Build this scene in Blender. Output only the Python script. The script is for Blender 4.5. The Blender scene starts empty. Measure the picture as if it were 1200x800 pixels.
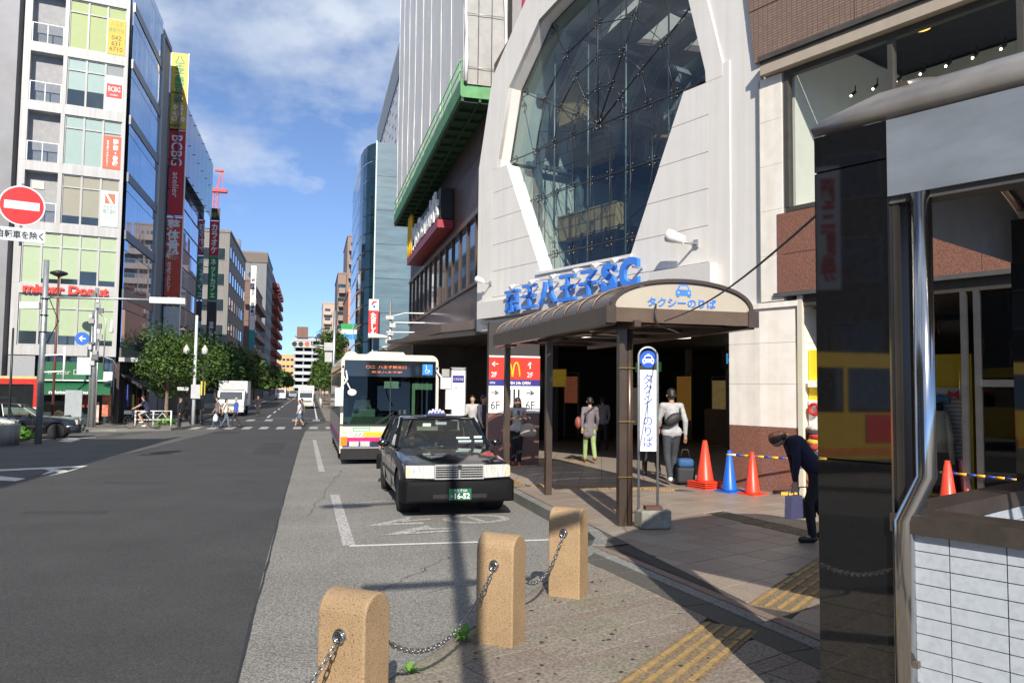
import bpy, bmesh, math, random
from mathutils import Vector as V, Matrix
R = math.radians
random.seed(7)
S = bpy.context.scene
COL = S.collection

# ---------------------------------------------------------------- camera
EYE = V((0, 0, 1.92)); YAW, PITCH, ROLL = R(14.4), R(3.44), R(0.65)
fw = V((math.sin(YAW)*math.cos(PITCH), math.cos(YAW)*math.cos(PITCH), math.sin(PITCH)))
r0 = V((math.cos(YAW), -math.sin(YAW), 0)); u0 = r0.cross(fw)
rt = r0*math.cos(ROLL) + u0*math.sin(ROLL); up = -r0*math.sin(ROLL) + u0*math.cos(ROLL)
cd = bpy.data.cameras.new('camera'); cam = bpy.data.objects.new('camera', cd); COL.objects.link(cam)
cam.matrix_world = Matrix(((rt.x, up.x, -fw.x, EYE.x), (rt.y, up.y, -fw.y, EYE.y), (rt.z, up.z, -fw.z, EYE.z), (0, 0, 0, 1)))
cd.sensor_width = 36; cd.lens = 27.45; cd.clip_start = 0.05; cd.clip_end = 4000
S.camera = cam

# ---------------------------------------------------------------- sky, sun, exposure
SUN_AZ, SUN_EL = R(189), R(32.0)          # where the sun stands, clockwise from +Y
w = bpy.data.worlds.new('World'); S.world = w; w.use_nodes = True
nt = w.node_tree; N = nt.nodes; L = nt.links
bg = N['Background']
sky = N.new('ShaderNodeTexSky'); sky.sky_type = 'NISHITA'; sky.sun_disc = False
sky.sun_elevation = SUN_EL; sky.sun_rotation = SUN_AZ
sky.air_density = 0.6; sky.dust_density = 0.0; sky.ozone_density = 3.5
hs = N.new('ShaderNodeHueSaturation'); hs.inputs['Saturation'].default_value = 0.97; hs.inputs['Value'].default_value = 1.5; L.new(sky.outputs[0], hs.inputs['Color'])
tc = N.new('ShaderNodeTexCoord')
sep = N.new('ShaderNodeSeparateXYZ'); L.new(tc.outputs['Generated'], sep.inputs[0])
def wm(op, a, b=None):
    n = N.new('ShaderNodeMath'); n.operation = op
    for i, q in enumerate((a, b)):
        if q is None: continue
        if isinstance(q, (int, float)): n.inputs[i].default_value = q
        else: L.new(q, n.inputs[i])
    return n.outputs[0]
lift = N.new('ShaderNodeCombineXYZ'); L.new(sep.outputs['X'], lift.inputs[0]); L.new(sep.outputs['Y'], lift.inputs[1])
L.new(wm('ADD', wm('MULTIPLY', wm('MAXIMUM', sep.outputs['Z'], 0.0), 0.92), 0.085), lift.inputs[2]); L.new(lift.outputs[0], sky.inputs['Vector'])
den = wm('ADD', wm('MAXIMUM', sep.outputs['Z'], 0.02), 0.30)       # project onto a cloud layer overhead
cx = wm('DIVIDE', sep.outputs['X'], den); cy = wm('DIVIDE', sep.outputs['Y'], den)
cmb = N.new('ShaderNodeCombineXYZ'); L.new(cx, cmb.inputs[0]); L.new(cy, cmb.inputs[1]); cmb.inputs[2].default_value = 0.65
mp = N.new('ShaderNodeMapping'); L.new(cmb.outputs[0], mp.inputs[0]); mp.inputs['Location'].default_value = (3.7, 1.3, 0)
n1 = N.new('ShaderNodeTexNoise'); L.new(mp.outputs[0], n1.inputs['Vector'])
n1.inputs['Scale'].default_value = 3.0; n1.inputs['Detail'].default_value = 9; n1.inputs['Roughness'].default_value = 0.56
cr = N.new('ShaderNodeValToRGB'); L.new(n1.outputs['Fac'], cr.inputs[0])
cr.color_ramp.elements[0].position = 0.47; cr.color_ramp.elements[0].color = (0, 0, 0, 1)
cr.color_ramp.elements[1].position = 0.66; cr.color_ramp.elements[1].color = (1, 1, 1, 1)
n2 = N.new('ShaderNodeTexNoise'); L.new(mp.outputs[0], n2.inputs['Vector'])
n2.inputs['Scale'].default_value = 2.6; n2.inputs['Detail'].default_value = 6
cr2 = N.new('ShaderNodeValToRGB'); L.new(n2.outputs['Fac'], cr2.inputs[0])
cr2.color_ramp.elements[0].position = 0.35; cr2.color_ramp.elements[0].color = (3.4, 4.2, 5.7, 1)
cr2.color_ramp.elements[1].position = 0.65; cr2.color_ramp.elements[1].color = (6.2, 6.7, 7.4, 1)
mx = N.new('ShaderNodeMix'); mx.data_type = 'RGBA'
msk = N.new('ShaderNodeMapRange'); msk.inputs[1].default_value = 0.22; msk.inputs[2].default_value = 0.31; msk.interpolation_type = 'SMOOTHSTEP'
msk.inputs[3].default_value = -0.13; msk.inputs[4].default_value = 0.09; L.new(sep.outputs['Z'], msk.inputs[0]); L.new(wm('ADD', n1.outputs['Fac'], msk.outputs[0]), cr.inputs[0])
L.new(wm('MULTIPLY', cr.outputs[0], 0.85), mx.inputs[0]); L.new(hs.outputs[0], mx.inputs[6]); L.new(cr2.outputs[0], mx.inputs[7])
L.new(mx.outputs[2], bg.inputs['Color']); bg.inputs['Strength'].default_value = 0.10
sd = bpy.data.lights.new('sun', 'SUN'); sd.energy = 4.9; sd.angle = R(0.5); sd.color = (1.0, 0.92, 0.80)
sun = bpy.data.objects.new('sun', sd); COL.objects.link(sun)
sdir = V((math.sin(SUN_AZ)*math.cos(SUN_EL), math.cos(SUN_AZ)*math.cos(SUN_EL), math.sin(SUN_EL)))
sun.rotation_euler = sdir.to_track_quat('Z', 'Y').to_euler()
S.view_settings.view_transform = 'Standard'; S.view_settings.look = 'None'
S.view_settings.exposure = 0.45; S.view_settings.gamma = 1.0; S.view_settings.use_curve_mapping = False

# ---------------------------------------------------------------- materials (all procedural)
_M = {}
def mat(name, col, rough=0.6, metal=0.0, var=0.12, scale=4.0, bump=0.0, spec=0.5, detail=6, emit=0.0, streak=0.0, coat=0.0, bscale=None, alpha=None, stretch=None):
    if name in _M: return _M[name]
    m = bpy.data.materials.new(name); m.use_nodes = True; t = m.node_tree; n = t.nodes; l = t.links
    b = n['Principled BSDF']; b.inputs['Roughness'].default_value = rough; b.inputs['Metallic'].default_value = metal
    b.inputs['Specular IOR Level'].default_value = spec; b.inputs['Coat Weight'].default_value = coat
    c = (*col, 1) if len(col) == 3 else col
    b.inputs['Base Color'].default_value = c
    co = n.new('ShaderNodeTexCoord'); src = co.outputs['Object']
    if stretch:
        ma = n.new('ShaderNodeMapping'); ma.inputs['Scale'].default_value = stretch; l.new(src, ma.inputs[0]); src = ma.outputs[0]
    if var > 0:
        no = n.new('ShaderNodeTexNoise'); no.inputs['Scale'].default_value = scale; no.inputs['Detail'].default_value = detail
        no.inputs['Roughness'].default_value = 0.6; l.new(src, no.inputs['Vector'])
        rp = n.new('ShaderNodeValToRGB'); l.new(no.outputs['Fac'], rp.inputs[0])
        rp.color_ramp.elements[0].position = 0.3; rp.color_ramp.elements[1].position = 0.7
        rp.color_ramp.elements[0].color = tuple(x*(1-var) for x in c[:3]) + (1,)
        rp.color_ramp.elements[1].color = tuple(min(1, x*(1+var)) for x in c[:3]) + (1,)
        out = rp.outputs[0]
        if streak > 0:
            m2 = n.new('ShaderNodeMapping'); m2.inputs['Scale'].default_value = (3, 3, 0.12); l.new(co.outputs['Object'], m2.inputs[0])
            s2 = n.new('ShaderNodeTexNoise'); s2.inputs['Scale'].default_value = 2.0; s2.inputs['Detail'].default_value = 5; l.new(m2.outputs[0], s2.inputs['Vector'])
            r2 = n.new('ShaderNodeValToRGB'); l.new(s2.outputs['Fac'], r2.inputs[0]); r2.color_ramp.elements[0].position = 0.35; r2.color_ramp.elements[1].position = 0.62
            k = 1 - streak; r2.color_ramp.elements[0].color = (k, k*0.98, k*0.94, 1); r2.color_ramp.elements[1].color = (1, 1, 1, 1)
            mm = n.new('ShaderNodeMix'); mm.data_type = 'RGBA'; mm.blend_type = 'MULTIPLY'; mm.inputs[0].default_value = 1
            l.new(out, mm.inputs[6]); l.new(r2.outputs[0], mm.inputs[7]); out = mm.outputs[2]
        l.new(out, b.inputs['Base Color'])
    if bump > 0:
        nb = n.new('ShaderNodeTexNoise'); nb.inputs['Scale'].default_value = bscale or scale*6; nb.inputs['Detail'].default_value = 5; l.new(src, nb.inputs['Vector'])
        bp = n.new('ShaderNodeBump'); bp.inputs['Strength'].default_value = bump; bp.inputs['Distance'].default_value = 0.02
        l.new(nb.outputs['Fac'], bp.inputs['Height']); l.new(bp.outputs[0], b.inputs['Normal'])
    if emit > 0:
        b.inputs['Emission Color'].default_value = c; b.inputs['Emission Strength'].default_value = emit
    _M[name] = m; return m
def speck(name, base, dots, rough=0.7, scale=60, pos=(0.45, 0.55), bump=0.15, var2=0.15):
    """stone or asphalt: fine two-colour grain over slow patches"""
    if name in _M: return _M[name]
    m = bpy.data.materials.new(name); m.use_nodes = True; t = m.node_tree; n = t.nodes; l = t.links; b = n['Principled BSDF']
    b.inputs['Roughness'].default_value = rough
    co = n.new('ShaderNodeTexCoord'); ge = n.new('ShaderNodeNewGeometry')
    no = n.new('ShaderNodeTexNoise'); no.inputs['Scale'].default_value = scale; no.inputs['Detail'].default_value = 3; l.new(ge.outputs['Position'], no.inputs['Vector'])
    rp = n.new('ShaderNodeValToRGB'); l.new(no.outputs['Fac'], rp.inputs[0]); rp.color_ramp.elements[0].position = pos[0]; rp.color_ramp.elements[1].position = pos[1]
    rp.color_ramp.elements[0].color = (*dots, 1); rp.color_ramp.elements[1].color = (*base, 1)
    n3 = n.new('ShaderNodeTexNoise'); n3.inputs['Scale'].default_value = 0.7; n3.inputs['Detail'].default_value = 8; n3.inputs['Roughness'].default_value = 0.65; l.new(ge.outputs['Position'], n3.inputs['Vector'])
    r3 = n.new('ShaderNodeValToRGB'); l.new(n3.outputs['Fac'], r3.inputs[0]); r3.color_ramp.elements[0].position = 0.3; r3.color_ramp.elements[1].position = 0.7
    k = 1-var2; r3.color_ramp.elements[0].color = (k, k, k, 1); r3.color_ramp.elements[1].color = (1, 1, 1, 1)
    mm = n.new('ShaderNodeMix'); mm.data_type = 'RGBA'; mm.blend_type = 'MULTIPLY'; mm.inputs[0].default_value = 1
    l.new(rp.outputs[0], mm.inputs[6]); l.new(r3.outputs[0], mm.inputs[7]); l.new(mm.outputs[2], b.inputs['Base Color'])
    bp = n.new('ShaderNodeBump'); bp.inputs['Strength'].default_value = bump; bp.inputs['Distance'].default_value = 0.01; l.new(no.outputs['Fac'], bp.inputs['Height']); l.new(bp.outputs[0], b.inputs['Normal'])
    _M[name] = m; return m
def glass(name, tint=(0.8, 0.9, 0.9), trans=0.75, rough=0.01, refl=1.0):
    """thin pane: see-through with a fresnel reflection"""
    if name in _M: return _M[name]
    m = bpy.data.materials.new(name); m.use_nodes = True; t = m.node_tree; n = t.nodes; l = t.links
    n.remove(n['Principled BSDF']); o = n['Material Output']
    tr = n.new('ShaderNodeBsdfTransparent'); tr.inputs[0].default_value = tuple(x*trans for x in tint) + (1,)
    gl = n.new('ShaderNodeBsdfGlossy'); gl.inputs['Roughness'].default_value = rough; gl.inputs[0].default_value = (refl, refl, refl, 1)
    lw = n.new('ShaderNodeLayerWeight'); lw.inputs[0].default_value = .5      # facing is the same on both sides of a thin pane
    pw = n.new('ShaderNodeMath'); pw.operation = 'POWER'; pw.inputs[1].default_value = 4.0; l.new(lw.outputs['Facing'], pw.inputs[0])
    fr = n.new('ShaderNodeMath'); fr.operation = 'MULTIPLY_ADD'; fr.inputs[1].default_value = .85; fr.inputs[2].default_value = .07; l.new(pw.outputs[0], fr.inputs[0])
    ms = n.new('ShaderNodeMixShader'); l.new(fr.outputs[0], ms.inputs[0]); l.new(tr.outputs[0], ms.inputs[1]); l.new(gl.outputs[0], ms.inputs[2]); l.new(ms.outputs[0], o.inputs[0])
    _M[name] = m; return m
WHITE = mat('white_paint', (0.78, 0.78, 0.77), 0.45, var=0.05)
BLACK = mat('black_plastic', (0.018, 0.018, 0.02), 0.45, var=0.2)
DARK = mat('dark_recess', (0.012, 0.012, 0.013), 0.8, var=0.2)
STEEL = mat('galvanised_steel', (0.42, 0.44, 0.46), 0.4, 0.7, var=0.15, scale=9)
CHROME = mat('polished_steel', (0.50, 0.50, 0.50), 0.14, 1.0, var=0.05)
BROWN = mat('brown_anodised', (0.075, 0.052, 0.042), 0.35, 0.3, var=0.15, scale=8)
PANE = mat('building_glass', (0.03, 0.045, 0.055), 0.04, 0.0, var=0.5, scale=0.35, spec=1.0)
BLUEPANE = mat('blue_glass', (0.10, 0.16, 0.24), 0.05, 0.45, var=0.35, scale=0.3, spec=1.0)
ROOFGREY = mat('roof_grey', (0.2, 0.2, 0.2), 0.8)
CONC = mat('concrete', (0.33, 0.32, 0.30), 0.85, var=0.18, scale=1.5, bump=0.2, streak=0.25)

# ---------------------------------------------------------------- mesh helpers
class MB:
    def __init__(s): s.v = []; s.f = []; s.m = []; s.M = None; s.sm = []
    def add(s, vs, fs, m=0, sm=False):
        o = len(s.v)
        for p in vs: s.v.append(tuple(s.M @ V(p)) if s.M else tuple(p))
        for f in fs: s.f.append([i+o for i in f]); s.m.append(m); s.sm.append(sm)
        return s
    def box(s, x0, x1, y0, y1, z0, z1, m=0):
        return s.add([(x0,y0,z0),(x1,y0,z0),(x1,y1,z0),(x0,y1,z0),(x0,y0,z1),(x1,y0,z1),(x1,y1,z1),(x0,y1,z1)],
                     [(0,3,2,1),(4,5,6,7),(0,1,5,4),(1,2,6,5),(2,3,7,6),(3,0,4,7)], m)
    def prism(s, poly, z0, z1, m=0, ax='z', sm=False):
        """poly extruded: ax z -> (x,y) poly, ax y -> (x,z) poly between y=z0..z1, ax x -> (y,z) poly"""
        n = len(poly)
        f = {'z': lambda a, b, c: (a, b, c), 'y': lambda a, b, c: (a, c, b), 'x': lambda a, b, c: (c, a, b)}[ax]
        vs = [f(a, b, z0) for a, b in poly] + [f(a, b, z1) for a, b in poly]
        s.add(vs, [tuple(range(n))[::-1], tuple(range(n, 2*n))], m)
        o = len(s.v)-2*n
        for i in range(n): s.f.append([o+i, o+(i+1) % n, o+n+(i+1) % n, o+n+i]); s.m.append(m); s.sm.append(sm)
        return s
    def tube(s, pts, r, n=8, m=0, sm=True, cap=True):
        pts = [V(p) for p in pts]; rs = r if isinstance(r, (list, tuple)) else [r]*len(pts)
        o = []; vs = []; prev = None
        for i, p in enumerate(pts):
            d = (pts[min(i+1, len(pts)-1)] - pts[max(i-1, 0)]).normalized()
            if prev is None: a = V((0, 0, 1)) if abs(d.z) < 0.9 else V((1, 0, 0)); x = d.cross(a).normalized()
            else: x = (prev - d*prev.dot(d)).normalized()
            prev = x; y = d.cross(x)
            for k in range(n):
                t = 2*math.pi*k/n; vs.append(p + (x*math.cos(t) + y*math.sin(t))*rs[i])
        fs = [(i*n+k, i*n+(k+1) % n, (i+1)*n+(k+1) % n, (i+1)*n+k) for i in range(len(pts)-1) for k in range(n)]
        s.add(vs, fs, m, sm)
        if cap:
            b = len(s.v)-len(vs); s.f.append([b+k for k in range(n)][::-1]); s.m.append(m); s.sm.append(False)
            s.f.append([b+(len(pts)-1)*n+k for k in range(n)]); s.m.append(m); s.sm.append(False)
        return s
    def bar(s, p, q, wd, dp=None, m=0):
        """rectangular bar between two points"""
        p = V(p); q = V(q); d = (q-p).normalized(); a = V((0, 1, 0)) if abs(d.y) < 0.9 else V((1, 0, 0))
        x = d.cross(a).normalized()*wd/2; y = d.cross(x).normalized()*(dp or wd)/2
        return s.add([p-x-y, p+x-y, p+x+y, p-x+y, q-x-y, q+x-y, q+x+y, q-x+y], [(0,3,2,1),(4,5,6,7),(0,1,5,4),(1,2,6,5),(2,3,7,6),(3,0,4,7)], m)
    def lathe(s, prof, n=16, c=(0, 0), m=0, sm=True):
        vs = [(c[0]+r*math.cos(2*math.pi*k/n), c[1]+r*math.sin(2*math.pi*k/n), z) for r, z in prof for k in range(n)]
        fs = [(i*n+k, i*n+(k+1) % n, (i+1)*n+(k+1) % n, (i+1)*n+k) for i in range(len(prof)-1) for k in range(n)]
        s.add(vs, fs, m, sm)
        o = len(s.v)-len(vs)
        if prof[0][0] > 1e-4: s.f.append([o+k for k in range(n)][::-1]); s.m.append(m); s.sm.append(False)
        if prof[-1][0] > 1e-4: s.f.append([o+(len(prof)-1)*n+k for k in range(n)]); s.m.append(m); s.sm.append(False)
        return s
    def ball(s, c, r, n=10, m=0, sc=(1, 1, 1)):
        pr = [(max(1e-5, math.sin(math.pi*i/(n//2+1))), -math.cos(math.pi*i/(n//2+1))) for i in range(n//2+2)]
        vs = [(c[0]+a*r*sc[0]*math.cos(2*math.pi*k/n), c[1]+a*r*sc[1]*math.sin(2*math.pi*k/n), c[2]+b*r*sc[2]) for a, b in pr for k in range(n)]
        return s.add(vs, [(i*n+k, i*n+(k+1) % n, (i+1)*n+(k+1) % n, (i+1)*n+k) for i in range(len(pr)-1) for k in range(n)], m, True)
    def mesh(s, name, mats):
        me = bpy.data.meshes.new(name); me.from_pydata(s.v, [], s.f)
        for x in (mats if isinstance(mats, (list, tuple)) else [mats]): me.materials.append(x)
        me.polygons.foreach_set('material_index', s.m); me.polygons.foreach_set('use_smooth', s.sm); me.update()
        return me
    def obj(s, name, mats, parent=None, loc=None):
        o = bpy.data.objects.new(name, s.mesh(name, mats)); COL.objects.link(o); o.parent = parent
        if loc: o.location = loc
        return o
def inst(name, me, parent=None, loc=(0, 0, 0), rot=(0, 0, 0), sc=None):
    o = bpy.data.objects.new(name, me); COL.objects.link(o); o.parent = parent; o.location = loc; o.rotation_euler = rot
    if sc: o.scale = sc
    return o
def tag(o, label=None, cat=None, group=None, kind=None):
    if label: o['label'] = label
    if cat: o['category'] = cat
    if group: o['group'] = group
    if kind: o['kind'] = kind
    return o
def thing(name, label, cat, loc=(0, 0, 0), rz=0, group=None):
    o = bpy.data.objects.new(name, None); COL.objects.link(o); o.location = loc; o.rotation_euler = (0, 0, rz)
    o.empty_display_size = 0.2
    return tag(o, label, cat, group)
def az(a): return R(90-a)                      # local +x towards compass heading a (clockwise from +Y)
def dup(root, loc, rz=None, label=None, group=None):
    def cp(o, par):
        c = o.copy(); COL.objects.link(c); c.parent = par
        for k in KIDS(o): cp(k, c)
        return c
    kids = {}
    for o in bpy.data.objects:
        if o.parent: kids.setdefault(o.parent.name, []).append(o)
    KIDS = lambda o: kids.get(o.name, [])
    r = cp(root, None); r.location = loc
    if rz is not None: r.rotation_euler = (0, 0, rz)
    if label: r['label'] = label
    if group: r['group'] = group
    return r
def bake(mb, name, mats, mods, parent=None):
    """build, run modifiers, keep the result as a plain mesh"""
    o = mb.obj(name, mats); 
    for typ, kw in mods:
        md = o.modifiers.new(typ, typ)
        for k, v in kw.items(): setattr(md, k, v)
    dg = bpy.context.evaluated_depsgraph_get(); dg.update()
    me = bpy.data.meshes.new_from_object(o.evaluated_get(dg)); old = o.data
    o.modifiers.clear(); o.data = me; me.name = name
    if not me.materials:
        for x in (mats if isinstance(mats, (list, tuple)) else [mats]): me.materials.append(x)
    bpy.data.meshes.remove(old); o.parent = parent
    return o
_T = {}
def text_mesh(s, w_, h_, ext, align='C', bold=0.0):
    """lettering as geometry, fitted to w_ x h_, upright in the local xz plane facing -y"""
    c = bpy.data.curves.new('lettering', 'FONT'); c.body = s; c.size = 1; c.align_x = 'CENTER'; c.space_line = 0.92
    c.resolution_u = 3; c.offset = bold
    o = bpy.data.objects.new('lettering', c); me = bpy.data.meshes.new_from_object(o)
    bpy.data.objects.remove(o); bpy.data.curves.remove(c)
    xs = [v.co.x for v in me.vertices]; ys = [v.co.y for v in me.vertices]
    x0, x1, y0, y1 = min(xs), max(xs), min(ys), max(ys)
    bm = bmesh.new(); bm.from_mesh(me)
    bmesh.ops.remove_doubles(bm, verts=bm.verts, dist=0.0005)
    for v in bm.verts: v.co = V(((v.co.x-(x0+x1)/2)/(x1-x0)*w_, 0, (v.co.y-(y0+y1)/2)/(y1-y0)*h_))
    bm.normal_update()
    for f in bm.faces:
        if f.normal.y > 0: f.normal_flip()
    if ext > 0:
        r = bmesh.ops.extrude_face_region(bm, geom=list(bm.faces))
        for g in r['geom']:
            if isinstance(g, bmesh.types.BMVert): g.co.y -= ext
    for f in bm.faces: f.smooth = False
    for e in bm.edges: e.smooth = True
    bm.to_mesh(me); bm.free(); me.materials.clear()
    return me
def text(s, w_, h_, m, parent, loc, ext=0.004, rot=0, name='lettering', bold=0.0, vert=False, rz=0):
    if vert: s = '\n'.join(s.replace('ー', '丨'))
    key = (s, round(w_, 3), round(h_, 3), ext, bold)
    if key not in _T: _T[key] = text_mesh(s, w_, h_, ext, bold=bold)
    me = _T[key].copy(); me.materials.append(m)
    o = bpy.data.objects.new(name, me); COL.objects.link(o); o.parent = parent; o.location = loc; o.rotation_euler = (0, rot, rz)
    return o
def gz(y): return -0.015*min(32.0, max(0.0, y-15))      # the street falls gently away from the camera, then runs level
# ================================================================ GROUND
def G(px, py, h=0.0):
    """photo pixel (1200x800) -> the point of the ground seen there, h above road level"""
    d = fw + rt*((px-600)/915) - up*((py-400)/915); t = (h-EYE.z)/d.z
    for _ in range(60): t = 0.5*t + 0.5*((h+gz((EYE+d*t).y))-EYE.z)/d.z
    return EYE + d*t
def slab(name, poly, top, bot, m, parent=None, kind='structure'):
    bm = bmesh.new(); vs = [bm.verts.new((x, y, 0)) for x, y in poly]; bm.faces.new(vs)
    for yy in (15, 47): bmesh.ops.bisect_plane(bm, geom=bm.verts[:]+bm.edges[:]+bm.faces[:], plane_co=(0, yy, 0), plane_no=(0, 1, 0))
    bmesh.ops.recalc_face_normals(bm, faces=bm.faces[:])
    for f in bm.faces:
        if f.normal.z < 0: f.normal_flip()
    if bot is not None:
        r = bmesh.ops.extrude_face_region(bm, geom=bm.faces[:])
        tv = {g for g in r['geom'] if isinstance(g, bmesh.types.BMVert)}
        for v in bm.verts: v.co.z = gz(v.co.y) + (top if v in tv else bot)
    else:
        for v in bm.verts: v.co.z = gz(v.co.y) + top
    me = bpy.data.meshes.new(name); bm.normal_update(); bm.to_mesh(me); bm.free(); me.materials.append(m)
    o = bpy.data.objects.new(name, me); COL.objects.link(o); o.parent = parent
    if kind: o['kind'] = kind
    return o
ASPH = speck('worn_asphalt', (0.165, 0.162, 0.15), (0.055, 0.055, 0.052), 0.9, 55, (0.36, 0.62), 0.5, 0.28)
ASPHL = speck('pale_bay_asphalt', (0.34, 0.33, 0.305), (0.115, 0.112, 0.105), 0.9, 60, (0.36, 0.62), 0.6, 0.25)
ASPHD = speck('dark_road_asphalt', (0.082, 0.081, 0.080), (0.03, 0.03, 0.032), 0.8, 70, (0.36, 0.64), 0.5, 0.32)
PAINT = speck('road_paint', (0.72, 0.71, 0.68), (0.42, 0.41, 0.39), 0.7, 22, (0.3, 0.42), 0.1, 0.12)
WPAINT = speck('worn_road_paint', (0.55, 0.54, 0.52), (0.24, 0.235, 0.225), 0.7, 30, (0.4, 0.56), 0.1, 0.2)
ground = slab('ground', [(-700, -80), (700, -80), (700, 1900), (-700, 1900)], 0.0, None, ASPH)
road = slab('road', [(-7.2, -30), (-0.42, -30), (-0.42, 9), (-0.30, 33), (-0.1, 48), (1.0, 54), (1.0, 420), (-7.3, 420), (-7.3, 54), (-4.45, 44), (-5.35, 24), (-5.95, 16)], 0.004, None, ASPHD)
bay = slab('parking_bay', [(-0.42, -30), (3.6, -30), (3.6, 42), (-0.25, 42), (-0.30, 33), (-0.42, 9)], 0.004, None, ASPHL)
def mark(name, polys, m=PAINT, h=0.008):
    mb = MB()
    for q_, p in enumerate(polys):
        pts = [(a, b, gz(b)+h+(q_*.0005 if len(polys) < 12 else 0)) for a, b in p]; mb.add(pts, [tuple(range(len(p)))])
    me = mb.mesh(name, m); bm = bmesh.new(); bm.from_mesh(me); bmesh.ops.recalc_face_normals(bm, faces=bm.faces[:])
    for f in bm.faces:
        if f.normal.z < 0: f.normal_flip()
    bm.to_mesh(me); bm.free()
    o = bpy.data.objects.new(name, me); COL.objects.link(o); o['kind'] = 'structure'; return o
def line(p, q, wd, dash=None):
    p = V(p); q = V(q); d = (q-p); Ln = d.length; d.normalize(); n = V((-d.y, d.x))*wd/2; out = []
    t = 0
    while t < Ln-0.01:
        e = min(Ln, t+(dash[0] if dash else 3.0)); a = p+d*t; b = p+d*e
        out.append([tuple(a-n), tuple(b-n), tuple(b+n), tuple(a+n)]); t = e+(dash[1] if dash else 0)
    return out
mark('bay_line', line((0.50, 9.75), (0.46, 14.3), 0.15) + line((0.30, 18.7), (0.20, 33), 0.14), WPAINT)
mark('bay_end_line', line((0.50, 9.72), (3.1, 9.62), 0.075), PAINT)
mark('bay_cross_line', line((0.75, 13.2), (1.28, 13.45), 0.07) + line((0.5, 16.6), (2.6, 16.4), 0.05) + line((0.4, 20.1), (3.0, 19.9), 0.05), WPAINT)
# painted characters on the bay: two flattened strokes and a ring read from the far end
mark('painted_character', [[(0.80, 11.05), (1.50, 11.75), (1.45, 11.50), (1.12, 11.18)], [(0.80, 11.05), (1.60, 11.05), (1.60, 11.22), (0.98, 11.20)], [(1.30, 11.4), (1.75, 11.5), (1.75, 11.38), (1.30, 11.28)],
    [(0.92, 10.30), (1.62, 10.95), (1.64, 10.72), (1.20, 10.36)], [(0.92, 10.30), (1.95, 10.42), (1.95, 10.55), (1.10, 10.42)], [(1.25, 10.62), (1.42, 10.78), (1.95, 10.66), (1.9, 10.58)], ], WPAINT)
ring = []
for k in range(20):
    a, b = 2*math.pi*k/20, 2*math.pi*(k+1)/20
    ring.append([(2.40+0.50*math.cos(a), 11.35+0.38*math.sin(a)), (2.40+0.50*math.cos(b), 11.35+0.38*math.sin(b)), (2.40+0.36*math.cos(b), 11.35+0.25*math.sin(b)), (2.40+0.36*math.cos(a), 11.35+0.25*math.sin(a))])
mark('painted_ring', ring + line((2.46, 11.1), (2.30, 11.62), 0.1), WPAINT)
# hatched island on the left of the road
g2 = lambda *p: [tuple(G(a, b).xy) for a, b in p]
mark('traffic_island_marking', [g2((-80, 553.5), (103, 545.5), (96, 547.5), (-80, 556)), g2((103, 545.5), (96, 547.5), (-80, 593), (-80, 603)), g2((47, 549), (58, 548.5), (80, 551.5), (70, 554)), g2((-60, 560), (-10, 557), (30, 561), (18, 564)), g2((58, 552), (72, 551), (60, 554), (48, 557))])
mark('turning_arrow_marking', [g2((68, 517), (86, 513), (95, 515), (82, 518)), g2((66, 513.5), (112, 512.3), (112, 513.2), (66, 514.6))])
zeb = []
x = -6.3
while x < 1.6: zeb.append([(x, 44.6), (x+0.45, 44.6), (x+0.45, 47.8), (x, 47.8)]); x += 0.9
mark('zebra_crossing', zeb, WPAINT)
mark('stop_line', line((-3.1, 60), (0.9, 60), 0.3) + line((-7.2, 55), (0.9, 55), .12) + [[(x, 55.6), (x+.5, 55.6), (x+.5, 58.2), (x, 58.2)] for x in (-6.6, -5.4, -4.2, -3.0, -1.2, .2)], WPAINT)
mark('lane_line', line((-3.1, 62), (-3.1, 400), 0.13, (5, 5)) + line((-6.8, 56), (-6.8, 400), 0.12) + line((0.5, 56), (0.5, 400), 0.12))
mark('far_zebra_crossing', [[(x, 150), (x+.5, 150), (x+.5, 154), (x, 154)] for x in [-7+0.95*k for k in range(8)]])

PAVE = speck('paving_stone', (0.285, 0.25, 0.205), (0.16, 0.14, 0.115), 0.85, 45, (0.38, 0.6), 0.3, 0.12)
PAVE2 = speck('pink_paving_stone', (0.265, 0.22, 0.185), (0.155, 0.127, 0.108), 0.85, 45, (0.38, 0.6), 0.3, 0.12)
PAVE3 = speck('yellow_grey_paving_stone', (0.265, 0.24, 0.185), (0.15, 0.137, 0.105), 0.85, 45, (0.38, 0.6), 0.3, 0.12)
MORT = mat('paving_joint', (0.06, 0.052, 0.045), 0.95, var=0.3, scale=8)
PLZ = [speck('plaza_tile_%s' % n, c, tuple(x*.72 for x in c), 0.5, 40, (0.38, 0.6), 0.12, 0.12) for n, c in (('warm', (0.33, 0.275, 0.225)), ('rosy', (0.31, 0.25, 0.21)), ('sand', (0.36, 0.31, 0.26)))]
KERB = speck('kerb_stone', (0.30, 0.30, 0.28), (0.16, 0.16, 0.15), 0.8, 60, (0.4, 0.6), 0.3, 0.35)
TACT = mat('tactile_yellow', (0.34, 0.225, 0.085), 0.7, var=0.3, scale=14, bump=0.2)
TTILE = speck('tactile_base', (0.27, 0.20, 0.12), (0.16, 0.12, 0.075), .8, 50, (.38, .6), .2, .25)
TACTB = mat('tactile_tan', (0.27, 0.215, 0.14), 0.75, var=0.25, scale=12, bump=0.2)
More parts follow.
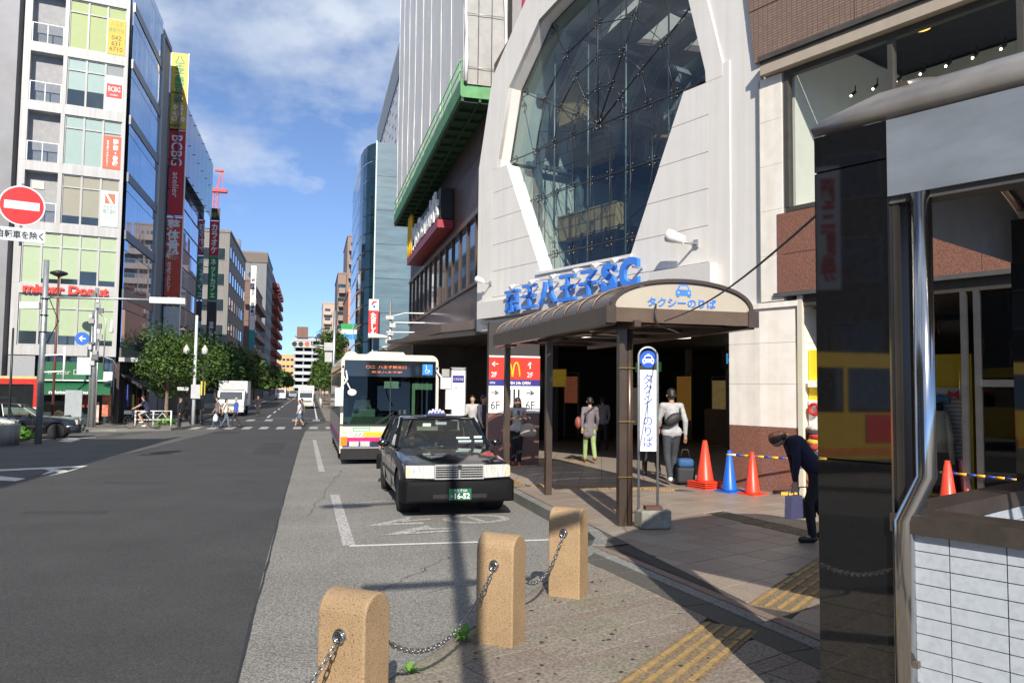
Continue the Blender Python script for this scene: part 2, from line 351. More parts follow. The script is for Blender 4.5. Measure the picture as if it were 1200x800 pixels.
# brick-textured paving for where the tiles are too small to be seen singly
def tilemat(name, c1, c2, sc, rot):
    m = bpy.data.materials.new(name); m.use_nodes = True; t = m.node_tree; n = t.nodes; l = t.links; b = n['Principled BSDF']
    g = n.new('ShaderNodeNewGeometry'); mp_ = n.new('ShaderNodeMapping'); mp_.inputs['Rotation'].default_value = (0, 0, rot); l.new(g.outputs['Position'], mp_.inputs[0])
    br = n.new('ShaderNodeTexBrick'); l.new(mp_.outputs[0], br.inputs[0]); br.offset = 0.0; br.inputs['Scale'].default_value = 1
    br.inputs['Brick Width'].default_value = sc; br.inputs['Row Height'].default_value = sc; br.inputs['Mortar Size'].default_value = 0.006
    br.inputs['Color1'].default_value = (*c1, 1); br.inputs['Color2'].default_value = (*c2, 1); br.inputs['Mortar'].default_value = (0.07, 0.06, 0.05, 1)
    l.new(br.outputs[0], b.inputs['Base Color']); b.inputs['Roughness'].default_value = 0.5; return m
FARTILE = tilemat('far_plaza_tiles', (0.33, 0.275, 0.225), (0.31, 0.26, 0.215), 0.42, R(21))
GRD = R(22)      # paving grid is turned 22 degrees against the street
KX0, KX1 = (3.15, 8.50), (0.58, 5.22)
kd = (V(KX1)-V(KX0)).normalized(); KX2 = tuple(V(KX1)+kd*4.5)
bandA, bandB = V((3.22, 8.42)), V((3.63, 5.05)); bd = (bandB-bandA).normalized(); bandC = bandA+bd*9.5
bn = V((bd.y, -bd.x))                          # towards the bollards
if bn.x > 0: bn = -bn
pavement = slab('pavement', [(3.42, 70), (3.42, 9.25), (3.36, 8.92), KX0, KX1, KX2, (-3.2, -2), (-4, -30), (60, -30), (60, 70)], 0.135, -0.1, MORT)
plaza = slab('plaza', [(3.6, 14.2), tuple(bandA+V((.12, .2))), tuple(bandA+bd*4), tuple(bandC), (26, -6), (26, 14.2)], 0.139, None, MORT)
farpl = slab('plaza_floor', [(3.6, 70), (3.6, 14.1), (26, 14.1), (26, 70)], 0.15, None, FARTILE)
def clip(poly, a, b):
    """keep the part of a convex polygon left of a->b"""
    out = []; n = len(poly)
    sd_ = lambda p: (b[0]-a[0])*(p[1]-a[1])-(b[1]-a[1])*(p[0]-a[0])
    for i in range(n):
        p, q = poly[i], poly[(i+1) % n]; sp, sq = sd_(p), sd_(q)
        if sp >= 0: out.append(p)
        if sp*sq < 0: t = sp/(sp-sq); out.append((p[0]+(q[0]-p[0])*t, p[1]+(q[1]-p[1])*t))
    return out
def area(p): return abs(sum(p[i][0]*p[(i+1) % len(p)][1]-p[(i+1) % len(p)][0]*p[i][1] for i in range(len(p))))/2
def tile(name, poly, z0, z1, m, parent, tilt=0.0015):
    cx_ = sum(p[0] for p in poly)/len(poly); cy_ = sum(p[1] for p in poly)/len(poly); e = 0.006
    dz = random.uniform(-tilt, tilt)
    top = [(cx_+(a-cx_)*0.985, cy_+(b-cy_)*0.985, z1+dz+gz(b)) for a, b in poly]; lo = [(a, b, z1-e+gz(b)) for a, b in poly]; bt = [(a, b, z0+gz(b)) for a, b in poly]
    n = len(poly); fs = [tuple(range(n))]
    for k in range(n): j = (k+1) % n; fs += [(k, n+k, n+j, j), (n+k, 2*n+k, 2*n+j, n+j)]
    mb = MB(); mb.add(top+lo+bt, fs); return mb.obj(name, m, parent)
cg, sg = math.cos(GRD), math.sin(GRD)
def gridpt(i, j): return (i*cg - j*sg, i*sg + j*cg)      # grid -> world: i along heading 68, j along heading -22
strips = []                                            # tactile strips: centre line and width (tiles stay out of them)
def tactile(name, p, q, wd, m, style='bars', h=0.151, n=None):
    p = V(p); q = V(q); d = q-p; Ln = d.length; d.normalize(); nn = V((-d.y, d.x))
    strips.append((p, q, wd))
    root = thing(name, None, None); root.rotation_euler = (0, 0, 0); root['kind'] = 'structure'
    cnt = n or max(1, round(Ln/0.3)); st = Ln/cnt
    def W(a, b): v = p+d*a+nn*b; return (v.x, v.y)
    for k in range(cnt):
        a0, a1 = k*st+0.004, (k+1)*st-0.004
        tile('tactile_tile', [W(a0, -wd/2), W(a1, -wd/2), W(a1, wd/2), W(a0, wd/2)], h-0.03, h, TTILE if style == 'bars' else m, root, 0.001)
    mb = MB()
    for k in range(cnt):
        a0, a1 = k*st+0.02, (k+1)*st-0.02
        if style == 'bars':
            for b in (-0.375, -0.125, 0.125, 0.375):
                c = b*wd; w2 = 0.013
                w2 = 0.017
                pts = [W(a0, c-w2), W(a1, c-w2), W(a1, c+w2), W(a0, c+w2)]
                mb.add([(x, y, h+gz(y)) for x, y in pts]+[((x), y, h+0.007+gz(y)) for x, y in pts], [(4,5,6,7),(0,1,5,4),(1,2,6,5),(2,3,7,6),(3,0,4,7)])
        else:
            for i in range(5):
                for j in range(5):
                    x, y = W(a0+(i+.5)*(a1-a0)/5, (j-2)*wd/5.4)
                    mb.lathe([(0.014, h+gz(y)), (0.011, h+0.006+gz(y)), (1e-4, h+0.007+gz(y))], 6, (x, y))
    o = mb.obj('raised_bars' if style == 'bars' else 'raised_dots', m, root); o['kind'] = 'stuff'
    return root
tactile('tactile_strip', tuple(G(728, 832, .15).xy), tuple(G(856, 733, .15).xy), 0.42, TACT)
tactile('tactile_strip', tuple(G(905, 712, .15).xy), tuple(G(985, 655, .15).xy), 0.42, TACT)
tactile('tactile_strip', (3.95, 13.9), (6.35, 12.9), 0.34, TACT, 'dots')
tactile('tactile_strip', tuple(G(842, 601, .15).xy), tuple(G(985, 634, .15).xy), 0.40, TACTB)
tactile('tactile_strip', (3.80, 16.6), (3.72, 13.9), 0.30, TACT)
tactile('tactile_strip', (5.6, 19.2), (7.0, 18.7), 0.34, TACT, 'dots')
def instrip(c, mrg=0.02):
    for p, q, wd in strips:
        d = q-p; t = max(0, min(1, (V(c)-p).dot(d)/d.length_squared))
        if ((p+d*t)-V(c)).length < wd/2+mrg and 0 < t < 1: return True
    return False
def cutstrips(poly):
    """trim a tile where a tactile strip crosses it: keep the larger outer part"""
    for p, q, wd in strips:
        d = (q-p).normalized(); nn = V((-d.y, d.x)); e = wd/2+0.006
        c = V((sum(a for a, b in poly)/len(poly), sum(b for a, b in poly)/len(poly)))
        t = (c-p).dot(d)
        if not (-0.2 < t < (q-p).length+0.2): continue
        A = clip(poly, tuple(p+nn*e), tuple(p+nn*e+d)); B = clip(poly, tuple(p-nn*e+d), tuple(p-nn*e))
        full = area(poly); aa = area(A) if len(A) > 2 else 0; ab = area(B) if len(B) > 2 else 0
        if max(aa, ab) >= full-1e-6: continue
        poly = A if aa >= ab else B
        if len(poly) < 3 or area(poly) < 0.004: return []
    return poly
inK = V((-kd.y, kd.x));
if inK.x < 0: inK = -inK
k0 = V(KX0)+inK*0.16; k1 = V(KX2)+inK*0.16
bw = bn*0.50
nb = 0
# near pavement: courses of large and small blocks
j = -2.0
row = 0
while j < 9.5:
    big = row % 3 != 2
    hgt = 0.30 if big else 0.15; lw = 0.60 if big else 0.30
    i = -2 + (row % 2)*lw/2
    while i < 7:
        poly = [gridpt(i+.003, j+.003), gridpt(i+lw-.003, j+.003), gridpt(i+lw-.003, j+hgt-.003), gridpt(i+.003, j+hgt-.003)]
        i += lw
        if nb < 300:
            q = clip(poly, tuple(k1), tuple(k0)) if False else clip(poly, tuple(k0), tuple(k1))
            if len(q) > 2: q = clip(q, tuple(bandC+bw), tuple(bandA+bw))
            if len(q) > 2 and area(q) > 0.004:
                c = (sum(a for a, b in q)/len(q), sum(b for a, b in q)/len(q))
                if c[1] < 2.6 or c[1] > 8.6: continue
                q = cutstrips(q)
                if len(q) > 2 and area(q) > 0.004:
                    tile('paving_stone', q, 0.12, 0.15, random.choice([PAVE, PAVE, PAVE2, PAVE3]) if row % 3 != 2 else PAVE2, pavement); nb += 1
    j += hgt; row += 1
slab('pavement_rest', [(-4, -30), (-3.2, -2), tuple(V(KX2)), tuple(gridpt(0.3, 2.2)), (3.4, 2.4), tuple(bandC), (60, -30)], 0.137, None, PAVE)
# plaza tiles
npz = 0; TS = 0.42
for a in range(-4, 45):
    for b_ in range(-4, 45):
        i, j = a*TS, b_*TS
        poly = [gridpt(i+.003, j+.003), gridpt(i+TS-.003, j+.003), gridpt(i+TS-.003, j+TS-.003), gridpt(i+.003, j+TS-.003)]
        q = clip(poly, tuple(bandA+V((.02, 0))), tuple(bandC+V((.02, 0))))
        if len(q) > 2: q = clip(q, (3.60, 30), (3.60, 0))
        if len(q) > 2: q = clip(q, (8.6, 0), (8.6, 30))
        if len(q) > 2: q = clip(q, (30, 14.1), (0, 14.1))
        if len(q) < 3 or area(q) < 0.006: continue
        c = (sum(p[0] for p in q)/len(q), sum(p[1] for p in q)/len(q))
        if c[1] < 3.2 or c[0]/max(c[1], .1) > 0.98 or npz >= 300: continue
        q = cutstrips(q)
        if len(q) > 2 and area(q) > 0.006:
            tile('plaza_tile', q, 0.12, 0.15, random.choice(PLZ), plaza); npz += 1
print('tiles', nb, npz)
# border band between the two pavings: dark setts with a pale kerb
band = thing('border_kerb', None, None); band['kind'] = 'structure'
KDARK = speck('dark_border_stone', (0.12, 0.115, 0.10), (0.06, 0.058, 0.05), 0.8, 60, (0.4, 0.6), 0.3, 0.3)
KROSE = speck('rose_border_stone', (0.27, 0.20, 0.17), (0.17, 0.12, 0.10), 0.7, 60, (0.4, 0.6), 0.2, 0.2)
for k in range(15):
    a, b = k*0.6, (k+1)*0.6-0.006
    for o0, o1, hh, m in ((0.0, 0.10, 0.165, KROSE), (0.105, 0.24, 0.158, KERB), (0.245, 0.495, 0.150, KDARK)):
        P = [bandA+bd*a+bn*o0, bandA+bd*b+bn*o0, bandA+bd*b+bn*o1, bandA+bd*a+bn*o1]
        tile('border_stone', [tuple(p) for p in P], 0.10, hh, m, band)
# kerb stones
kerb = thing('kerb', None, None); kerb['kind'] = 'structure'
pts = [V((3.40, 60.0)), V((3.40, 9.35)), V((3.33, 8.88)), V(KX0), V(KX2)]
for s in range(len(pts)-1):
    d = (pts[s+1]-pts[s]); Ln = d.length; d.normalize(); n_ = V((-d.y, d.x));
    c = max(1, round(Ln/0.9)) if Ln > 1.2 else 1
    for k in range(c):
        a, b = Ln*k/c+.003, Ln*(k+1)/c-.003
        P = [pts[s]+d*a, pts[s]+d*b, pts[s]+d*b+n_*0.155, pts[s]+d*a+n_*0.155]
        tile('kerb_stone', [tuple(p) for p in P], -0.02, 0.158, KERB, kerb)
slab('border_corner', [(3.60, 9.6), (3.50, 8.95), tuple(bandA+bn*0.30+V((0, .18))), tuple(bandA+V((.0, -.05))), (3.6, 8.5)], 0.152, None, KDARK)
# left side pavement beyond the crossing and the station island
LPAVE = speck('left_pavement', (0.27, 0.24, 0.21), (0.17, 0.15, 0.13), 0.85, 30, (0.4, 0.6), 0.2, 0.2)
slab('left_pavement', [(-7.3, 420), (-7.3, 52), (-6.35, 46.0), (-6.9, 43.4), (-9.2, 42.0), (-30, 38.5), (-30, 420)], 0.12, -0.3, LPAVE)
lk = [V((-7.26, 400)), V((-7.26, 52.0)), V((-6.31, 46.0)), V((-6.88, 43.35)), V((-9.18, 41.95)), V((-30, 38.4))]
mb = MB()
for s in range(5):
    a, b = lk[s], lk[s+1]; d = (b-a).normalized(); n_ = V((d.y, -d.x))*0.16
    for p in ((a, b, b+n_, a+n_),):
        mb.add([(q.x, q.y, gz(q.y)+0.125) for q in p]+[(q.x, q.y, gz(q.y)-0.1) for q in p], [(0,1,2,3),(0,4,5,1),(1,5,6,2),(2,6,7,3),(3,7,4,0)])
o = mb.obj('left_kerb', KERB); o['kind'] = 'structure'
# dark leaf litter and gum marks on the near pavement
mb = MB()
for k in range(120):
    a = random.uniform(0, 1); q = V(KX1).lerp(V(bandB), random.random()) + V((random.uniform(-.8, 1.0), random.uniform(-1.4, 2.2)))
    if (q-V(KX0)).dot(inK) < 0.3 or (q-bandA).dot(bn) < 0.55: continue
    n_ = 6; r_ = random.uniform(0.006, 0.022); an = random.uniform(0, 6)
    mb.add([(q.x+math.cos(an+2*math.pi*i/n_)*r_*random.uniform(.5, 1.3), q.y+math.sin(an+2*math.pi*i/n_)*r_*random.uniform(.5, 1.2), 0.1545) for i in range(n_)], [tuple(range(n_))])
o = mb.obj('gum_marks', mat('gum_stain', (0.045, 0.04, 0.035), 0.8)); o['kind'] = 'stuff'

slab('right_pavement', [(1.04, 420), (1.04, 54), (1.9, 50), (3.6, 48.5), (3.6, 420)], 0.12, -0.3, LPAVE)

# repairs, cracks and tyre wear on the carriageway
PATCH = speck('asphalt_patch', (0.055, 0.055, 0.057), (0.024, 0.024, 0.026), 0.85, 60, (0.36, 0.64), 0.4, 0.2)
mark('road_patch', [[(-4.1, 13.0), (-2.9, 12.8), (-2.7, 16.9), (-3.9, 17.2)], [(-1.7, 25), (-.9, 25), (-.8, 31), (-1.6, 31)]], PATCH, 0.006)
SEAM = mat('crack_tar', (.022, .022, .023), .6)
def crack(p, q, wd, n, amp, m_=None, h=.0065):
    pts = [V(p).lerp(V(q), k/n)+V((random.uniform(-amp, amp), random.uniform(-amp, amp))) for k in range(n+1)]; P = []
    for k in range(n):
        d = (pts[k+1]-pts[k]).normalized(); e = V((-d.y, d.x))*wd/2*random.uniform(.5, 1.3); P.append([tuple(pts[k]-e), tuple(pts[k+1]-e), tuple(pts[k+1]+e), tuple(pts[k]+e)])
    return P
c_ = crack((-.42, 4), (-.31, 36), .022, 70, .008)
c_ += crack((.2, 6.8), (1.6, 8.9), .007, 24, .04)+crack((1.1, 7.4), (3.2, 8.4), .006, 20, .04)+crack((.0, 12), (.9, 20), .007, 26, .05)
o = mark('road_crack', c_, SEAM, 0.0095); o['kind'] = 'stuff'
# ================================================================ GATE BUILDING (white arch over the mall entrance)
CLAD = mat('white_cladding_panel', (0.70, 0.685, 0.665), 0.42, var=0.035, scale=1.2, streak=0.055)
STONEW = mat('cream_stone', (0.80, 0.76, 0.70), 0.6, var=0.08, scale=3, streak=0.08)
GRAN = speck('red_granite', (0.30, 0.145, 0.105), (0.16, 0.08, 0.06), 0.25, 55, (0.38, 0.6), 0.03, 0.12)
ATGL = glass('atrium_glass', (0.72, 0.84, 0.82), 0.80, 0.01, 0.9)
BLUEL = mat('sign_blue', (0.045, 0.20, 0.72), 0.4, var=0.06)
DKSTEEL = mat('dark_steel', (0.05, 0.055, 0.065), 0.4, 0.6, var=0.2)
BLSTEEL = mat('blue_grey_steel', (0.18, 0.22, 0.26), 0.5, 0.2, var=0.2)
gate = thing('mall_gate', 'white panelled arch with a fan shaped window and blue letters above the mall entrance', 'building', (4.58, 21.5, 0), az(160))
CX_, CZ_ = 4.55, 8.25
def arc(r, a0, a1, n, cx=CX_): return [(cx+r*math.cos(R(a0+(a1-a0)*k/n)), CZ_+r*math.sin(R(a0+(a1-a0)*k/n))) for k in range(n+1)]
hole = [(1.25, 8.0), (2.87, 4.87), (6.15, 4.87), (7.70, 8.0), (8.28, 8.0)]+arc(3.73, 0, 180, 6)+[(0.82, 8.0)]
inner = arc(3.73, 0, 180, 6); mid = arc(4.10, 0, 180, 6, 4.62); outer = arc(4.90, 0, 180, 6, 4.68)
# panels right and left of the window, one by one
def panel(poly, y0=0.0, y1=0.10, g=0.006, m=CLAD, name='cladding_panel'):
    cx_ = sum(a for a, b in poly)/len(poly); cz_ = sum(b for a, b in poly)/len(poly)
    q = [(a-(g if a > cx_ else -g), b-(g if b > cz_ else -g)) for a, b in poly]
    mb = MB(); mb.prism(q, y0, y1, 0, 'y'); return mb.obj(name, m, gate)
rows = [3.85, 4.42, 5.14, 5.87, 6.60, 7.34, 8.0]
def xs(z, right):           # edge of the hole at height z
    t = (z-4.87)/(8.0-4.87); return (6.15+(7.70-6.15)*t) if right else (2.87-(2.87-1.25)*t)
for k in range(len(rows)-1):
    a, b = rows[k], rows[k+1]
    for right in (True, False):
        e = 8.35 if right else 0.60
        if b <= 4.45:
            for x0, x1 in (((6.2, 8.35),) if right else ((0.60, 2.9), (2.9, 6.2))): panel([(x0, a), (x1, a), (x1, b), (x0, b)])
        elif a < 4.87:
            zz = 4.87; P = [(e, a), (e, b), (xs(b, right), b), (xs(zz, right), zz), (xs(zz, right), a)]
            panel(P if right else P[::-1])
            if right: panel([(2.87, a), (6.15, a), (6.15, 4.80), (2.87, 4.80)])
        else:
            P = [(e, a), (e, b), (xs(b, right), b), (xs(a, right), a)]
            panel(P if right else P[::-1])
for k in range(6):           # arch facets
    panel([inner[k], inner[k+1], mid[k+1], mid[k]], 0.0, 0.12, 0.0)
    panel([mid[k], mid[k+1], outer[k+1], outer[k]], 0.035, 0.12, 0.0, CLAD, 'outer_arch_panel')
panel([(8.30, 8.0), (8.72, 8.0), (8.72, 8.25), (8.28, 8.25)], 0, .1, 0); panel([(0.52, 8.0), (0.82, 8.0), (0.82, 8.25), (0.52, 8.25)], 0, .1, 0)
mb = MB()                    # vertical ribs at both sides, down to the column
for b in ((8.352, 8.88, 0.004, 0.12, 3.51, 8.25), (8.885, 9.58, 0.03, 0.5, 3.51, 8.25), (0.08, 0.598, 0.004, 0.12, 3.52, 8.25), (-0.22, 0.075, 0.03, 0.5, 3.52, 8.25)):
    mb = MB(); mb.box(*b); mb.obj('side_rib', CLAD, gate)
mb = MB()                    # returns behind the arch and jambs of the window
h = [tuple(p) for p in hole]
for k in range(len(h)):
    a, b = h[k], h[(k+1) % len(h)]; mb.add([(a[0], 0.012, a[1]), (b[0], 0.012, b[1]), (b[0], 0.45, b[1]), (a[0], 0.45, a[1])], [(0, 1, 2, 3)])
for k in range(6):
    a, b = outer[k], outer[k+1]; mb.add([(a[0], 0.04, a[1]), (b[0], 0.04, b[1]), (b[0], 3.0, b[1]), (a[0], 3.0, a[1])], [(3, 2, 1, 0)])
mb.box(-0.22, 9.58, 0.14, 0.45, 3.50, 4.86); mb.box(-0.22, -0.10, 0.5, 3.0, 3.5, 8.25); mb.box(9.46, 9.58, 0.5, 3.0, 3.5, 8.25)
mb.obj('window_jamb', CLAD, gate)
mb = MB(); mb.box(2.70, 6.20, -0.05, 0.1, 4.80, 4.865); mb.obj('window_sill', CLAD, gate)
# ledge boxes behind and beside the letters
mb = MB(); mb.box(0.19, 6.2, -0.22, -0.004, 3.83, 4.28); mb.box(6.96, 8.58, -0.22, -0.004, 3.78, 4.36); mb.box(0.19, 8.58, -0.10, -0.006, 3.70, 3.775)
mb.obj('sign_ledge', mat('ribbed_ledge', (0.60, 0.585, 0.57), 0.5, var=0.07, scale=8, stretch=(10, 1, 1)), gate)
# glazing: one pane per cell of the fan and the lower grid
rr = [0.95, 1.72, 2.52, 3.70]; ty = 0.42
def pane(poly, y=ty, m=ATGL, par=gate, name='window_pane', g=0.012, t=0.012):
    cx_ = sum(a for a, b in poly)/len(poly); cz_ = sum(b for a, b in poly)/len(poly)
    q = [(a+(cx_-a)*g/max(.05, abs(cx_-a)) if abs(cx_-a) > .02 else a, b+(cz_-b)*g/max(.05, abs(cz_-b)) if abs(cz_-b) > .02 else b) for a, b in poly]
    mb = MB(); n = len(q); mb.add([(a, y, b) for a, b in q], [tuple(range(n))]); return mb.obj(name, m, par)
for k in range(6):
    a0, a1 = k*30, k*30+30
    for i in range(4):
        r1 = rr[i]; r0_ = rr[i-1] if i else 0
        P = [(CX_+r1*math.cos(R(a0)), CZ_+r1*math.sin(R(a0))), (CX_+r1*math.cos(R(a1)), CZ_+r1*math.sin(R(a1)))]
        P += [(CX_+r0_*math.cos(R(a1)), CZ_+r0_*math.sin(R(a1))), (CX_+r0_*math.cos(R(a0)), CZ_+r0_*math.sin(R(a0)))] if i else [(CX_, CZ_)]
        pane(P)
lowz = [4.87, 5.36, 6.95, 8.25]; ux = [0.82, 1.5, 2.2, 2.9, 3.6, 4.3, 5.0, 5.7, 6.4, 7.1, 7.8, 8.3]
outl = [(1.25, 8.0), (2.87, 4.87), (6.15, 4.87), (7.70, 8.0), (8.28, 8.0), (8.28, 8.25), (0.82, 8.25), (0.82, 8.0)]
hull = [(0.82, 8.25), (0.82, 8.0), (1.25, 8.0), (2.87, 4.87), (6.15, 4.87), (7.70, 8.0), (8.28, 8.0), (8.28, 8.25)]
for i in range(3):
    for j in range(len(ux)-1):
        P = [(ux[j], lowz[i]), (ux[j+1], lowz[i]), (ux[j+1], lowz[i+1]), (ux[j], lowz[i+1])]
        P = clip(P, (0.82, 8.83), (2.87, 4.87)); 
        if len(P) > 2: P = clip(P, (6.15, 4.87), (8.12, 8.85))
        if len(P) > 2 and area(P) > 0.02: pane(P)
# joints, tubes and spider fittings
mb = MB()
for k in range(7):
    c, s_ = math.cos(R(k*30)), math.sin(R(k*30)); mb.tube([(CX_, ty-.01, CZ_), (CX_+3.7*c, ty-.01, CZ_+3.7*s_)], 0.014, 5)
for r_ in rr:
    for k in range(6): mb.tube([(CX_+r_*math.cos(R(k*30)), ty-.01, CZ_+r_*math.sin(R(k*30))), (CX_+r_*math.cos(R(k*30+30)), ty-.01, CZ_+r_*math.sin(R(k*30+30)))], 0.012, 5)
for z in lowz[1:]:
    x0, x1 = (max(.82, xs(z, False)), min(8.28, xs(z, True))) if z < 8.1 else (.82, 8.28)
    mb.tube([(x0, ty-.01, z), (x1, ty-.01, z)], 0.016, 5)
for x_ in ux[1:-1]:
    zb = 4.87 if 2.87 < x_ < 6.15 else (4.87+(2.87-x_)/1.62*3.13 if x_ < 3 else 4.87+(x_-6.15)/1.55*3.13)
    if zb < 8.1: mb.tube([(x_, ty-.01, zb), (x_, ty-.01, 8.25)], 0.009, 4)
mb.obj('glazing_joint', DKSTEEL, gate)
mb = MB()                    # second cable net standing behind the glass
for k in range(13):
    c, s_ = math.cos(R(k*15)), math.sin(R(k*15)); mb.tube([(CX_+.3*c, 1.15, CZ_+.3*s_), (CX_+3.55*c, 1.15, CZ_+3.55*s_)], 0.011, 4)
for r_ in (.6, 1.3, 2.1, 2.9, 3.5):
    mb.tube([(CX_+r_*math.cos(R(a)), 1.15, CZ_+r_*math.sin(R(a))) for a in range(0, 181, 15)], .013, 4)
for z in (5.1, 5.9, 6.5, 7.3, 7.9): mb.tube([(xs(z, False)+.1, 1.15, z), (xs(z, True)-.1, 1.15, z+.05)], .013, 4)
for k in range(8): mb.tube([(2.9+k*.42, 1.15, 4.6), (1.7+k*.85, 1.15, 8.2)], .009, 4)
mb.obj('cable_net', DKSTEEL, gate)
def spider(x_, z):
    inst('spider_fitting', spm, gate, (x_, ty, z))
mb = MB()
if True:
    x_ = z = 0; ty0 = ty; ty = 0
    for sx in (-1, 1):
        for sz in (-1, 1):
            mb.tube([(x_, ty+.10, z), (x_+sx*.075, ty+.01, z+sz*.075)], 0.012, 4); mb.ball((x_+sx*.08, ty-.02, z+sz*.08), 0.026, 6)
ty = ty0; spm = mb.mesh('spider_fitting', mat('fitting_steel', (0.12, 0.12, 0.13), 0.3, 0.8))
for k in range(7):
    for r_ in (0.05, 0.95, 1.72, 2.52, 3.5): spider(CX_+r_*math.cos(R(k*30)), CZ_+r_*math.sin(R(k*30)))
for z in lowz[1:3]:
    for x_ in ux:
        if xs(z, False)+.1 < x_ < xs(z, True)-.1: spider(x_, z)
mb = MB()                    # glass fins and tubes standing just behind the panes
for x_ in ux[2:-1:2]:
    zb = 4.9 if 2.87 < x_ < 6.15 else (4.9+(2.87-x_)/1.62*3.1 if x_ < 3 else 4.9+(x_-6.15)/1.55*3.1)
    zt = CZ_+math.sqrt(max(0.1, 3.6**2-(x_-CX_)**2)); mb.tube([(x_+.05, ty+.45, zb), (x_+.05, ty+.45, zt)], 0.022, 6)
mb.obj('support_tube', mat('pale_tube', (0.26, 0.31, 0.33), 0.35, 0.3), gate)
# vault inside: ribs one behind the other with white infill, galleries, stair trusses
mb = MB()
for q in range(7):
    y = 1.3+q*1.5; r_ = 3.6
    P = [(CX_+r_*math.cos(R(k*30)), CZ_+r_*math.sin(R(k*30))) for k in range(7)]
    for k in range(6): mb.bar((P[k][0], y, P[k][1]), (P[k+1][0], y, P[k+1][1]), 0.16, 0.22)
    for x_ in (0.95, 8.15): mb.bar((x_, y, 4.3), (x_, y, 8.25), 0.16, 0.2)
for k in range(7): mb.bar((CX_+3.6*math.cos(R(k*30)), 0.9, CZ_+3.6*math.sin(R(k*30))), (CX_+3.6*math.cos(R(k*30)), 11, CZ_+3.6*math.sin(R(k*30))), 0.12)
mb.obj('vault_rib', BLSTEEL, gate)
mb = MB()
vp = [(CX_+3.75*math.cos(R(k*30)), CZ_+3.75*math.sin(R(k*30))) for k in range(7)]
for k in range(6):
    for q in range(7): mb.add([(vp[k][0], 0.5+q*1.6, vp[k][1]), (vp[k+1][0], 0.5+q*1.6, vp[k+1][1]), (vp[k+1][0], 1.45+q*1.6, vp[k+1][1]), (vp[k][0], 1.45+q*1.6, vp[k][1])], [(0, 1, 2, 3)])
mb.add([(a, 11.5, b) for a, b in [(0.6, 3.9), (8.4, 3.9)]+vp], [tuple(range(9))])
mb.box(0.6, 0.7, 0.5, 11.5, 4.0, 8.3); mb.box(8.4, 8.5, 0.5, 11.5, 4.0, 8.3)
mb.obj('vault_lining', mat('vault_lining', (0.62, 0.66, 0.66), 0.8, var=0.15, scale=0.8), gate)
mb = MB()
for y0, y1, x0, x1, z0, z1 in ((2.2, 2.5, 0.7, 3.2, 6.2, 6.95), (4.4, 4.7, 2.6, 5.3, 6.6, 7.4), (6.0, 6.3, 4.9, 8.3, 6.9, 7.6), (2.6, 2.9, 0.7, 2.4, 8.4, 9.1), (1.6, 1.8, 1.5, 2.6, 9.3, 10.3), (5.4, 5.6, 0.9, 3.6, 9.6, 10.2)): mb.box(x0, x1, y0, y1, z0, z1)  # upper left boxes stand in for the orange building mirrored in the glass
mb.obj('parapet_and_reflection', mat('beige_parapet_and_reflection', (0.42, 0.29, 0.16), 0.6, var=0.1), gate)
mb = MB()
mb.box(0.7, 3.2, 2.5, 5.5, 6.2, 6.35); mb.box(2.6, 5.3, 4.7, 7.5, 6.6, 6.75); mb.box(4.9, 8.3, 6.3, 9.5, 6.9, 7.05); mb.box(0.7, 2.4, 2.9, 6, 8.4, 8.55)
for k in range(7): mb.bar((1.4+k*.5, 1.9, 4.3), (2.2+k*.5, 1.9, 6.2), 0.05)
for k in range(5): mb.bar((1.3, 2.0+k*1.4, 4.2+k*.3), (4.8, 2.6+k*1.4, 6.4+k*.3), 0.07); mb.bar((1.3, 2.0+k*1.4, 5.0+k*.3), (4.8, 2.6+k*1.4, 7.2+k*.3), 0.03)
mb.obj('stair_truss', DKSTEEL, gate)
mb = MB(); mb.box(2.7, 4.7, 3.9, 4.05, 6.10, 6.85); bx_ = mb.obj('hanging_banner', mat('banner_cream', (0.62, 0.55, 0.42), 0.7), gate)
text('SC', 0.9, 0.38, mat('banner_red', (0.45, 0.05, 0.04), 0.5), gate, (3.7, 3.89, 6.42), bold=0.02)
text('KEIO HACHIOJI', 1.5, 0.12, BLUEL, gate, (3.7, 3.89, 6.74))
mb = MB(); mb.box(3.0, 7.6, 8.2, 8.3, 4.3, 6.4); mb.obj('green_hoarding', mat('green_board', (0.03, 0.16, 0.13), 0.6), gate)
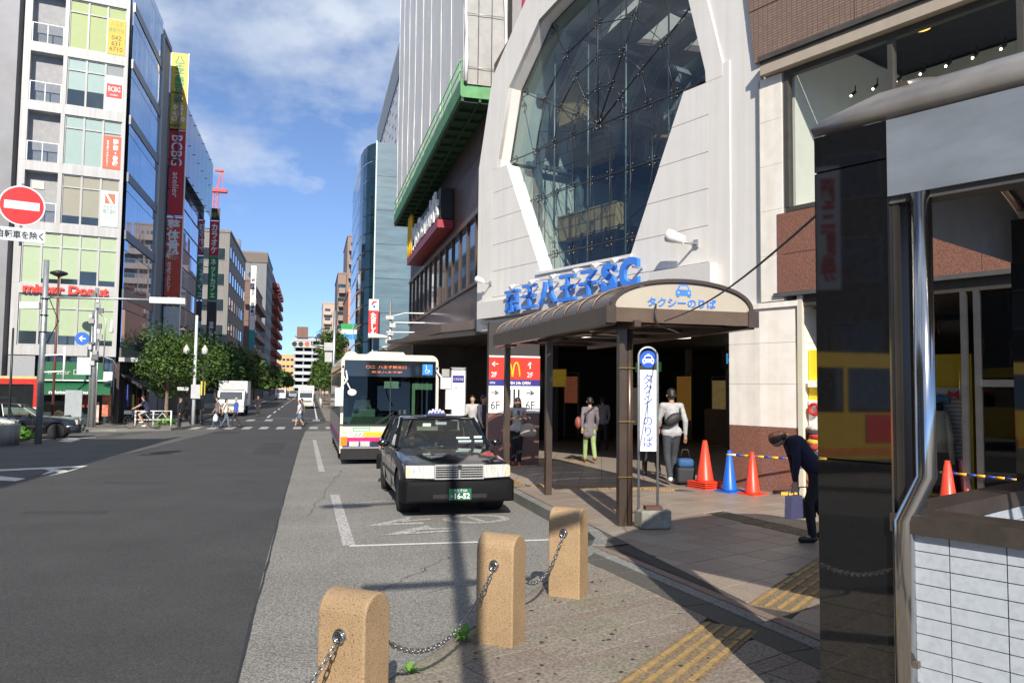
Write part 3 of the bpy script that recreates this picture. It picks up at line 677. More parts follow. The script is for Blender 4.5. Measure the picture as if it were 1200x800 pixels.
# blue letters: each character stands free of the wall
for s_, u_, w_, z_, h_ in (('京', 1.98, .66, 4.20, .68), ('王', 2.74, .62, 4.22, .60), ('八', 3.50, .70, 4.24, .58), ('王', 4.26, .64, 4.28, .62), ('子', 5.02, .64, 4.30, .64), ('S', 5.72, .48, 4.36, .66), ('C', 6.36, .58, 4.38, .68)):
    text(s_, w_, h_, BLUEL, gate, (u_+.12, -0.29, z_), 0.09, name='sign_letter', bold=0.016 if s_ not in 'SC' else 0.045)
mb = MB()
for u_ in (1.9, 2.78, 3.62, 4.46, 5.22, 5.9, 6.52): mb.box(u_-.02, u_+.02, -.28, -.2, 4.0, 4.06); mb.box(u_-.02, u_+.02, -.28, 0, 4.5, 4.54)
mb.obj('letter_bracket', STEEL, gate)
def floodlamp(x_, z, sc_, label, m=WHITE):
    p_ = gate.matrix_basis if False else None
    t = thing('floodlight', label, 'lamp'); t.location = V((4.58, 21.5, 0))+V((math.sin(R(160)), math.cos(R(160)), 0))*x_ + V((0, 0, z)); t.rotation_euler = (0, 0, az(160))
    mb = MB(); mb.tube([(0, 0, -.02), (0, -.22*sc_, -.02), (-.06*sc_, -.3*sc_, 0)], 0.025*sc_, 6); mb.box(-.05*sc_, .05*sc_, -.04, -.001, -.08*sc_, .06*sc_); mb.obj('bracket', STEEL, t)
    mb = MB(); mb.tube([(.0, -.30*sc_, .02*sc_), (-.20*sc_, -.38*sc_, .10*sc_), (-.28*sc_, -.41*sc_, .13*sc_)], [.07*sc_, .11*sc_, .12*sc_], 10); mb.obj('lamp_head', m, t)
    return t
floodlamp(8.05, 4.83, 1.15, 'white floodlight on the gate wall above the taxi shelter roof')
floodlamp(0.55, 4.83, 0.8, 'small white floodlight at the far left corner of the gate wall')
for k, (u_, nm) in enumerate(((2.4, 'first'), (3.25, 'second'), (4.1, 'third'), (4.95, 'fourth'), (5.62, 'fifth'), (6.25, 'sixth'))):
    t = thing('letter_spotlight', '%s small white spotlight from the left among the blue gate letters' % nm, 'lamp', tuple(V((4.58, 21.5, 0))+V((math.sin(R(160)), math.cos(R(160)), 0))*u_ + V((0, 0, 4.48+.035*k))), az(160), 'spotlights among the blue letters')
    mb = MB(); mb.tube([(0, 0, .12), (0, -.5, .05)], .018, 5); mb.obj('arm', STEEL, t)
    mb = MB(); mb.tube([(0, -.46, .05), (0, -.60, -.02), (0, -.62, -.03)], [.04, .065, .065], 8); mb.obj('lamp_head', WHITE, t)
# column with granite foot carrying the right end of the arch
col = thing('gate_column', 'cream stone column with a red granite foot at the right end of the white arch', 'column', (4.58, 21.5, 0), az(160))
for nm, z0, z1, m in (('granite_block', 0.14, 1.29, GRAN), ('stone_block', 1.295, 2.05, STONEW), ('stone_block', 2.055, 2.78, STONEW), ('stone_block', 2.785, 3.40, STONEW)):
    mb = MB(); mb.prism([(8.86, -0.02), (9.56, -0.02), (10.26, 0.04), (10.26, 0.9), (8.95, 0.9)], z0, z1); mb.obj(nm, m, col)
mb = MB(); mb.prism([(8.82, -0.06), (9.56, -0.06), (10.32, 0.0), (10.32, 0.9), (8.9, 0.9)], 3.405, 3.50); mb.obj('corbel', STONEW, col)
# entrance hall below the arch
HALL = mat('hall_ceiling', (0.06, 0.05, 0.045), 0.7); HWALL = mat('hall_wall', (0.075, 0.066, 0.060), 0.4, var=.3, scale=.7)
mb = MB()
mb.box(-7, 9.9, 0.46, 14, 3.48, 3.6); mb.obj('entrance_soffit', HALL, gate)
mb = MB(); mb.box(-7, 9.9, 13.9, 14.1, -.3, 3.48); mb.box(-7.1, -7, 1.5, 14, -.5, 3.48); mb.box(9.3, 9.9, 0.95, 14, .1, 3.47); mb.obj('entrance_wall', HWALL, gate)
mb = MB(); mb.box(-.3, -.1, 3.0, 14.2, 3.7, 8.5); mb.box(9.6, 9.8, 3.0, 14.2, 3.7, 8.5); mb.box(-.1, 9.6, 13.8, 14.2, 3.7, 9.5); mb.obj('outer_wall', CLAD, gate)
# glass doors, lit notices and shop fronts inside the hall
mb = MB()
for x_ in (8.75, 8.2): mb.box(x_-.03, x_+.03, 1.4, 1.5, .14, 3.3)
mb.obj('door_frame', CHROME, gate)
pane([(8.2, .16), (8.72, .16), (8.72, 3.3), (8.2, 3.3)], 1.45, glass('dark_door_glass', (.5, .55, .5), .4), gate, 'door_pane')
LIT = lambda n, c, e: mat(n, c, 0.5, var=0.15, scale=5, emit=e)
mb = MB(); mb.box(-3.4, -2.5, 5.0, 5.1, 2.0, 2.6); mb.obj('lit_notice', LIT('yellow_lit', (.5, .32, .03), .12), gate)
mb = MB(); mb.box(6.9, 8.0, 4.0, 4.1, 1.0, 2.6); mb.obj('pink_poster_frame', LIT('pink_lit', (.35, .10, .13), .10), gate)
mb = MB(); mb.box(7.0, 7.9, 3.98, 4.0, 1.1, 2.5); mb.obj('poster_sheet', LIT('poster_dim', (.16, .13, .14), .15), gate)
text('KEIHACHI', 1.35, 0.17, LIT('sign_lilac', (.6, .55, .8), .9), gate, (5.0, 6.0, 2.78)); text('k8', 0.5, 0.3, LIT('sign_cyan', (.05, .3, .6), .5), gate, (3.95, 6.0, 2.84), bold=.02)
mb = MB(); mb.box(3.5, 6.2, 6.02, 6.3, 2.55, 3.1); mb.obj('hall_sign_board', DARK, gate)
mb = MB()
for k in range(9):
    x_, y_, z_ = random.uniform(0, 8), random.uniform(7, 12), 3.4
    mb.ball((x_, y_, z_), 0.05, 6)
for x_, z_ in ((3.0, 2.3), (2.9, 1.5), (0.6, 2.1), (4.4, 1.6), (5.3, 2.0)): mb.ball((x_, 10, z_), 0.05, 6)
mb.box(4.0, 4.5, 10.5, 10.6, 1.8, 1.86); mb.box(1.4, 1.8, 9, 9.1, 2.3, 2.5)
mb.obj('downlight', LIT('lamp_glow', (1, .85, .6), 5), gate)
mb = MB()
for k in range(8): mb = MB(); mb.box(-2.5+k*1.35, -2.35+k*1.35, 8.5+(k % 3), 8.7+(k % 3), .1, 3.4); mb.obj('shopfront_post', mat('post_pale', (.16, .14, .12), .5), gate)
for b_ in ((0.2, 2.0, 9.0, 9.3, .1, 1.3), (5.2, 6.3, 8.0, 8.6, .1, 1.2)): mb = MB(); mb.box(*b_); mb.obj('shop_counter', mat('counter_wood', (.22, .13, .07), .5), gate)
for x0, x1, z0, z1, y_, c in ((-3.2, -1.9, 2.6, 2.95, 9, (.04, .25, .06)), (-.6, .0, .9, 2.4, 8.5, (.25, .12, .02)), (3.1, 3.5, .7, 2.0, 7.0, (.35, .08, .05)), (2.2, 3.0, .6, 1.6, 9.4, (.3, .27, .2))):
    mb = MB(); mb.box(x0, x1, y_, y_+.06, z0, z1); mb.obj('glow_board', LIT('display_%d' % int(x0*10+100), c, .25), gate)

for k, (u_, y_, z0, z1, w_, c, e) in enumerate(((6.9, 9, .5, 2.3, .8, (.5, .42, .28), .35), (5.9, 11, .9, 2.0, 1.4, (.30, .28, .24), .3), (4.6, 12, .3, 2.2, .5, (.5, .25, .06), .4), (3.5, 11, 2.3, 2.7, 1.6, (.28, .05, .04), .5), (1.7, 12, .8, 1.9, 1.2, (.35, .33, .30), .3), (.4, 10, 2.5, 2.8, .9, (.05, .22, .30), .5),
    (-1.2, 11, .7, 2.3, .9, (.42, .30, .12), .3), (-3.6, 9, .6, 2.0, 1.0, (.30, .26, .22), .3), (-5.0, 7, 1.4, 2.4, .8, (.32, .10, .05), .4), (7.7, 7, .9, 2.1, .4, (.40, .36, .34), .25))):  # glowing boards added at loose spots to lighten the dark hall
    mb = MB(); mb.box(u_, u_+w_, y_, y_+.05, z0, z1); d_ = mb.obj('glow_board', mat('added_glow_%d' % k, c, .5, var=.6, scale=5, emit=e*.5), gate)
    mb = MB(); mb.box(u_-.05, u_, y_-.02, y_+.05, .1, z1+.1); mb.box(u_+w_, u_+w_+.05, y_-.02, y_+.05, .1, z1+.1); mb.box(u_-.05, u_+w_+.05, y_-.02, y_+.05, z1+.1, z1+.16); mb.obj('shop_frame', mat('post_pale', (0, 0, 0)), d_)
for k in range(6):
    mb = MB(); mb.box(.6+k*1.3, 1.5+k*1.3, 3.0+(k % 3)*2.4, 3.12+(k % 3)*2.4, 3.44, 3.475); mb.obj('added_ceiling_glow', LIT('strip_glow', (.9, .85, .75), 1.6), gate)  # glowing strips added under the soffit to brighten the hall
# granite pier with the lit restaurant panel under the left end of the arch
pier = thing('entrance_pier', 'brown granite pier at the mall entrance carrying the red and white restaurant sign', 'pier', (4.12, 18.1, 0.1), 0)
mb = MB(); mb.box(-0.02, 1.24, 0.06, 0.28, 0.0, 1.23); mb.obj('granite_base', GRAN, pier)
mb = MB(); mb.box(-0.02, 1.24, 0.08, 0.26, 1.235, 3.4); mb.obj('pier_core', mat('pier_dark', (.03, .025, .022), .5), pier)
sg_ = thing('restaurant_sign', 'square sign with golden arches, floor arrows and 24 hours band on the granite pier', 'sign', (4.12, 18.12, 0.1), 0)
RED = mat('sign_red', (0.62, 0.035, 0.02), 0.4, var=0.05); WS = mat('sign_white', (0.80, 0.80, 0.80), 0.4, var=0.03); NAVY = mat('sign_navy', (0.03, 0.03, 0.22), 0.4, var=0.05)
YEL = mat('sign_yellow', (0.85, 0.50, 0.02), 0.4, var=0.05); INK = mat('sign_black', (0.015, 0.015, 0.015), 0.5)
mb = MB(); mb.box(-.02, 1.24, 0, .06, 2.03, 2.56); mb.obj('red_panel', RED, sg_)
mb = MB(); mb.box(-.02, 1.24, 0, .06, 1.88, 2.028); mb.obj('navy_band', NAVY, sg_)
mb = MB(); mb.box(-.02, 1.24, 0, .06, 1.235, 1.878); mb.obj('white_panel', WS, sg_)
mb = MB(); mb.box(-.02, 1.24, 0, .055, 2.563, 2.60); mb.obj('top_trim', WS, sg_)
mb = MB()
for s_ in (-1, 1):
    c = [(0.55+s_*0.095+0.085*math.cos(R(a))*(1), -.01, 2.08+0.36*max(0, math.sin(R(a)))) for a in range(0, 181, 15)]
    mb.tube(c, [0.022]*len(c), 6)
mb.obj('golden_arches', YEL, sg_)
text('←', .16, .12, WS, sg_, (.12, 0, 2.40), .003, bold=.02); text('2F', .14, .12, WS, sg_, (.10, 0, 2.15), .003, bold=.01)
text('↑', .12, .17, WS, sg_, (.99, 0, 2.38), .003, bold=.02); text('2F', .15, .12, WS, sg_, (.99, 0, 2.15), .003)
text('OPEN 24h OPEN', .60, .07, WS, sg_, (.70, 0, 1.952), .003, bold=.02); text('OPEN', .13, .05, WS, sg_, (.06, 0, 1.952), .003)
text('→', .20, .12, INK, sg_, (1.0, 0, 1.72), .003, bold=.03); text('6F', .22, .20, INK, sg_, (1.0, 0, 1.42), .003); text('→', .20, .12, INK, sg_, (.12, 0, 1.72), .003, bold=.03); text('6F', .22, .20, INK, sg_, (.14, 0, 1.42), .003)
mb = MB()
for k in range(4): mb.box(.36+k*.11, .405+k*.11, -.004, 0, 1.44, 1.80)
mb.obj('black_bars', INK, sg_)

# ================================================================ MALL WING along the kerb
KW = mat('brown_wall_panel', (0.075, 0.045, 0.038), 0.45, var=0.15, scale=0.8, streak=0.15)
wing = thing('mall_wing', 'dark brown shopping wing with a window band between white gate and blue tower', 'building', (5.6, 22.0, 0), az(0)+R(180))
# local +x runs towards the camera (heading 180), -y faces the street
for k in range(9):
    for z0, z1 in ((8.35, 10.2), (10.22, 12.6)):
        mb = MB(); mb.box(-24.2+k*2.7, -24.2+k*2.7+2.68, 0, .2, z0, z1); mb.obj('wall_panel', KW, wing)
mb = MB(); mb.box(-24.2, .3, .05, .35, 3.4, 8.3); mb.box(-24.2, -24.0, .1, 14, -.6, 12.6); mb.box(-24.2, .3, .25, 14, 12.5, 12.7); mb.box(-24.2, .3, .25, 1, 3.5, 3.8); mb.obj('wing_structure', KW, wing)
mb = MB(); mb.box(-24.2, .3, -.12, 0, 8.02, 8.14); mb.box(-24.2, .3, -.06, 0, 8.15, 8.3); mb.box(-24.2, .3, -.10, .04, 5.55, 5.66); mb.obj('window_band_rail', mat('bronze_rail', (0.20, 0.15, 0.11), .35, .6), wing)
wf = MB(); wf.box(0, .07, -.07, .04, 5.66, 8.02); wfm = wf.mesh('mullion', BROWN)
wp = MB(); wp.add([(0.07, -.0, 5.67), (1.55, -.0, 5.67), (1.55, -.0, 8.0), (0.07, -.0, 8.0)], [(0, 1, 2, 3)]); wpm = wp.mesh('window_pane', PANE)
for k in range(15): inst('mullion', wfm, wing, (-24.2+k*1.6, 0, 0)); inst('window_pane', wpm, wing, (-24.2+k*1.6, 0, 0))
for k in range(8):
    mb = MB(); mb.box(-24.2+k*3.03, -24.2+k*3.03+3.0, -.02, .05, 4.05, 5.54); mb.obj('granite_spandrel', mat('polished_brown_granite', (0.10, 0.05, 0.035), .15, var=.3, scale=12), wing)
# canopy over the pavement, its edge swinging in towards the gate
can = [(-24.2, -1.9), (-6.5, -1.9), (-3.0, -1.55), (-.4, -.6), (.3, 0.2), (.3, 1), (-24.2, 1)]
mb = MB(); mb.prism(can, 3.70, 3.98); mb.obj('canopy', mat('canopy_brown', (0.16, 0.12, 0.10), .4, .2, var=.12), wing)
mb = MB(); mb.prism([(a, b+.06) for a, b in can], 3.62, 3.697); mb.obj('canopy_soffit', mat('soffit_grey', (0.30, 0.28, 0.26), .7), wing)
mb = MB(); mb.box(-24, -6, 3.2, 3.4, -.6, 3.6); mb.obj('arcade_back_wall', HWALL, wing)
mb = MB(); mb.box(0, .6, .3, .9, -.6, 3.62); apm = mb.mesh('arcade_pillar', KW)
for x_ in (-23.5, -19, -14.5, -10): inst('arcade_pillar', apm, wing, (x_, 0, 0))
for x0, x1, c in ((-20, -17, (.5, .35, .05)), (-15, -12.5, (.1, .3, .15)), (-11, -8, (.5, .45, .3))):
    mb = MB(); mb.box(x0, x1, 3.1, 3.18, 1.9, 2.6); mb.obj('arcade_lit_sign', LIT('arc_%d' % int(-x0), c, .4), wing)
# restaurant sign high on the wing
rs = thing('wing_restaurant_sign', 'projecting letters over a red bar with yellow arches on the brown wing wall', 'sign', (5.45, 42.3, 8.65), az(180))
mb = MB(); mb.box(0, 10.6, -.55, .12, -.12, .22); mb.obj('red_bar', mat('bar_red', (0.30, 0.02, 0.03), .4), rs)
mb = MB(); mb.box(1.6, 10.4, -.40, .12, .30, 1.62); mb.obj('letter_backing', BLACK, rs)
text("McDonald's", 8.4, 1.25, WHITE, rs, (6.0, -.42, 1.0), .1, bold=.03)
mb = MB()
for s_ in (-1, 1):
    c = [(0.75+s_*0.36+0.33*math.cos(R(a)), -.45, .2+2.2*max(0, math.sin(R(a)))) for a in range(0, 181, 15)]; mb.tube(c, 0.11, 6)
mb.obj('golden_arches', YEL, rs)

# scaffold deck and wrapped facade above the wing
scf = thing('green_scaffold', 'green scaffold deck hanging from the wing under the white wrapped facade', 'scaffold', (4.5, 24.7, 11.45), az(180))
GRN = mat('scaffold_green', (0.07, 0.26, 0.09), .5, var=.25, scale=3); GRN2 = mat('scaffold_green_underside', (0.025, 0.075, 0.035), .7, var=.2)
mb = MB(); mb.box(-20.8, 0, 0, 1.35, -.02, .06); mb.obj('deck_board', GRN2, scf)
for k in range(15):
    mb = MB(); mb.box(-20.8+k*1.4, -20.8+k*1.4+1.38, -.03, .0, -.03, .55 if k % 2 else .5); mb.obj('toe_panel', GRN, scf)
mb = MB(); mb.box(0, .03, -.03, 1.35, -.03, .55); mb.obj('end_panel', GRN, scf)
mb = MB()
for k in range(22): mb.box(-20.8+k*.98, -20.7+k*.98, .02, 1.33, -.14, -.022)
mb.box(-20.8, 0, .0, .12, -.16, -.03); mb.box(-20.8, 0, .62, .7, -.15, -.03); mb.box(-20.8, 0, 1.22, 1.33, -.16, -.03); mb.obj('deck_beam', GRN2, scf)
mb = MB()
for k in range(13): mb.tube([(-20.75+k*1.72, -.01, 0), (-20.75+k*1.72, -.01, 1.25)], .025, 6)
for z in (.85, 1.2): mb.tube([(-20.8, -.01, z), (0, -.01, z)], .022, 6); mb.tube([(0, 0, z), (0, 1.35, z)], .022, 6)
mb.tube([(0, 1.33, 0), (0, 1.33, 1.25)], .025, 6); mb.obj('guard_rail', mat('rail_green', (0.14, 0.42, 0.16), .5), scf)
# sheet: rippled cloth with sleeves and lashing lines
SHEET = mat('scaffold_sheet', (0.82, 0.81, 0.79), .8, var=.08, scale=2.0, bump=.04, bscale=5, stretch=(1, 1, .25))
sh = thing('scaffold_wrap', 'pale grey protective sheeting wrapped round the tall scaffold above the green deck', 'sheeting', (4.55, 24.6, 11.6), az(180))
def clothgrid(x0, x1, y, z0, z1, nx, nz, amp, side=False, ph=0):
    mb = MB(); vs = []
    for j in range(nz+1):
        for i in range(nx+1):
            u_ = x0+(x1-x0)*i/nx; z = z0+(z1-z0)*j/nz
            d = amp*(math.sin(u_*2.6+ph)+.6*math.sin(u_*6.1+1.3*math.sin(z*.35)+ph)+.35*math.sin(u_*13+z*.8))*(.6+.4*math.sin(z*.9+u_))
            d += .004*abs(math.sin((u_*.7+z)*1.7))
            vs.append((u_, y+d, z) if not side else (y+d, u_, z))
    mb.add(vs, [(j*(nx+1)+i, j*(nx+1)+i+1, (j+1)*(nx+1)+i+1, (j+1)*(nx+1)+i) for j in range(nz) for i in range(nx)], 0, True); return mb
bays = [-20.6, -18.2, -15.6, -13.0, -10.2, -7.6, -4.9, -2.5, -.05]
for k in range(8): clothgrid(bays[k], bays[k+1]-.04,   .05, .2, 26, 18, 60, .0035, ph=k).obj('cloth_panel', SHEET, sh)
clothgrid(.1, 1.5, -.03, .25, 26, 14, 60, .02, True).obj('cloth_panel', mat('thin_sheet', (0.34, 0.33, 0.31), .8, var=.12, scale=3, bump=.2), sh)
mb = MB()
for k, x_ in enumerate(bays): mb.tube([(x_-.02, .035+.012*math.sin(z*.9+k), z) for z in [0.3+i*1.0 for i in range(26)]], [.016+.006*math.sin(i*2.1+k) for i in range(26)], 6)
for y_ in (.08, 1.42): mb.tube([(.06, y_+.03*math.sin(z*1.3), z) for z in [0.3+i*.8 for i in range(32)]], [.06+.025*math.sin(i*1.9) for i in range(32)], 6)
mb.obj('laced_seam', mat('seam_white', (0.70, 0.69, 0.67), .8), sh)
mb = MB()
for j in range(14): mb.tube([(.05, .1, .8+j*1.8), (.05, 1.4, .8+j*1.8)], .014, 4)
for y_ in (.5, .95): mb.tube([(.05, y_, .3), (.05, y_, 26)], .014, 4)
mb.obj('scaffold_tube', STEEL, sh)
mb = MB(); mb.box(-20.5, -.2, 1.7, 12, -.2, 27); mb.obj('tower_core', mat('tower_wall', (0.25, 0.24, 0.23), .8), sh)
# raspberry drum beside the arch
dr = thing('red_drum_tower', 'raspberry coloured round tower rising between the sheeting and the white arch', 'tower', (7.2, 25.5, 0), 0)
mb = MB()
for k in range(8): mb.lathe([(.95, 9.6+k*1.55), (.95, 9.6+k*1.55+1.53)], 28)
mb.obj('drum_panel', mat('raspberry_panel', (0.33, 0.035, 0.07), .4, var=.08), dr)
mb = MB(); mb.lathe([(.90, 8.5), (.90, 22)], 24); mb.obj('drum_core', DARK, dr)
mb = MB(); mb.box(-1.0, 3, .2, 4, 3.8, 9.5); mb.box(-.4, .9, -.3, .5, 12.6, 22); mb.obj('drum_wall', DARK, dr)
# ================================================================ RIGHT BUILDING (brick band, big windows, granite)
rb = thing('brick_shop_building', 'brown tiled shop building with large upper windows to the right of the white gate', 'building', (7.58, 13.13, 0), az(158))
def brickmat(name, c1, c2, mo, w_, h_, ms):
    m = bpy.data.materials.new(name); m.use_nodes = True; t = m.node_tree; n = t.nodes; l = t.links; b = n['Principled BSDF']
    g = n.new('ShaderNodeTexCoord'); sp_ = n.new('ShaderNodeSeparateXYZ'); cb = n.new('ShaderNodeCombineXYZ'); l.new(g.outputs['Object'], sp_.inputs[0]); l.new(sp_.outputs['X'], cb.inputs[0]); l.new(sp_.outputs['Z'], cb.inputs[1])
    br = n.new('ShaderNodeTexBrick'); l.new(cb.outputs[0], br.inputs[0]); br.offset = 0; br.inputs['Scale'].default_value = 1
    br.inputs['Brick Width'].default_value = w_; br.inputs['Row Height'].default_value = h_; br.inputs['Mortar Size'].default_value = ms
    br.inputs['Color1'].default_value = (*c1, 1); br.inputs['Color2'].default_value = (*c2, 1); br.inputs['Mortar'].default_value = (*mo, 1)
    l.new(br.outputs[0], b.inputs['Base Color']); b.inputs['Roughness'].default_value = 0.6
    bp = n.new('ShaderNodeBump'); bp.inputs['Strength'].default_value = .5; bp.inputs['Distance'].default_value = .01; l.new(br.outputs['Fac'], bp.inputs['Height']); bp.invert = True; l.new(bp.outputs[0], b.inputs['Normal']); return m
TILEB = brickmat('brown_mosaic_tile', (0.25, 0.165, 0.13), (0.21, 0.135, 0.105), (0.10, 0.075, 0.06), 0.10, 0.048, 0.006)
for x0, x1 in ((-1.35, 2.55), (2.57, 6.2), (6.22, 10)):
    for z0, z1 in ((7.96, 8.95), (8.97, 12.5)):
        mb = MB(); P = [(x0, z0), (x1, z0), (x1, z1), (x0, z1)]
        if x0 < 0: P = [(0.62-(z0-7.9)*.12, z0), (x1, z0), (x1, z1), (0.62-(z1-7.9)*.12, z1)]
        mb.prism(P, -.02, .2, 0, 'y'); mb.obj('tiled_panel', TILEB, rb)
mb = MB()
mb.box(.82, 10, -.22, -.05, 7.86, 7.95); mb.box(.84, 10, -.18, -.04, 7.80, 7.858); mb.obj('cornice', mat('cornice_metal', (0.13, 0.115, 0.10), .4, .5, var=.2), rb)
mb = MB(); mb.prism([(.84, -.17), (10, -.17), (10, .10), (.84, .10)], 7.62, 7.797); mb.obj('cornice_soffit', mat('soffit_beige', (0.40, 0.34, 0.27), .7, var=.08), rb)
mb = MB()
for k in range(5): mb = MB(); mb.box(.72, 1.18, -.02, .4, 3.52+k*.82, 3.52+k*.82+.815 if k < 4 else 7.6); mb.obj('stone_block', STONEW, rb)
mb = MB(); mb.box(.705, .718, -.03, .1, 3.5, 7.6); mb.box(1.183, 1.22, .0, .1, 3.5, 7.6); mb.obj('shadow_joint', mat('joint_grey', (.2, .19, .18), .6), rb)
FRM = mat('window_frame_bronze', (0.10, 0.095, 0.085), .4, .4)
mb = MB(); mb.box(1.22, 10, .0, .12, 5.08, 5.16); mb.box(1.22, 10, .0, .12, 7.52, 7.62); mb.obj('window_rail', FRM, rb)
mf = MB(); mf.box(-.04, .04, -.01, .12, 5.16, 7.52); mfm = mf.mesh('mullion', FRM)
for x_ in (1.26, 3.14, 4.98, 6.9, 8.8): inst('mullion', mfm, rb, (x_, 0, 0))
SHOPG = glass('shop_glass', (.93, .95, .93), .98, .01, .7)
for x0, x1 in ((1.3, 3.1), (3.18, 4.94), (5.02, 6.86), (6.94, 8.76)): pane([(x0, 5.17), (x1, 5.17), (x1, 7.51), (x0, 7.51)], .06, SHOPG, rb, 'upper_window')
mb = MB(); mb.box(1.3, 10, 4.0, 4.1, 5.1, 8.5); mb.box(1.25, 1.3, .2, 4.0, 5.1, 8.5); mb.box(1.3, 10, .1, 4, 5.0, 5.08); mb.obj('room_wall', mat('room_white', (0.62, 0.63, 0.58), .8, var=.04), rb)
mb = MB(); mb.box(1.3, 10, .25, 4, 8.55, 8.7); mb.obj('room_ceiling', mat('ceiling_dark', (0.035, 0.035, 0.045), .8), rb)
LG = LIT('warm_spot', (1, .85, .6), 6)
for k in range(8):
    x_ = 1.7+k*.42
    mb = MB(); mb.tube([(x_, 1.5, 7.58), (x_, 1.5, 7.46)], .012, 4); mb.tube([(x_, 1.5, 7.46), (x_-.03, 1.42, 7.38)], .03, 6); t_ = mb.obj('track_spot', BLACK, rb); mb = MB(); mb.ball((x_-.035, 1.41, 7.37), .022, 6); mb.obj('bulb', LG, t_)
for x_, y_ in ((2.6, 2.2), (4.3, 1.7)):
    mb = MB(); mb.lathe([(.14, 8.52), (.14, 8.545)], 14, (x_, y_)); mb.obj('downlight', LIT('orange_light', (1, .55, .12), 1.5), rb)
# granite band
gp = [1.06, 2.86, 4.42, 6.2, 8.0, 10]
mb = MB(); mb.box(1.0, 10, .05, .4, 3.60, 5.07); mb.obj('band_core', BLACK, rb)
for k in range(5):
    for z0, z1 in ((3.66, 4.325), (4.335, 5.06)):
        mb = MB(); mb.box(gp[k]+.004, gp[k+1]-.004, -.03, .05, z0, z1); mb.obj('granite_panel', GRAN, rb)
mb = MB(); mb.box(1.0, 10, -.06, .35, 3.585, 3.655); mb.obj('band_trim', mat('trim_grey', (.16, .155, .15), .4, .5), rb)
# shop front at street level
mb = MB()
mb.box(1.50, 10, .05, .5, 3.40, 3.58)
mb.obj('shop_header', mat('header_dark', (.05, .045, .04), .5), rb)
mb = MB(); mb.box(1.43, 1.52, .0, .07, .14, 3.58); mb.obj('entrance_post', mat('cream_post', (.60, .57, .48), .5, var=.05), rb)
STF = mat('brushed_frame', (0.33, 0.33, 0.34), .3, .9, var=.15)
fm_ = MB(); fm_.box(-.04, .04, .04, .12, .15, 3.4); fmm = fm_.mesh('door_frame', STF)
for x_ in (4.12, 4.30, 5.4): inst('door_frame', fmm, rb, (x_, 0, 0))
for z0, z1 in ((2.02, 2.12), (.15, .35)): mb = MB(); mb.box(4.34, 5.36, .05, .11, z0, z1); mb.obj('door_rail', STF, rb)
pane([(4.34, .35), (5.36, .35), (5.36, 2.02), (4.34, 2.02)], .08, glass('smoked_glass', (.35, .33, .32), .3), rb, 'door_pane')
pane([(4.34, 2.12), (5.36, 2.12), (5.36, 3.38), (4.34, 3.38)], .08, glass('smoked_glass', (.35, .33, .32), .3), rb, 'door_pane')
pane([(2.5, .2), (4.08, .2), (4.08, 3.38), (2.5, 3.38)], .08, SHOPG, rb, 'shop_window')
YW = mat('yellow_shop_wall', (0.72, 0.55, 0.015), .6, var=.05)
for b_ in ((1.2, 3.30, 2.2, 2.3, .1, 2.60), (1.40, 2.1, .37, .42, .15, 2.65)): mb = MB(); mb.box(*b_); mb.obj('yellow_wall', YW, rb)
mb = MB(); mb.box(1.2, 10, 4.4, 4.5, 0.1, 3.5); mb.box(1.2, 10, .5, 4.5, 3.40, 3.5); mb.box(4.9, 5.0, .5, 4.4, .1, 3.4); mb.obj('shop_back_wall', mat('shop_dark', (.06, .05, .045), .7), rb)
mb = MB(); mb.box(2.62, 3.24, 2.14, 2.198, .3, 2.02); lp_ = mb.obj('louvre_panel', mat('louvre_white', (.62, .64, .66), .5), rb)
for k in range(17):
    mb = MB(); mb.box(2.72, 3.14, 2.12, 2.139, .75+k*.07, .75+k*.07+.035); mb.obj('slat', mat('slat_grey', (.32, .34, .36), .5), lp_)
mb = MB(); mb.box(1.42, 1.72, .33, .368, .8, 1.78); mb.box(1.46, 1.8, .25, .368, 2.0, 2.12); mb.obj('display_board', WHITE, rb)
def deco(nm, label, cat, M_, parts):
    t = thing(nm, label, cat); t.matrix_world = M_
    for n_, mb_, m_ in parts: mb_.obj(n_, m_, t)
    return t
MR = Matrix.Translation((7.58, 13.13, 0)) @ Matrix.Rotation(az(158), 4, 'Z')
parts = []
mb = MB()
mb.lathe([(.10, 0), (.12, .02), (.10, .04)], 14)
w1 = MB(); w1.tube([(1.56+.09*math.cos(R(a)), .27, 1.62+.09*math.sin(R(a))) for a in range(0, 361, 30)], .030, 6)
deco('red_wreath', 'red wreath hanging on the white display board at the yellow shop entrance', 'wreath', MR, [('ring', w1, mat('wreath_red', (.5, .02, .02), .7))])
cl = []
for k, (c, z) in enumerate((((.04, .04, .05), 1.22), ((.5, .04, .04), 1.16), ((.6, .4, .05), 1.06), ((.35, .04, .04), .97), ((.05, .05, .08), .86), ((.55, .5, .45), 1.30))):
    b_ = MB(); b_.ball((1.57+.03*math.sin(k*2), .24, z), .13, 8, sc=(1, .45, .42)); cl.append(('garment', b_, mat('garment_%d' % k, c, .85, var=.3, scale=20)))
deco('clothes_bundle', 'stack of red, black and mustard garments hanging at the shop entrance', 'clothes', MR, cl)
g1 = MB()                     # long sleeved top on a hanger behind the glass
g1.tube([(2.84, 2.0, 1.62), (2.84, 2.0, 1.2), (2.84, 2.0, .92)], [.15, .17, .16], 10); g1.tube([(2.94, 2.0, 1.56), (3.02, 2.0, 1.2), (3.05, 2.0, .72)], [.07, .06, .045], 8)
g2_ = MB(); g2_.tube([(2.84, 2.02, .92), (2.86, 2.02, .5), (2.86, 2.02, .22)], [.16, .17, .15], 10); g2_.tube([(3.02, 2.05, .8), (3.05, 2.05, .4), (3.06, 2.05, .2)], [.08, .1, .1], 8)
g3 = MB(); g3.ball((2.84, 2.0, 1.68), .085, 8)
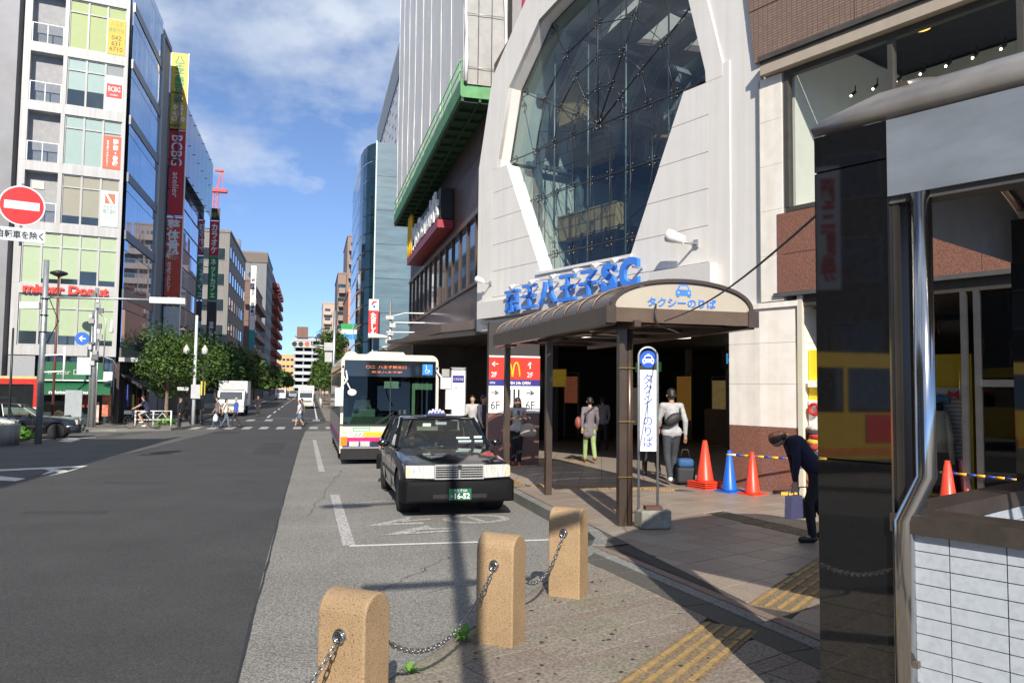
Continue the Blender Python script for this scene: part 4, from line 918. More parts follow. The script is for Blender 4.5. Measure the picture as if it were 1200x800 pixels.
deco('dressed_torso_form', 'shop dummy in a cream long sleeved top and dark trousers against the louvres', 'mannequin', MR, [('cream_top', g1, mat('cream_knit', (.62, .60, .50), .9)), ('dark_trousers', g2_, mat('dark_cloth', (.02, .025, .035), .9)), ('neck', g3, DARK)])
for nm, x_, z, c in (('blue_bow', 2.74, 1.84, (.02, .25, .6)), ('blue_bow', 2.90, 1.82, (.02, .2, .5)), ('pink_bow', 3.06, 1.90, (.55, .02, .08))):
    b_ = MB(); b_.prism([(x_-.09, z-.07), (x_, z-.015), (x_+.09, z-.08), (x_+.09, z+.07), (x_, z+.015), (x_-.09, z+.07)], 2.05, 2.08, 0, 'y')
    deco(nm, {'blue_bow2.7': 'left blue paper bow on the louvred panel above the cream top', 'blue_bow2.9': 'right blue paper bow beside the pink one on the louvred panel', 'pink_bow3.1': 'pink paper bow at the right end of the bow row on the louvres'}['%s%.1f' % (nm, x_)], 'decoration', MR, [('bow', b_, mat('%s_paper' % nm, c, .6))])
# shut granite base along the rest of the front
mb = MB(); mb.box(5.44, 10, -.02, .3, .12, 3.38); mb.obj('shutter_wall', mat('brown_shutter', (.14, .10, .09), .35, .4, var=.15), rb)
mb = MB(); mb.box(-.3+1.0, 10, 4.6, 14, .1, 13); mb.box(1.0, 10, .25, 4.6, 8.75, 12.9); mb.obj('building_core', mat('core_brown', (.2, .14, .11), .8), rb)

# ================================================================ SUBWAY ENTRANCE (near right)
SW = Matrix.Translation((2.62, 3.64, 0)) @ Matrix.Rotation(az(154.3), 4, 'Z')
def swp(x_, y_, z=0): return SW @ V((x_, y_, z))
POL = mat('black_polished_granite', (0.007, 0.007, 0.008), .03, var=.3, scale=30, spec=1.0, coat=.45)
BST = mat('brushed_beam', (0.27, 0.31, 0.36), .40, .35, var=.24, scale=2.2, bump=.03, spec=.8, stretch=(.6, 1, 1.6))
ent = thing('subway_entrance', 'subway stair entrance with black polished pillar, steel beam and curved metal roof', 'station entrance', (2.62, 3.64, 0), az(154.3))
pil = MB(); 
for z0, z1 in ((.13, 1.565), (1.575, 3.095), (3.105, 3.295)):
    mb = MB(); mb.box(0.0, .385, 0.0, .03, z0, z1); mb.box(0.0, .03, .0305, .36, z0, z1); mb.obj('granite_slab', POL, ent)
mb = MB(); mb.box(.032, .384, .033, .358, .13, 3.29); mb.obj('pillar_core', BLACK, ent)
mb = MB(); mb.box(.386, .396, -.002, .34, .13, 2.90); mb.obj('edge_trim', CHROME, ent)
mb = MB(); mb.box(.397, .43, .03, .3, .13, 2.90); mb.box(.46, .475, .06, .09, .13, 2.90); mb.obj('inner_frame', mat('inner_bronze', (.045, .04, .035), .35, .5), ent)
mb = MB(); mb.box(.388, 3.4, .0, .16, 2.905, 3.295); mb.obj('beam', BST, ent)
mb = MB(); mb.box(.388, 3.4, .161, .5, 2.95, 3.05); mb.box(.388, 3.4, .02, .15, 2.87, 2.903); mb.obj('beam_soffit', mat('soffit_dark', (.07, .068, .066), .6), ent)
def arcs(y): return 3.30+.36*math.sin(math.pi*min(1, max(0, y/3.3)))**.7
mb = MB(); n_ = 22; xs_ = [0.0, .12, .12, 3.4]; vs = []; 
for ring_, (x_, dz) in enumerate(((0.0, 0.0), (.30, 0.06), (3.4, 0.06))):
    for k in range(n_+1): y_ = 3.3*k/n_; vs.append((x_, y_, arcs(y_)+dz*(1 if 0 < k < n_ else 0)))
fs = [(r_*(n_+1)+k, (r_+1)*(n_+1)+k, (r_+1)*(n_+1)+k+1, r_*(n_+1)+k+1) for r_ in range(2) for k in range(n_)]
mb.add(vs, fs, 0, True); o_ = mb.obj('curved_roof', mat('roof_metal', (.24, .225, .21), .35, .5, var=.3, scale=2.5), ent)
sm_ = o_.modifiers.new('s', 'SOLIDIFY'); sm_.thickness = -.05
mb = MB()
for x_ in (.04, .42, 1.1, 1.9, 3.2):
    P = [(x_, 3.3*k/n_, arcs(3.3*k/n_)+(.11 if x_ > .2 else .03)) for k in range(1, n_)]; mb.tube(P, .028, 6)
mb.obj('roof_rib', mat('rib_metal', (.42, .38, .33), .3, .9), ent)
mb = MB(); mb.box(.55, 3.4, .9, 1.15, 3.66, 3.80); mb.obj('roof_gutter', BST, ent)
mb = MB(); mb.add([(0.01, 3.3*k/n_, arcs(3.3*k/n_)-.03) for k in range(n_+1)]+[(0.01, 3.3, 2.95), (0.01, 0, 2.95)], [tuple(range(n_+3))]); mb.obj('gable_panel', mat('gable_grey', (.25, .23, .21), .5, .4), ent)
# arched braces under the roof
mb = MB(); mb.tube([(2.1, .25, 2.86), (1.9, .25, 2.6), (2.3, .25, 2.2), (2.9, .25, 1.9)], .03, 6); mb.obj('arched_brace', mat('brace_dark', (.05, .05, .055), .4, .5), ent)
mb = MB(); mb.tube([(.535, .03, 2.90), (.535, .03, 1.52), (.440, -.0, 1.30), (.440, -.0, .13)], [.049]*4, 20); mb.obj('bent_pipe', CHROME, ent)
mb = MB()
for x_, y_ in ((0.0, 3.0), (3.0, 3.0)): mb = MB(); mb.box(x_, x_+.38, y_, y_+.3, .13, 3.29); mb.obj('rear_pillar', POL, ent)
# tiled parapets
WT = speck('white_wall_tile', (0.48, 0.53, 0.59), (0.41, 0.455, 0.51), .15, 30, (.3, .6), .02, .10); GROUT = mat('tile_grout', (.07, .058, .05), .9, var=.3, scale=20); CAP = mat('dark_coping', (.05, .043, .038), .3, var=.25, scale=9)
def tiled_wall(x0, x1, y0, y1, name, label, face='front'):
    t = thing(name, label, 'wall', (2.62, 3.64, 0), az(154.3))
    mb = MB(); mb.box(x0, x1, y0, y1, .13, 1.245); mb.obj('wall_core', GROUT, t)
    mb = MB(); mb.box(x0-.02, x1+.02, y0-.05, y1+.05, 1.247, 1.335); mb.obj('coping', CAP, t)
    tw, th = .238, .0775
    mm = MB(); mm.box(0, tw-.0055, 0, .012, 0, th-.005) if face == 'front' else mm.box(0, .012, 0, tw-.0055, 0, th-.005); tm_ = mm.mesh('wall_tile', WT)
    Ln = (x1-x0) if face == 'front' else (y1-y0)
    for r_ in range(14):
        z = 1.245-(r_+1)*th
        if z < .14: break
        k = 0
        while k*tw < Ln-.02:
            wd = min(tw, Ln-k*tw); o = inst('wall_tile', tm_, t, (x0+k*tw, y0-.012, z) if face == 'front' else (x1, y0+k*tw, z))
            o.rotation_euler = (random.uniform(-.004, .004), 0, random.uniform(-.004, .004)); k += 1
            if wd < tw: o.scale = (wd/tw, 1, 1) if face == 'front' else (1, wd/tw, 1)
    return t
tiled_wall(.405, 2.6, .02, .20, 'tiled_parapet', 'low white tiled wall with dark coping at the near right edge')
tiled_wall(.30, .46, .30, 3.0, 'tiled_parapet', 'far white tiled wall of the stair well behind the steel pipe', 'side')
mb = MB(); mb.box(0, .03, -.03, 0, 0, .03); o = mb.obj('bolt_box', mat('rusty_box', (.10, .08, .07), .7), ent, (.475, .0, .62))

# ================================================================ TAXI SHELTER
sl = thing('taxi_shelter', 'brown taxi stand shelter with an arched ribbed roof on three posts', 'shelter', (3.62, 9.2, 0), az(89))
SW_, SLn = 2.07, 5.9                              # local x across, local y away from the camera
HUD = mat('shelter_bronze', (.095, .068, .052), .32, .45, var=.12, scale=5); FASC = mat('fascia_brown', (.17, .115, .075), .35, .5, var=.12, scale=5)
mb = MB(); mb.box(0, SW_, -.03, .03, 2.78, 2.96); mb.obj('front_fascia', FASC, sl)
for nm, x0, x1 in (('eave_beam', -.03, .10), ('eave_beam', SW_-.10, SW_+.03)): mb = MB(); mb.box(x0, x1, .031, SLn, 2.74, 2.97); mb.obj(nm, HUD, sl)
mb = MB(); mb.box(-.05, .08, -.05, .03, 2.76, 2.975); mb.obj('corner_cap', HUD, sl); mb = MB(); mb.box(SW_-.10, SW_+.05, -.05, .03, 2.76, 2.975); mb.obj('corner_cap', HUD, sl)
def av(t, r=.40, z0=2.96): return (SW_/2-(SW_/2-.02)*math.cos(math.pi*t), z0+r*math.sin(math.pi*t)**.85)
na = 24; A_ = [av(k/na) for k in range(na+1)]
mb = MB(); mb.prism([(a, b-.055) if 0 < k < na else (a, b) for k, (a, b) in enumerate(A_)], -.005, .02, 0, 'y'); mb.obj('gable_panel', mat('gable_cream', (.40, .36, .29), .5, var=.05), sl)
mb = MB()
for y0, y1 in ((-.04, .06),):
    vs = [(a, y, b) for y in (y0, y1) for a, b in A_]+[(SW_/2+(a-SW_/2)*.95, y, 2.96+(b-2.96)*.88) for y in (y0, y1) for a, b in A_]; n_ = na+1
    fs = []
    for k in range(na): fs += [(k, k+1, n_+k+1, n_+k), (2*n_+k, k, k+1, 2*n_+k+1), (3*n_+k+1, n_+k+1, n_+k, 3*n_+k), (3*n_+k, 3*n_+k+1, 2*n_+k+1, 2*n_+k)]
    mb.add(vs, fs)
mb.obj('gable_arch', HUD, sl)
nbay = 10
for q in range(nbay):
    y0, y1 = .07+q*(SLn-.1)/nbay, .07+(q+1)*(SLn-.1)/nbay-.05
    mb = MB(); mb.add([(a, y, b-.01) for y in (y0, y1) for a, b in A_], [(k, k+1, na+1+k+1, na+1+k) for k in range(na)], 0, True)
    mb.obj('roof_sheet', mat('smoked_roof_sheet', (.13, .095, .075), .3, .2, var=.2, scale=1.5), sl)
    mb = MB(); mb.tube([(a, y1+.025, b+.012) for a, b in A_], .014, 5); mb.obj('roof_rib', mat('roof_rib_bronze', (.16, .125, .10), .4, .4), sl)
mb = MB()
for k in range(5): mb.bar((.05, .6+k*1.3, 2.84), (SW_-.05, .6+k*1.3, 2.84), .07, .10)
mb.bar((SW_/2, .05, 2.86), (SW_/2, SLn, 2.86), .05, .08)
mb.obj('roof_frame', HUD, sl)
for k, (px_, y_) in enumerate(((.36, .42), (.34, 3.45), (.22, 5.72))):
    mb = MB(); mb.box(px_-.052, px_+.052, y_-.052, y_+.052, .13, 2.80); pst = mb.obj('post', HUD, sl)
    mb = MB(); mb.box(px_-.045, px_+.045, y_-.5, y_+.5, 2.72, 2.80); mb.obj('post_head', HUD, pst)
    if k == 0:
        mb = MB(); mb.tube([(px_+.10, y_-.02, .13), (px_+.10, y_-.02, 2.72)], .045, 10); mb.obj('drain_pipe', HUD, pst)
        for z in (.78, 1.5, 2.2): mb = MB(); mb.box(px_-.075, px_+.16, y_-.078, y_-.066, z, z+.012); mb.obj('pipe_clamp', mat('clamp_brass', (.35, .22, .05), .4, .6), pst)
text('タクシーのりば', .98, .12, BLUEL, sl, (SW_/2-.02, -.012, 3.05), .004, bold=.02)
def cab_icon(parent, cx_, y_, z, w_, m, m2, nm='taxi_symbol'):
    s_ = w_; mb = MB()
    mb.prism([(cx_-.5*s_, z-.26*s_), (cx_+.5*s_, z-.26*s_), (cx_+.5*s_, z+.02*s_), (cx_+.40*s_, z+.08*s_), (cx_+.27*s_, z+.36*s_), (cx_-.27*s_, z+.36*s_), (cx_-.40*s_, z+.08*s_), (cx_-.5*s_, z+.02*s_)], y_-.006, y_, 0, 'y')
    for sx in (-1, 1): mb.box(cx_+sx*.36*s_-.09*s_, cx_+sx*.36*s_+.09*s_, y_-.006, y_, z-.36*s_, z-.262*s_)
    mb.box(cx_-.13*s_, cx_+.13*s_, y_-.006, y_, z+.362*s_, z+.46*s_); mb.obj(nm, m, parent)
    mb = MB(); mb.prism([(cx_-.30*s_, z+.07*s_), (cx_+.30*s_, z+.07*s_), (cx_+.22*s_, z+.29*s_), (cx_-.22*s_, z+.29*s_)], y_-.010, y_-.0065, 0, 'y')
    for sx in (-1, 1): mb.prism([(cx_+sx*.34*s_+.075*s_*math.cos(R(a)), z-.10*s_+.075*s_*math.sin(R(a))) for a in range(0, 360, 30)], y_-.010, y_-.0065, 0, 'y')
    mb.obj('symbol_cutout', m2, parent)
cab_icon(sl, SW_/2, -.006, 3.205, .22, BLUEL, mat('gable_cream', (0, 0, 0)))
mb = MB(); mb.tube([(.62, -.06, 3.02), (.60, -.07, 2.85), (.64, -.06, 2.74), (.78, -.05, 2.70)], .012, 5); mb.obj('loose_cable', BLACK, sl)
# hanging cable from the shelter to the shop wall
wire = MB(); a_, b_ = V((4.55, 9.1, 2.72)), V((6.6, 8.75, 3.95))
a_, b_ = V((4.35, 9.12, 2.80)), swp(.0, .3, 3.05)
P = [a_.lerp(b_, t/14)-V((0, 0, .12*math.sin(math.pi*t/14))) for t in range(15)]
wire.tube(P, .009, 5); tag(wire.obj('overhead_cable', BLACK), 'thin black cable strung from the shelter gable to the black pillar', 'cable')

# ---------------------------------------------------------------- taxi sign on its concrete foot
ts = thing('taxi_stand_sign', 'tall white taxi stand sign with a round blue cab symbol on a concrete foot', 'sign', (4.22, 9.42, .15), az(100))
mb = MB(); mb.M = Matrix.Translation((.10, 0, 0)) @ Matrix.Rotation(.12, 4, 'Z')
mb.prism([(-.20, -.14), (.20, -.14), (.22, .12), (-.22, .12)], -.0, .24); mb.M = None
o = mb.obj('concrete_foot', mat('rough_foot_concrete', (.27, .26, .22), .9, var=.35, scale=6, bump=.5), ts); bv = o.modifiers.new('b', 'BEVEL'); bv.width = .03; bv.segments = 3
mb = MB(); mb.box(-.02, .20, -.10, .04, .245, .285); mb.obj('brick_on_foot', mat('brick_brown', (.10, .05, .04), .8), ts)
zt = 2.20; 
mb = MB(); mb.tube([(-.09, 0, .24), (-.095, 0, zt)]+[(.03-.125*math.cos(R(a)), 0, zt+.125*math.sin(R(a))) for a in range(15, 180, 15)]+[(.155, 0, zt), (.16, 0, .24)], .017, 8); mb.obj('tube_frame', STEEL, ts)
mb = MB(); mb.box(-.075, .14, -.008, .008, .98, 2.03); mb.obj('white_board', WS, ts)
mb = MB(); mb.lathe([(.112, -.01), (.112, .01)], 28); 
for i_ in range(len(mb.v)): x_, y_, z_ = mb.v[i_]; mb.v[i_] = (x_+.032, z_, y_+2.17)
mb.obj('blue_disc', mat('disc_blue', (.015, .09, .50), .35, var=.05), ts)
mb = MB(); mb.box(-.075, .14, -.004, .004, 2.035, 2.09); mb.obj('dark_infill', BLACK, ts)
cab_icon(ts, .032, -.011, 2.165, .155, WS, mat('disc_blue', (0, 0, 0)))
text('タクシーのりば', .125, .94, mat('sign_text_blue', (.02, .07, .36), .5), ts, (.033, -.009, 1.51), .001, vert=True, bold=.006)

# ================================================================ BOLLARDS AND CHAINS
BOL = speck('ochre_granite', (0.46, 0.315, 0.175), (0.19, 0.115, 0.06), .6, 150, (.34, .46), .3, .42)
bpos = [V((.245, 4.10)), V((1.34, 5.45)), V((2.20, 6.52)), V((-.90, 2.72))]
blab = ['nearest ochre stone bollard at the bottom of the picture, chain hanging from its ring', 'middle ochre stone bollard between the nearest one and the shelter', 'farthest ochre stone bollard, half in shade beside the kerb corner', 'ochre stone bollard just outside the picture at the kerb']
ba = math.atan2(bpos[1].y-bpos[0].y, bpos[1].x-bpos[0].x)
def bollard(p, label):
    t = thing('stone_bollard', label, 'bollard', (p.x, p.y, .13), ba, 'ochre stone bollards along the kerb')   # local x runs along the chain
    mb = MB(); W_, D_, H_ = .285, .225, .765; r_ = D_/2
    prof = [(-r_, 0), (r_, 0), (r_, H_-r_)]+[(r_*math.cos(R(a)), H_-r_+r_*math.sin(R(a))) for a in range(12, 180, 12)]+[(-r_, H_-r_)]
    mb.prism(prof, -W_/2, W_/2, 0, 'y'); o = bake(mb, 'stone_body', BOL, [('BEVEL', dict(width=.012, segments=3, limit_method='ANGLE'))], t)
    for s_ in (-1, 1):
        mb = MB(); mb.tube([(s_*(r_+.001), 0, H_-.20), (s_*(r_+.012), 0, H_-.20)], .036, 14); pl_ = mb.obj('ring_plate', CHROME, t)
        mb = MB(); mb.tube([(s_*(r_+.018), .027*math.cos(R(a)), H_-.205+.027*math.sin(R(a))) for a in range(0, 361, 30)], .008, 6, cap=False); mb.obj('ring', CHROME, pl_)
    return t
for p, l_ in zip(bpos, blab): bollard(p, l_)
CHN = mat('chain_steel', (.34, .33, .32), .35, .9, var=.3, scale=40)
lk_ = MB(); L_, W_ = .026, .012
path = [(L_*.45*math.copysign(1, math.cos(R(a)))*1+W_*math.cos(R(a)), W_*math.sin(R(a)), 0) for a in range(0, 361, 30)]
lk_.tube(path, .0042, 5, cap=False)
def chain(p, q, sag, label):
    mb = MB(); n_ = max(8, int((q-p).length*1.12/.034)); pts_ = []
    for k in range(n_+1):
        t = k/n_; c = p.lerp(q, t); c.z -= sag*4*t*(1-t); pts_.append(c)
    for k in range(n_):
        a, b = pts_[k], pts_[k+1]; d = (b-a).normalized(); x_ = d; y_ = d.cross(V((0, 0, 1))).normalized(); z_ = x_.cross(y_)
        if k % 2: y_, z_ = z_, -y_
        Mt = Matrix(((x_.x, y_.x, z_.x, (a.x+b.x)/2), (x_.y, y_.y, z_.y, (a.y+b.y)/2), (x_.z, y_.z, z_.z, (a.z+b.z)/2), (0, 0, 0, 1)))
        mb.add([Mt @ V(v) for v in lk_.v], lk_.f, 0, True)
    o = mb.obj('chain', CHN); return tag(o, label, 'chain', 'chains between the stone bollards')
bu = V((math.cos(ba), math.sin(ba)))
def hook(p, s_): q = p+bu*s_*(.235/2+.02); return V((q.x, q.y, .13+.765-.225))
chain(hook(bpos[0], 1), hook(bpos[1], -1), .30, 'steel chain sagging from the nearest bollard to the middle one')
chain(hook(bpos[1], 1), hook(bpos[2], -1), .26, 'steel chain sagging from the middle bollard to the farthest one')
chain(hook(bpos[3], 1), hook(bpos[0], -1), .30, 'steel chain dropping from the ring on the front of the nearest bollard')
# weeds in the kerb joint
def weed(p, n_, r_, label):
    mb = MB()
    for k in range(n_):
        a = random.uniform(0, 6.28); l_ = random.uniform(.5, 1)*r_; h_ = random.uniform(.2, .75)*r_; w_ = l_*.13
        d = V((math.cos(a), math.sin(a), 0)); s_ = V((-d.y, d.x, 0))*w_; q = V((p[0], p[1], p[2]))
        mb.add([q, q+d*l_*.5+s_+V((0, 0, h_)), q+d*l_+V((0, 0, h_*.7)), q+d*l_*.5-s_+V((0, 0, h_))], [(0, 1, 2, 3)])
    tag(mb.obj('weed', mat('weed_green', (.10, .24, .025), .6, var=.3, scale=30)), label, 'plant', 'weeds in the kerb joint')
weed(tuple(G(543, 750, .15)), 26, .13, 'small green weed growing in the kerb joint near the middle bollard')
weed(tuple(G(480, 789, .15)), 16, .10, 'smaller green weed beside the foot of the nearest bollard')

# ================================================================ CONES AND BARRIER POLES
CO_R = mat('cone_red', (.72, .055, .025), .38, var=.08); CO_B = mat('cone_blue', (.01, .12, .55), .38, var=.08)
def cone(name, x, y, h, m, label, stack=0, rz=.3):
    t = thing(name, label, 'traffic cone', (x, y, .15), rz, 'traffic cones by the granite column')
    mb = MB(); s_ = h/.70
    for k in range(stack+1):
        z = k*.035; mb.box(-.18*s_, .18*s_, -.18*s_, .18*s_, z, z+.022)
    mb.obj('base', m, t)
    mb = MB(); z0 = stack*.035+.023; mb.lathe([(.135*s_, z0), (.125*s_, z0+.03), (.04*s_, h-.05), (.034*s_, h-.045), (.032*s_, h), (.018, h+.004)], 20); mb.obj('cone_body', m, t)
    return t
cone('traffic_cone', 7.02, 13.05, .86, CO_R, 'tall red cone on a stack of bases at the left of the group', 3)
cone('traffic_cone', 7.20, 12.50, .72, CO_B, 'blue cone between the two red ones by the granite column')
cone('traffic_cone', 7.42, 12.12, .72, CO_R, 'front red cone holding the striped pole by the granite column')
cone('traffic_cone', 8.95, 9.45, .80, CO_R, 'red cone seen through the stair well behind the steel pipe')
cone('traffic_cone', 8.65, 9.60, .45, CO_B, 'low blue cone top just above the dark coping on the right')
cone('traffic_cone', 8.80, 8.95, .46, CO_R, 'low red cone top at the right end of the striped pole')
POLB = mat('pole_blue', (.02, .05, .30), .4); POLY = mat('pole_yellow', (.75, .42, .03), .4); POLW = mat('pole_white', (.7, .7, .68), .4)
def stripe_pole(p, q, label, white=True):
    p = V(p); q = V(q); n_ = max(4, int((q-p).length/.12)); t = thing('striped_pole', label, 'barrier pole', tuple(p), 0, 'striped barrier poles')
    for k in range(n_):
        a, b = (q-p)*k/n_, (q-p)*(k+1)/n_
        m = POLB if k % 2 else (POLW if (white and k < 2) else POLY)
        mb = MB(); mb.tube([a, b], .019, 10); mb.obj('pole_band', m, t)
    for e in (V((0, 0, 0)), q-p):
        mb = MB(); mb.tube([e+V((.045*math.cos(R(a)), .045*math.sin(R(a)), 0)) for a in range(0, 361, 40)], .012, 5); mb.obj('end_ring', POLY, t)
stripe_pole((7.20, 12.50, .80), (8.35, 11.25, .78), 'blue and yellow striped pole from the blue cone across the granite column')
stripe_pole((8.35, 11.25, .78), (9.35, 8.7, .76), 'striped pole seen through the stair well behind the steel pipe', False)
# folded trolley and hose on the ground by the column
ft = thing('floor_tool', 'small yellow and black folded tool lying at the foot of the granite column', 'tool', (8.05, 11.9, .15), R(-30))
mb = MB(); mb.box(-.18, .18, -.03, .03, .0, .05); mb.obj('yellow_bar', POLY, ft); mb = MB(); mb.tube([(.12+.09*math.cos(R(a)), 0, .13+.09*math.sin(R(a))) for a in range(0, 361, 30)], .012, 6); mb.tube([(-.32, 0, .04), (-.1, 0, .06), (.3, .02, .05)], .03, 6); mb.obj('black_loop', BLACK, ft)
# street light standing behind the camera: its shadow falls on the bay
ex = thing('street_light', 'grey street light standing just behind the viewpoint', 'street light', (.10, -1.0, .15), 0)
mb = MB(); mb.tube([(0, 0, 0), (0, 0, 3.2), (0, 0, 3.6), (0, 0, 9.0)], [.13, .12, .085, .07], 14); mb.obj('pole', STEEL, ex)
mb = MB(); mb.tube([(-.95, 0, 5.35), (1.0, 0, 5.35)], .07, 8); mb.tube([(-1.6, 0, 8.7), (.2, 0, 8.9)], .05, 8); mb.obj('cross_arm', STEEL, ex)
mb = MB(); mb.ball((-1.7, 0, 8.68), .3, 10, sc=(1.5, .6, .4)); mb.obj('lamp_head', WHITE, ex)
# ================================================================ LEFT CORNER BUILDING (doughnut shop)
def Mloc(x, y, a, z=0): return Matrix.Translation((x, y, z)) @ Matrix.Rotation(az(a), 4, 'Z')
AM = Mloc(-10.6, 48.6, 78.7); AI = AM.inverted()
db = thing('corner_shop_building', 'narrow white office block with a doughnut shop below and yellow and red window signs', 'building', (-10.6, 48.6, 0), az(78.7))
AW = mat('white_metal_panel', (0.44, 0.445, 0.455), .4, var=.05, scale=1, streak=.12)
band_ = [3.45, 6.83, 10.25, 13.62, 17.0, 20.32, 23.7, 27.0]
for k, z in enumerate(band_):
    for u0_, u1_ in ((-5.35, -3.3), (-3.297, -1.7), (-1.697, -.17)): mb = MB(); mb.box(u0_, u1_, -.04, .5, z, z+.54); mb.obj('floor_band', AW, db)
for k in range(7):
    z0, z1 = band_[k]+.542, band_[k+1]-.002
    for u0_, u1_ in ((-5.35, -5.0), (-.34, -.17)): mb = MB(); mb.box(u0_, u1_, -.045, .5, z0, z1); mb.obj('corner_panel', AW, db)
    if k >= 2: mb = MB(); mb.box(-3.42, -3.22, -.04, .5, z0, z1); mb.obj('corner_panel', AW, db)
BL = {n: mat('blind_'+n, c, .5, var=.04, spec=.6) for n, c in (('green', (.33, .42, .27)), ('lime', (.27, .34, .13)), ('teal', (.24, .34, .33)), ('beige', (.25, .24, .19)), ('grey', (.18, .21, .22)))}
def bay(u0_, u1_, z0, z1, m, tr=.72, dark=.0):
    fr_ = MB(); zt = z0+(z1-z0)*tr
    for b in ((u0_, u0_+.05, z0, z1), (u1_-.05, u1_, z0, z1), (u0_+.05, u1_-.05, z1-.05, z1), (u0_+.05, u1_-.05, z0, z0+.05), (u0_+.05, u1_-.05, zt, zt+.06)): fr_.box(b[0], b[1], .04, .12, b[2], b[3])
    w_ = fr_.obj('window', AW, db)
    mb = MB(); mb.box(u0_+.05, u1_-.05, .10, .13, zt+.06, z1-.05); mb.obj('pane', m, w_)
    zd = z0+.05+(zt-z0)*dark
    mb = MB(); mb.box(u0_+.05, u1_-.05, .10, .13, zd+.002, zt); mb.obj('pane', m, w_)
    if dark > 0: mb = MB(); mb.box(u0_+.05, u1_-.05, .10, .13, z0+.05, zd); mb.obj('pane', PANE, w_)
for fl, dk in ((0, (.35, .35, .25, .0, .15)), (1, (.0, .12, .15, .38, .15))):
    for k in range(5): bay(-4.98+k*.928, -4.98+(k+1)*.928, band_[fl]+.55, band_[fl+1]-.01, BL['green'], dark=dk[k])
for fl, mm_ in ((2, 'beige'), (3, 'teal'), (4, 'teal'), (5, 'lime'), (6, 'lime')):
    for k in range(3): bay(-3.21+k*.957, -3.21+(k+1)*.957, band_[fl]+.55, band_[fl+1]-.01, BL[mm_] if not (fl == 4 and k == 2) else BL['grey'], .74, {2: .22, 4: .45}.get(fl, 0) if k < 2 else 0)
    z0, z1 = band_[fl]+.55, band_[fl+1]
    mb = MB(); mb.box(-5.0, -3.43, 1.2, 1.25, z0-.1, z1); mb.box(-3.46, -3.43, .5, 1.2, z0-.1, z1); mb.box(-5.0, -4.97, .5, 1.2, z0-.1, z1); mb.box(-4.97, -3.46, .5, 1.2, z1-.05, z1+.02); mb.obj('balcony_wall', mat('balcony_grey', (.34, .34, .35), .6), db)
    dr_ = MB(); dr_.box(-4.75, -3.6, 1.12, 1.19, z0, z0+1.7); d_ = dr_.obj('balcony_door', AW, db)
    mb = MB(); mb.box(-4.68, -4.2, 1.09, 1.118, z0+.08, z0+1.6); mb.box(-4.12, -3.67, 1.09, 1.118, z0+.08, z0+1.6); mb.obj('door_pane', PANE if fl in (2, 4) else BL['lime' if fl > 4 else 'teal'], d_)
    mb = MB()
    for x_ in (-4.98, -4.25, -3.48): mb.box(x_, x_+.04, -.02, .02, z0, z0+1.05)
    mb.box(-4.98, -3.44, -.02, .02, z0+1.05, z0+1.09); mb.obj('railing', WHITE, db)
    mb = MB(); mb.add([(-4.95, 0, z0+.05), (-3.46, 0, z0+.05), (-3.46, 0, z0+1.03), (-4.95, 0, z0+1.03)], [(0, 1, 2, 3)]); mb.obj('balustrade_pane', glass('balustrade_glass', (.85, .9, .95), .8), db)
    mb = MB(); mb.box(-4.85, -3.5, .6, .72, z1-.75, z1-.68); mb.obj('duct', WHITE, db)
mb = MB(); mb.box(-4.7, -4.1, .5, .9, 13.62-.9, 13.62-.45); mb.obj('condenser', mat('condenser_cream', (.5, .5, .46), .5), db)
mb = MB(); mb.box(-5.34, -.2, .55, 10, -.6, 27.5); mb.obj('building_core', mat('core_grey', (.3, .3, .31), .7), db)
# window signs
def fsign(u0_, u1_, z0, z1, m, nm): mb = MB(); mb.box(u0_, u1_, .0, .035, z0, z1); return mb.obj(nm, m, db)
SY = mat('poster_yellow', (.58, .38, .03), .5, var=.03); SR = mat('poster_red', (.70, .045, .04), .5, var=.03); SO = mat('poster_vermilion', (.78, .10, .05), .5, var=.03); SG_ = mat('poster_grey', (.50, .55, .55), .5, var=.04); GI = mat('ink_green', (.03, .25, .10), .5)
fsign(-1.26, -.36, 20.9, 22.95, SY, 'window_sign')
text('八王子', .62, .26, GI, db, (-.82, 0, 22.68)); text('美容外科', .78, .26, GI, db, (-.82, 0, 22.33)); text('042\n631\n6710', .66, .92, INK, db, (-.82, 0, 21.55))
fsign(-1.26, -.36, 17.56, 19.6, mat('pale_screen', (.60, .66, .68), .5), 'window_sign')
mb = MB(); mb.box(-1.22, -.42, -.02, -.001, 18.35, 19.15); mb.obj('red_square', SR, db); text('BCBG', .62, .28, WS, db, (-.82, -.022, 18.85)); text('atelier', .4, .11, WS, db, (-.82, -.022, 18.52))
fsign(-1.26, -.36, 14.2, 16.1, SO, 'window_sign')
text('整体・骨盤', .30, 1.6, WS, db, (-.62, 0, 15.15), vert=True, bold=.03); text('カラダファクトリー', .13, 1.5, WS, db, (-1.03, 0, 15.1), vert=True, bold=.03)
fsign(-1.26, -.36, 10.85, 12.9, SG_, 'window_sign')
mb = MB(); mb.box(-1.05, -.55, -.015, -.001, 12.2, 12.75); mb.obj('logo_square', mat('logo_rust', (.45, .13, .06), .5), db); mb = MB(); mb.prism([(-1.05, 12.75), (-.95, 12.75), (-.62, 12.2), (-.78, 12.2)], -.03, -.0155, 0, 'y'); mb.obj('logo_stroke', WS, db)
text('かたぎり\n矯正歯科', .66, .5, mat('ink_grey', (.2, .25, .25), .5), db, (-.8, 0, 11.85)); text('クリニック', .5, .13, mat('ink_grey', (0, 0, 0)), db, (-.8, 0, 11.4))
mb = MB(); mb.box(-4.8, -4.45, 1.0, 1.05, 14.2, 15.6); mb.obj('balcony_banner', SO, db)
DR = mat('doughnut_red', (.75, .05, .03), .4)
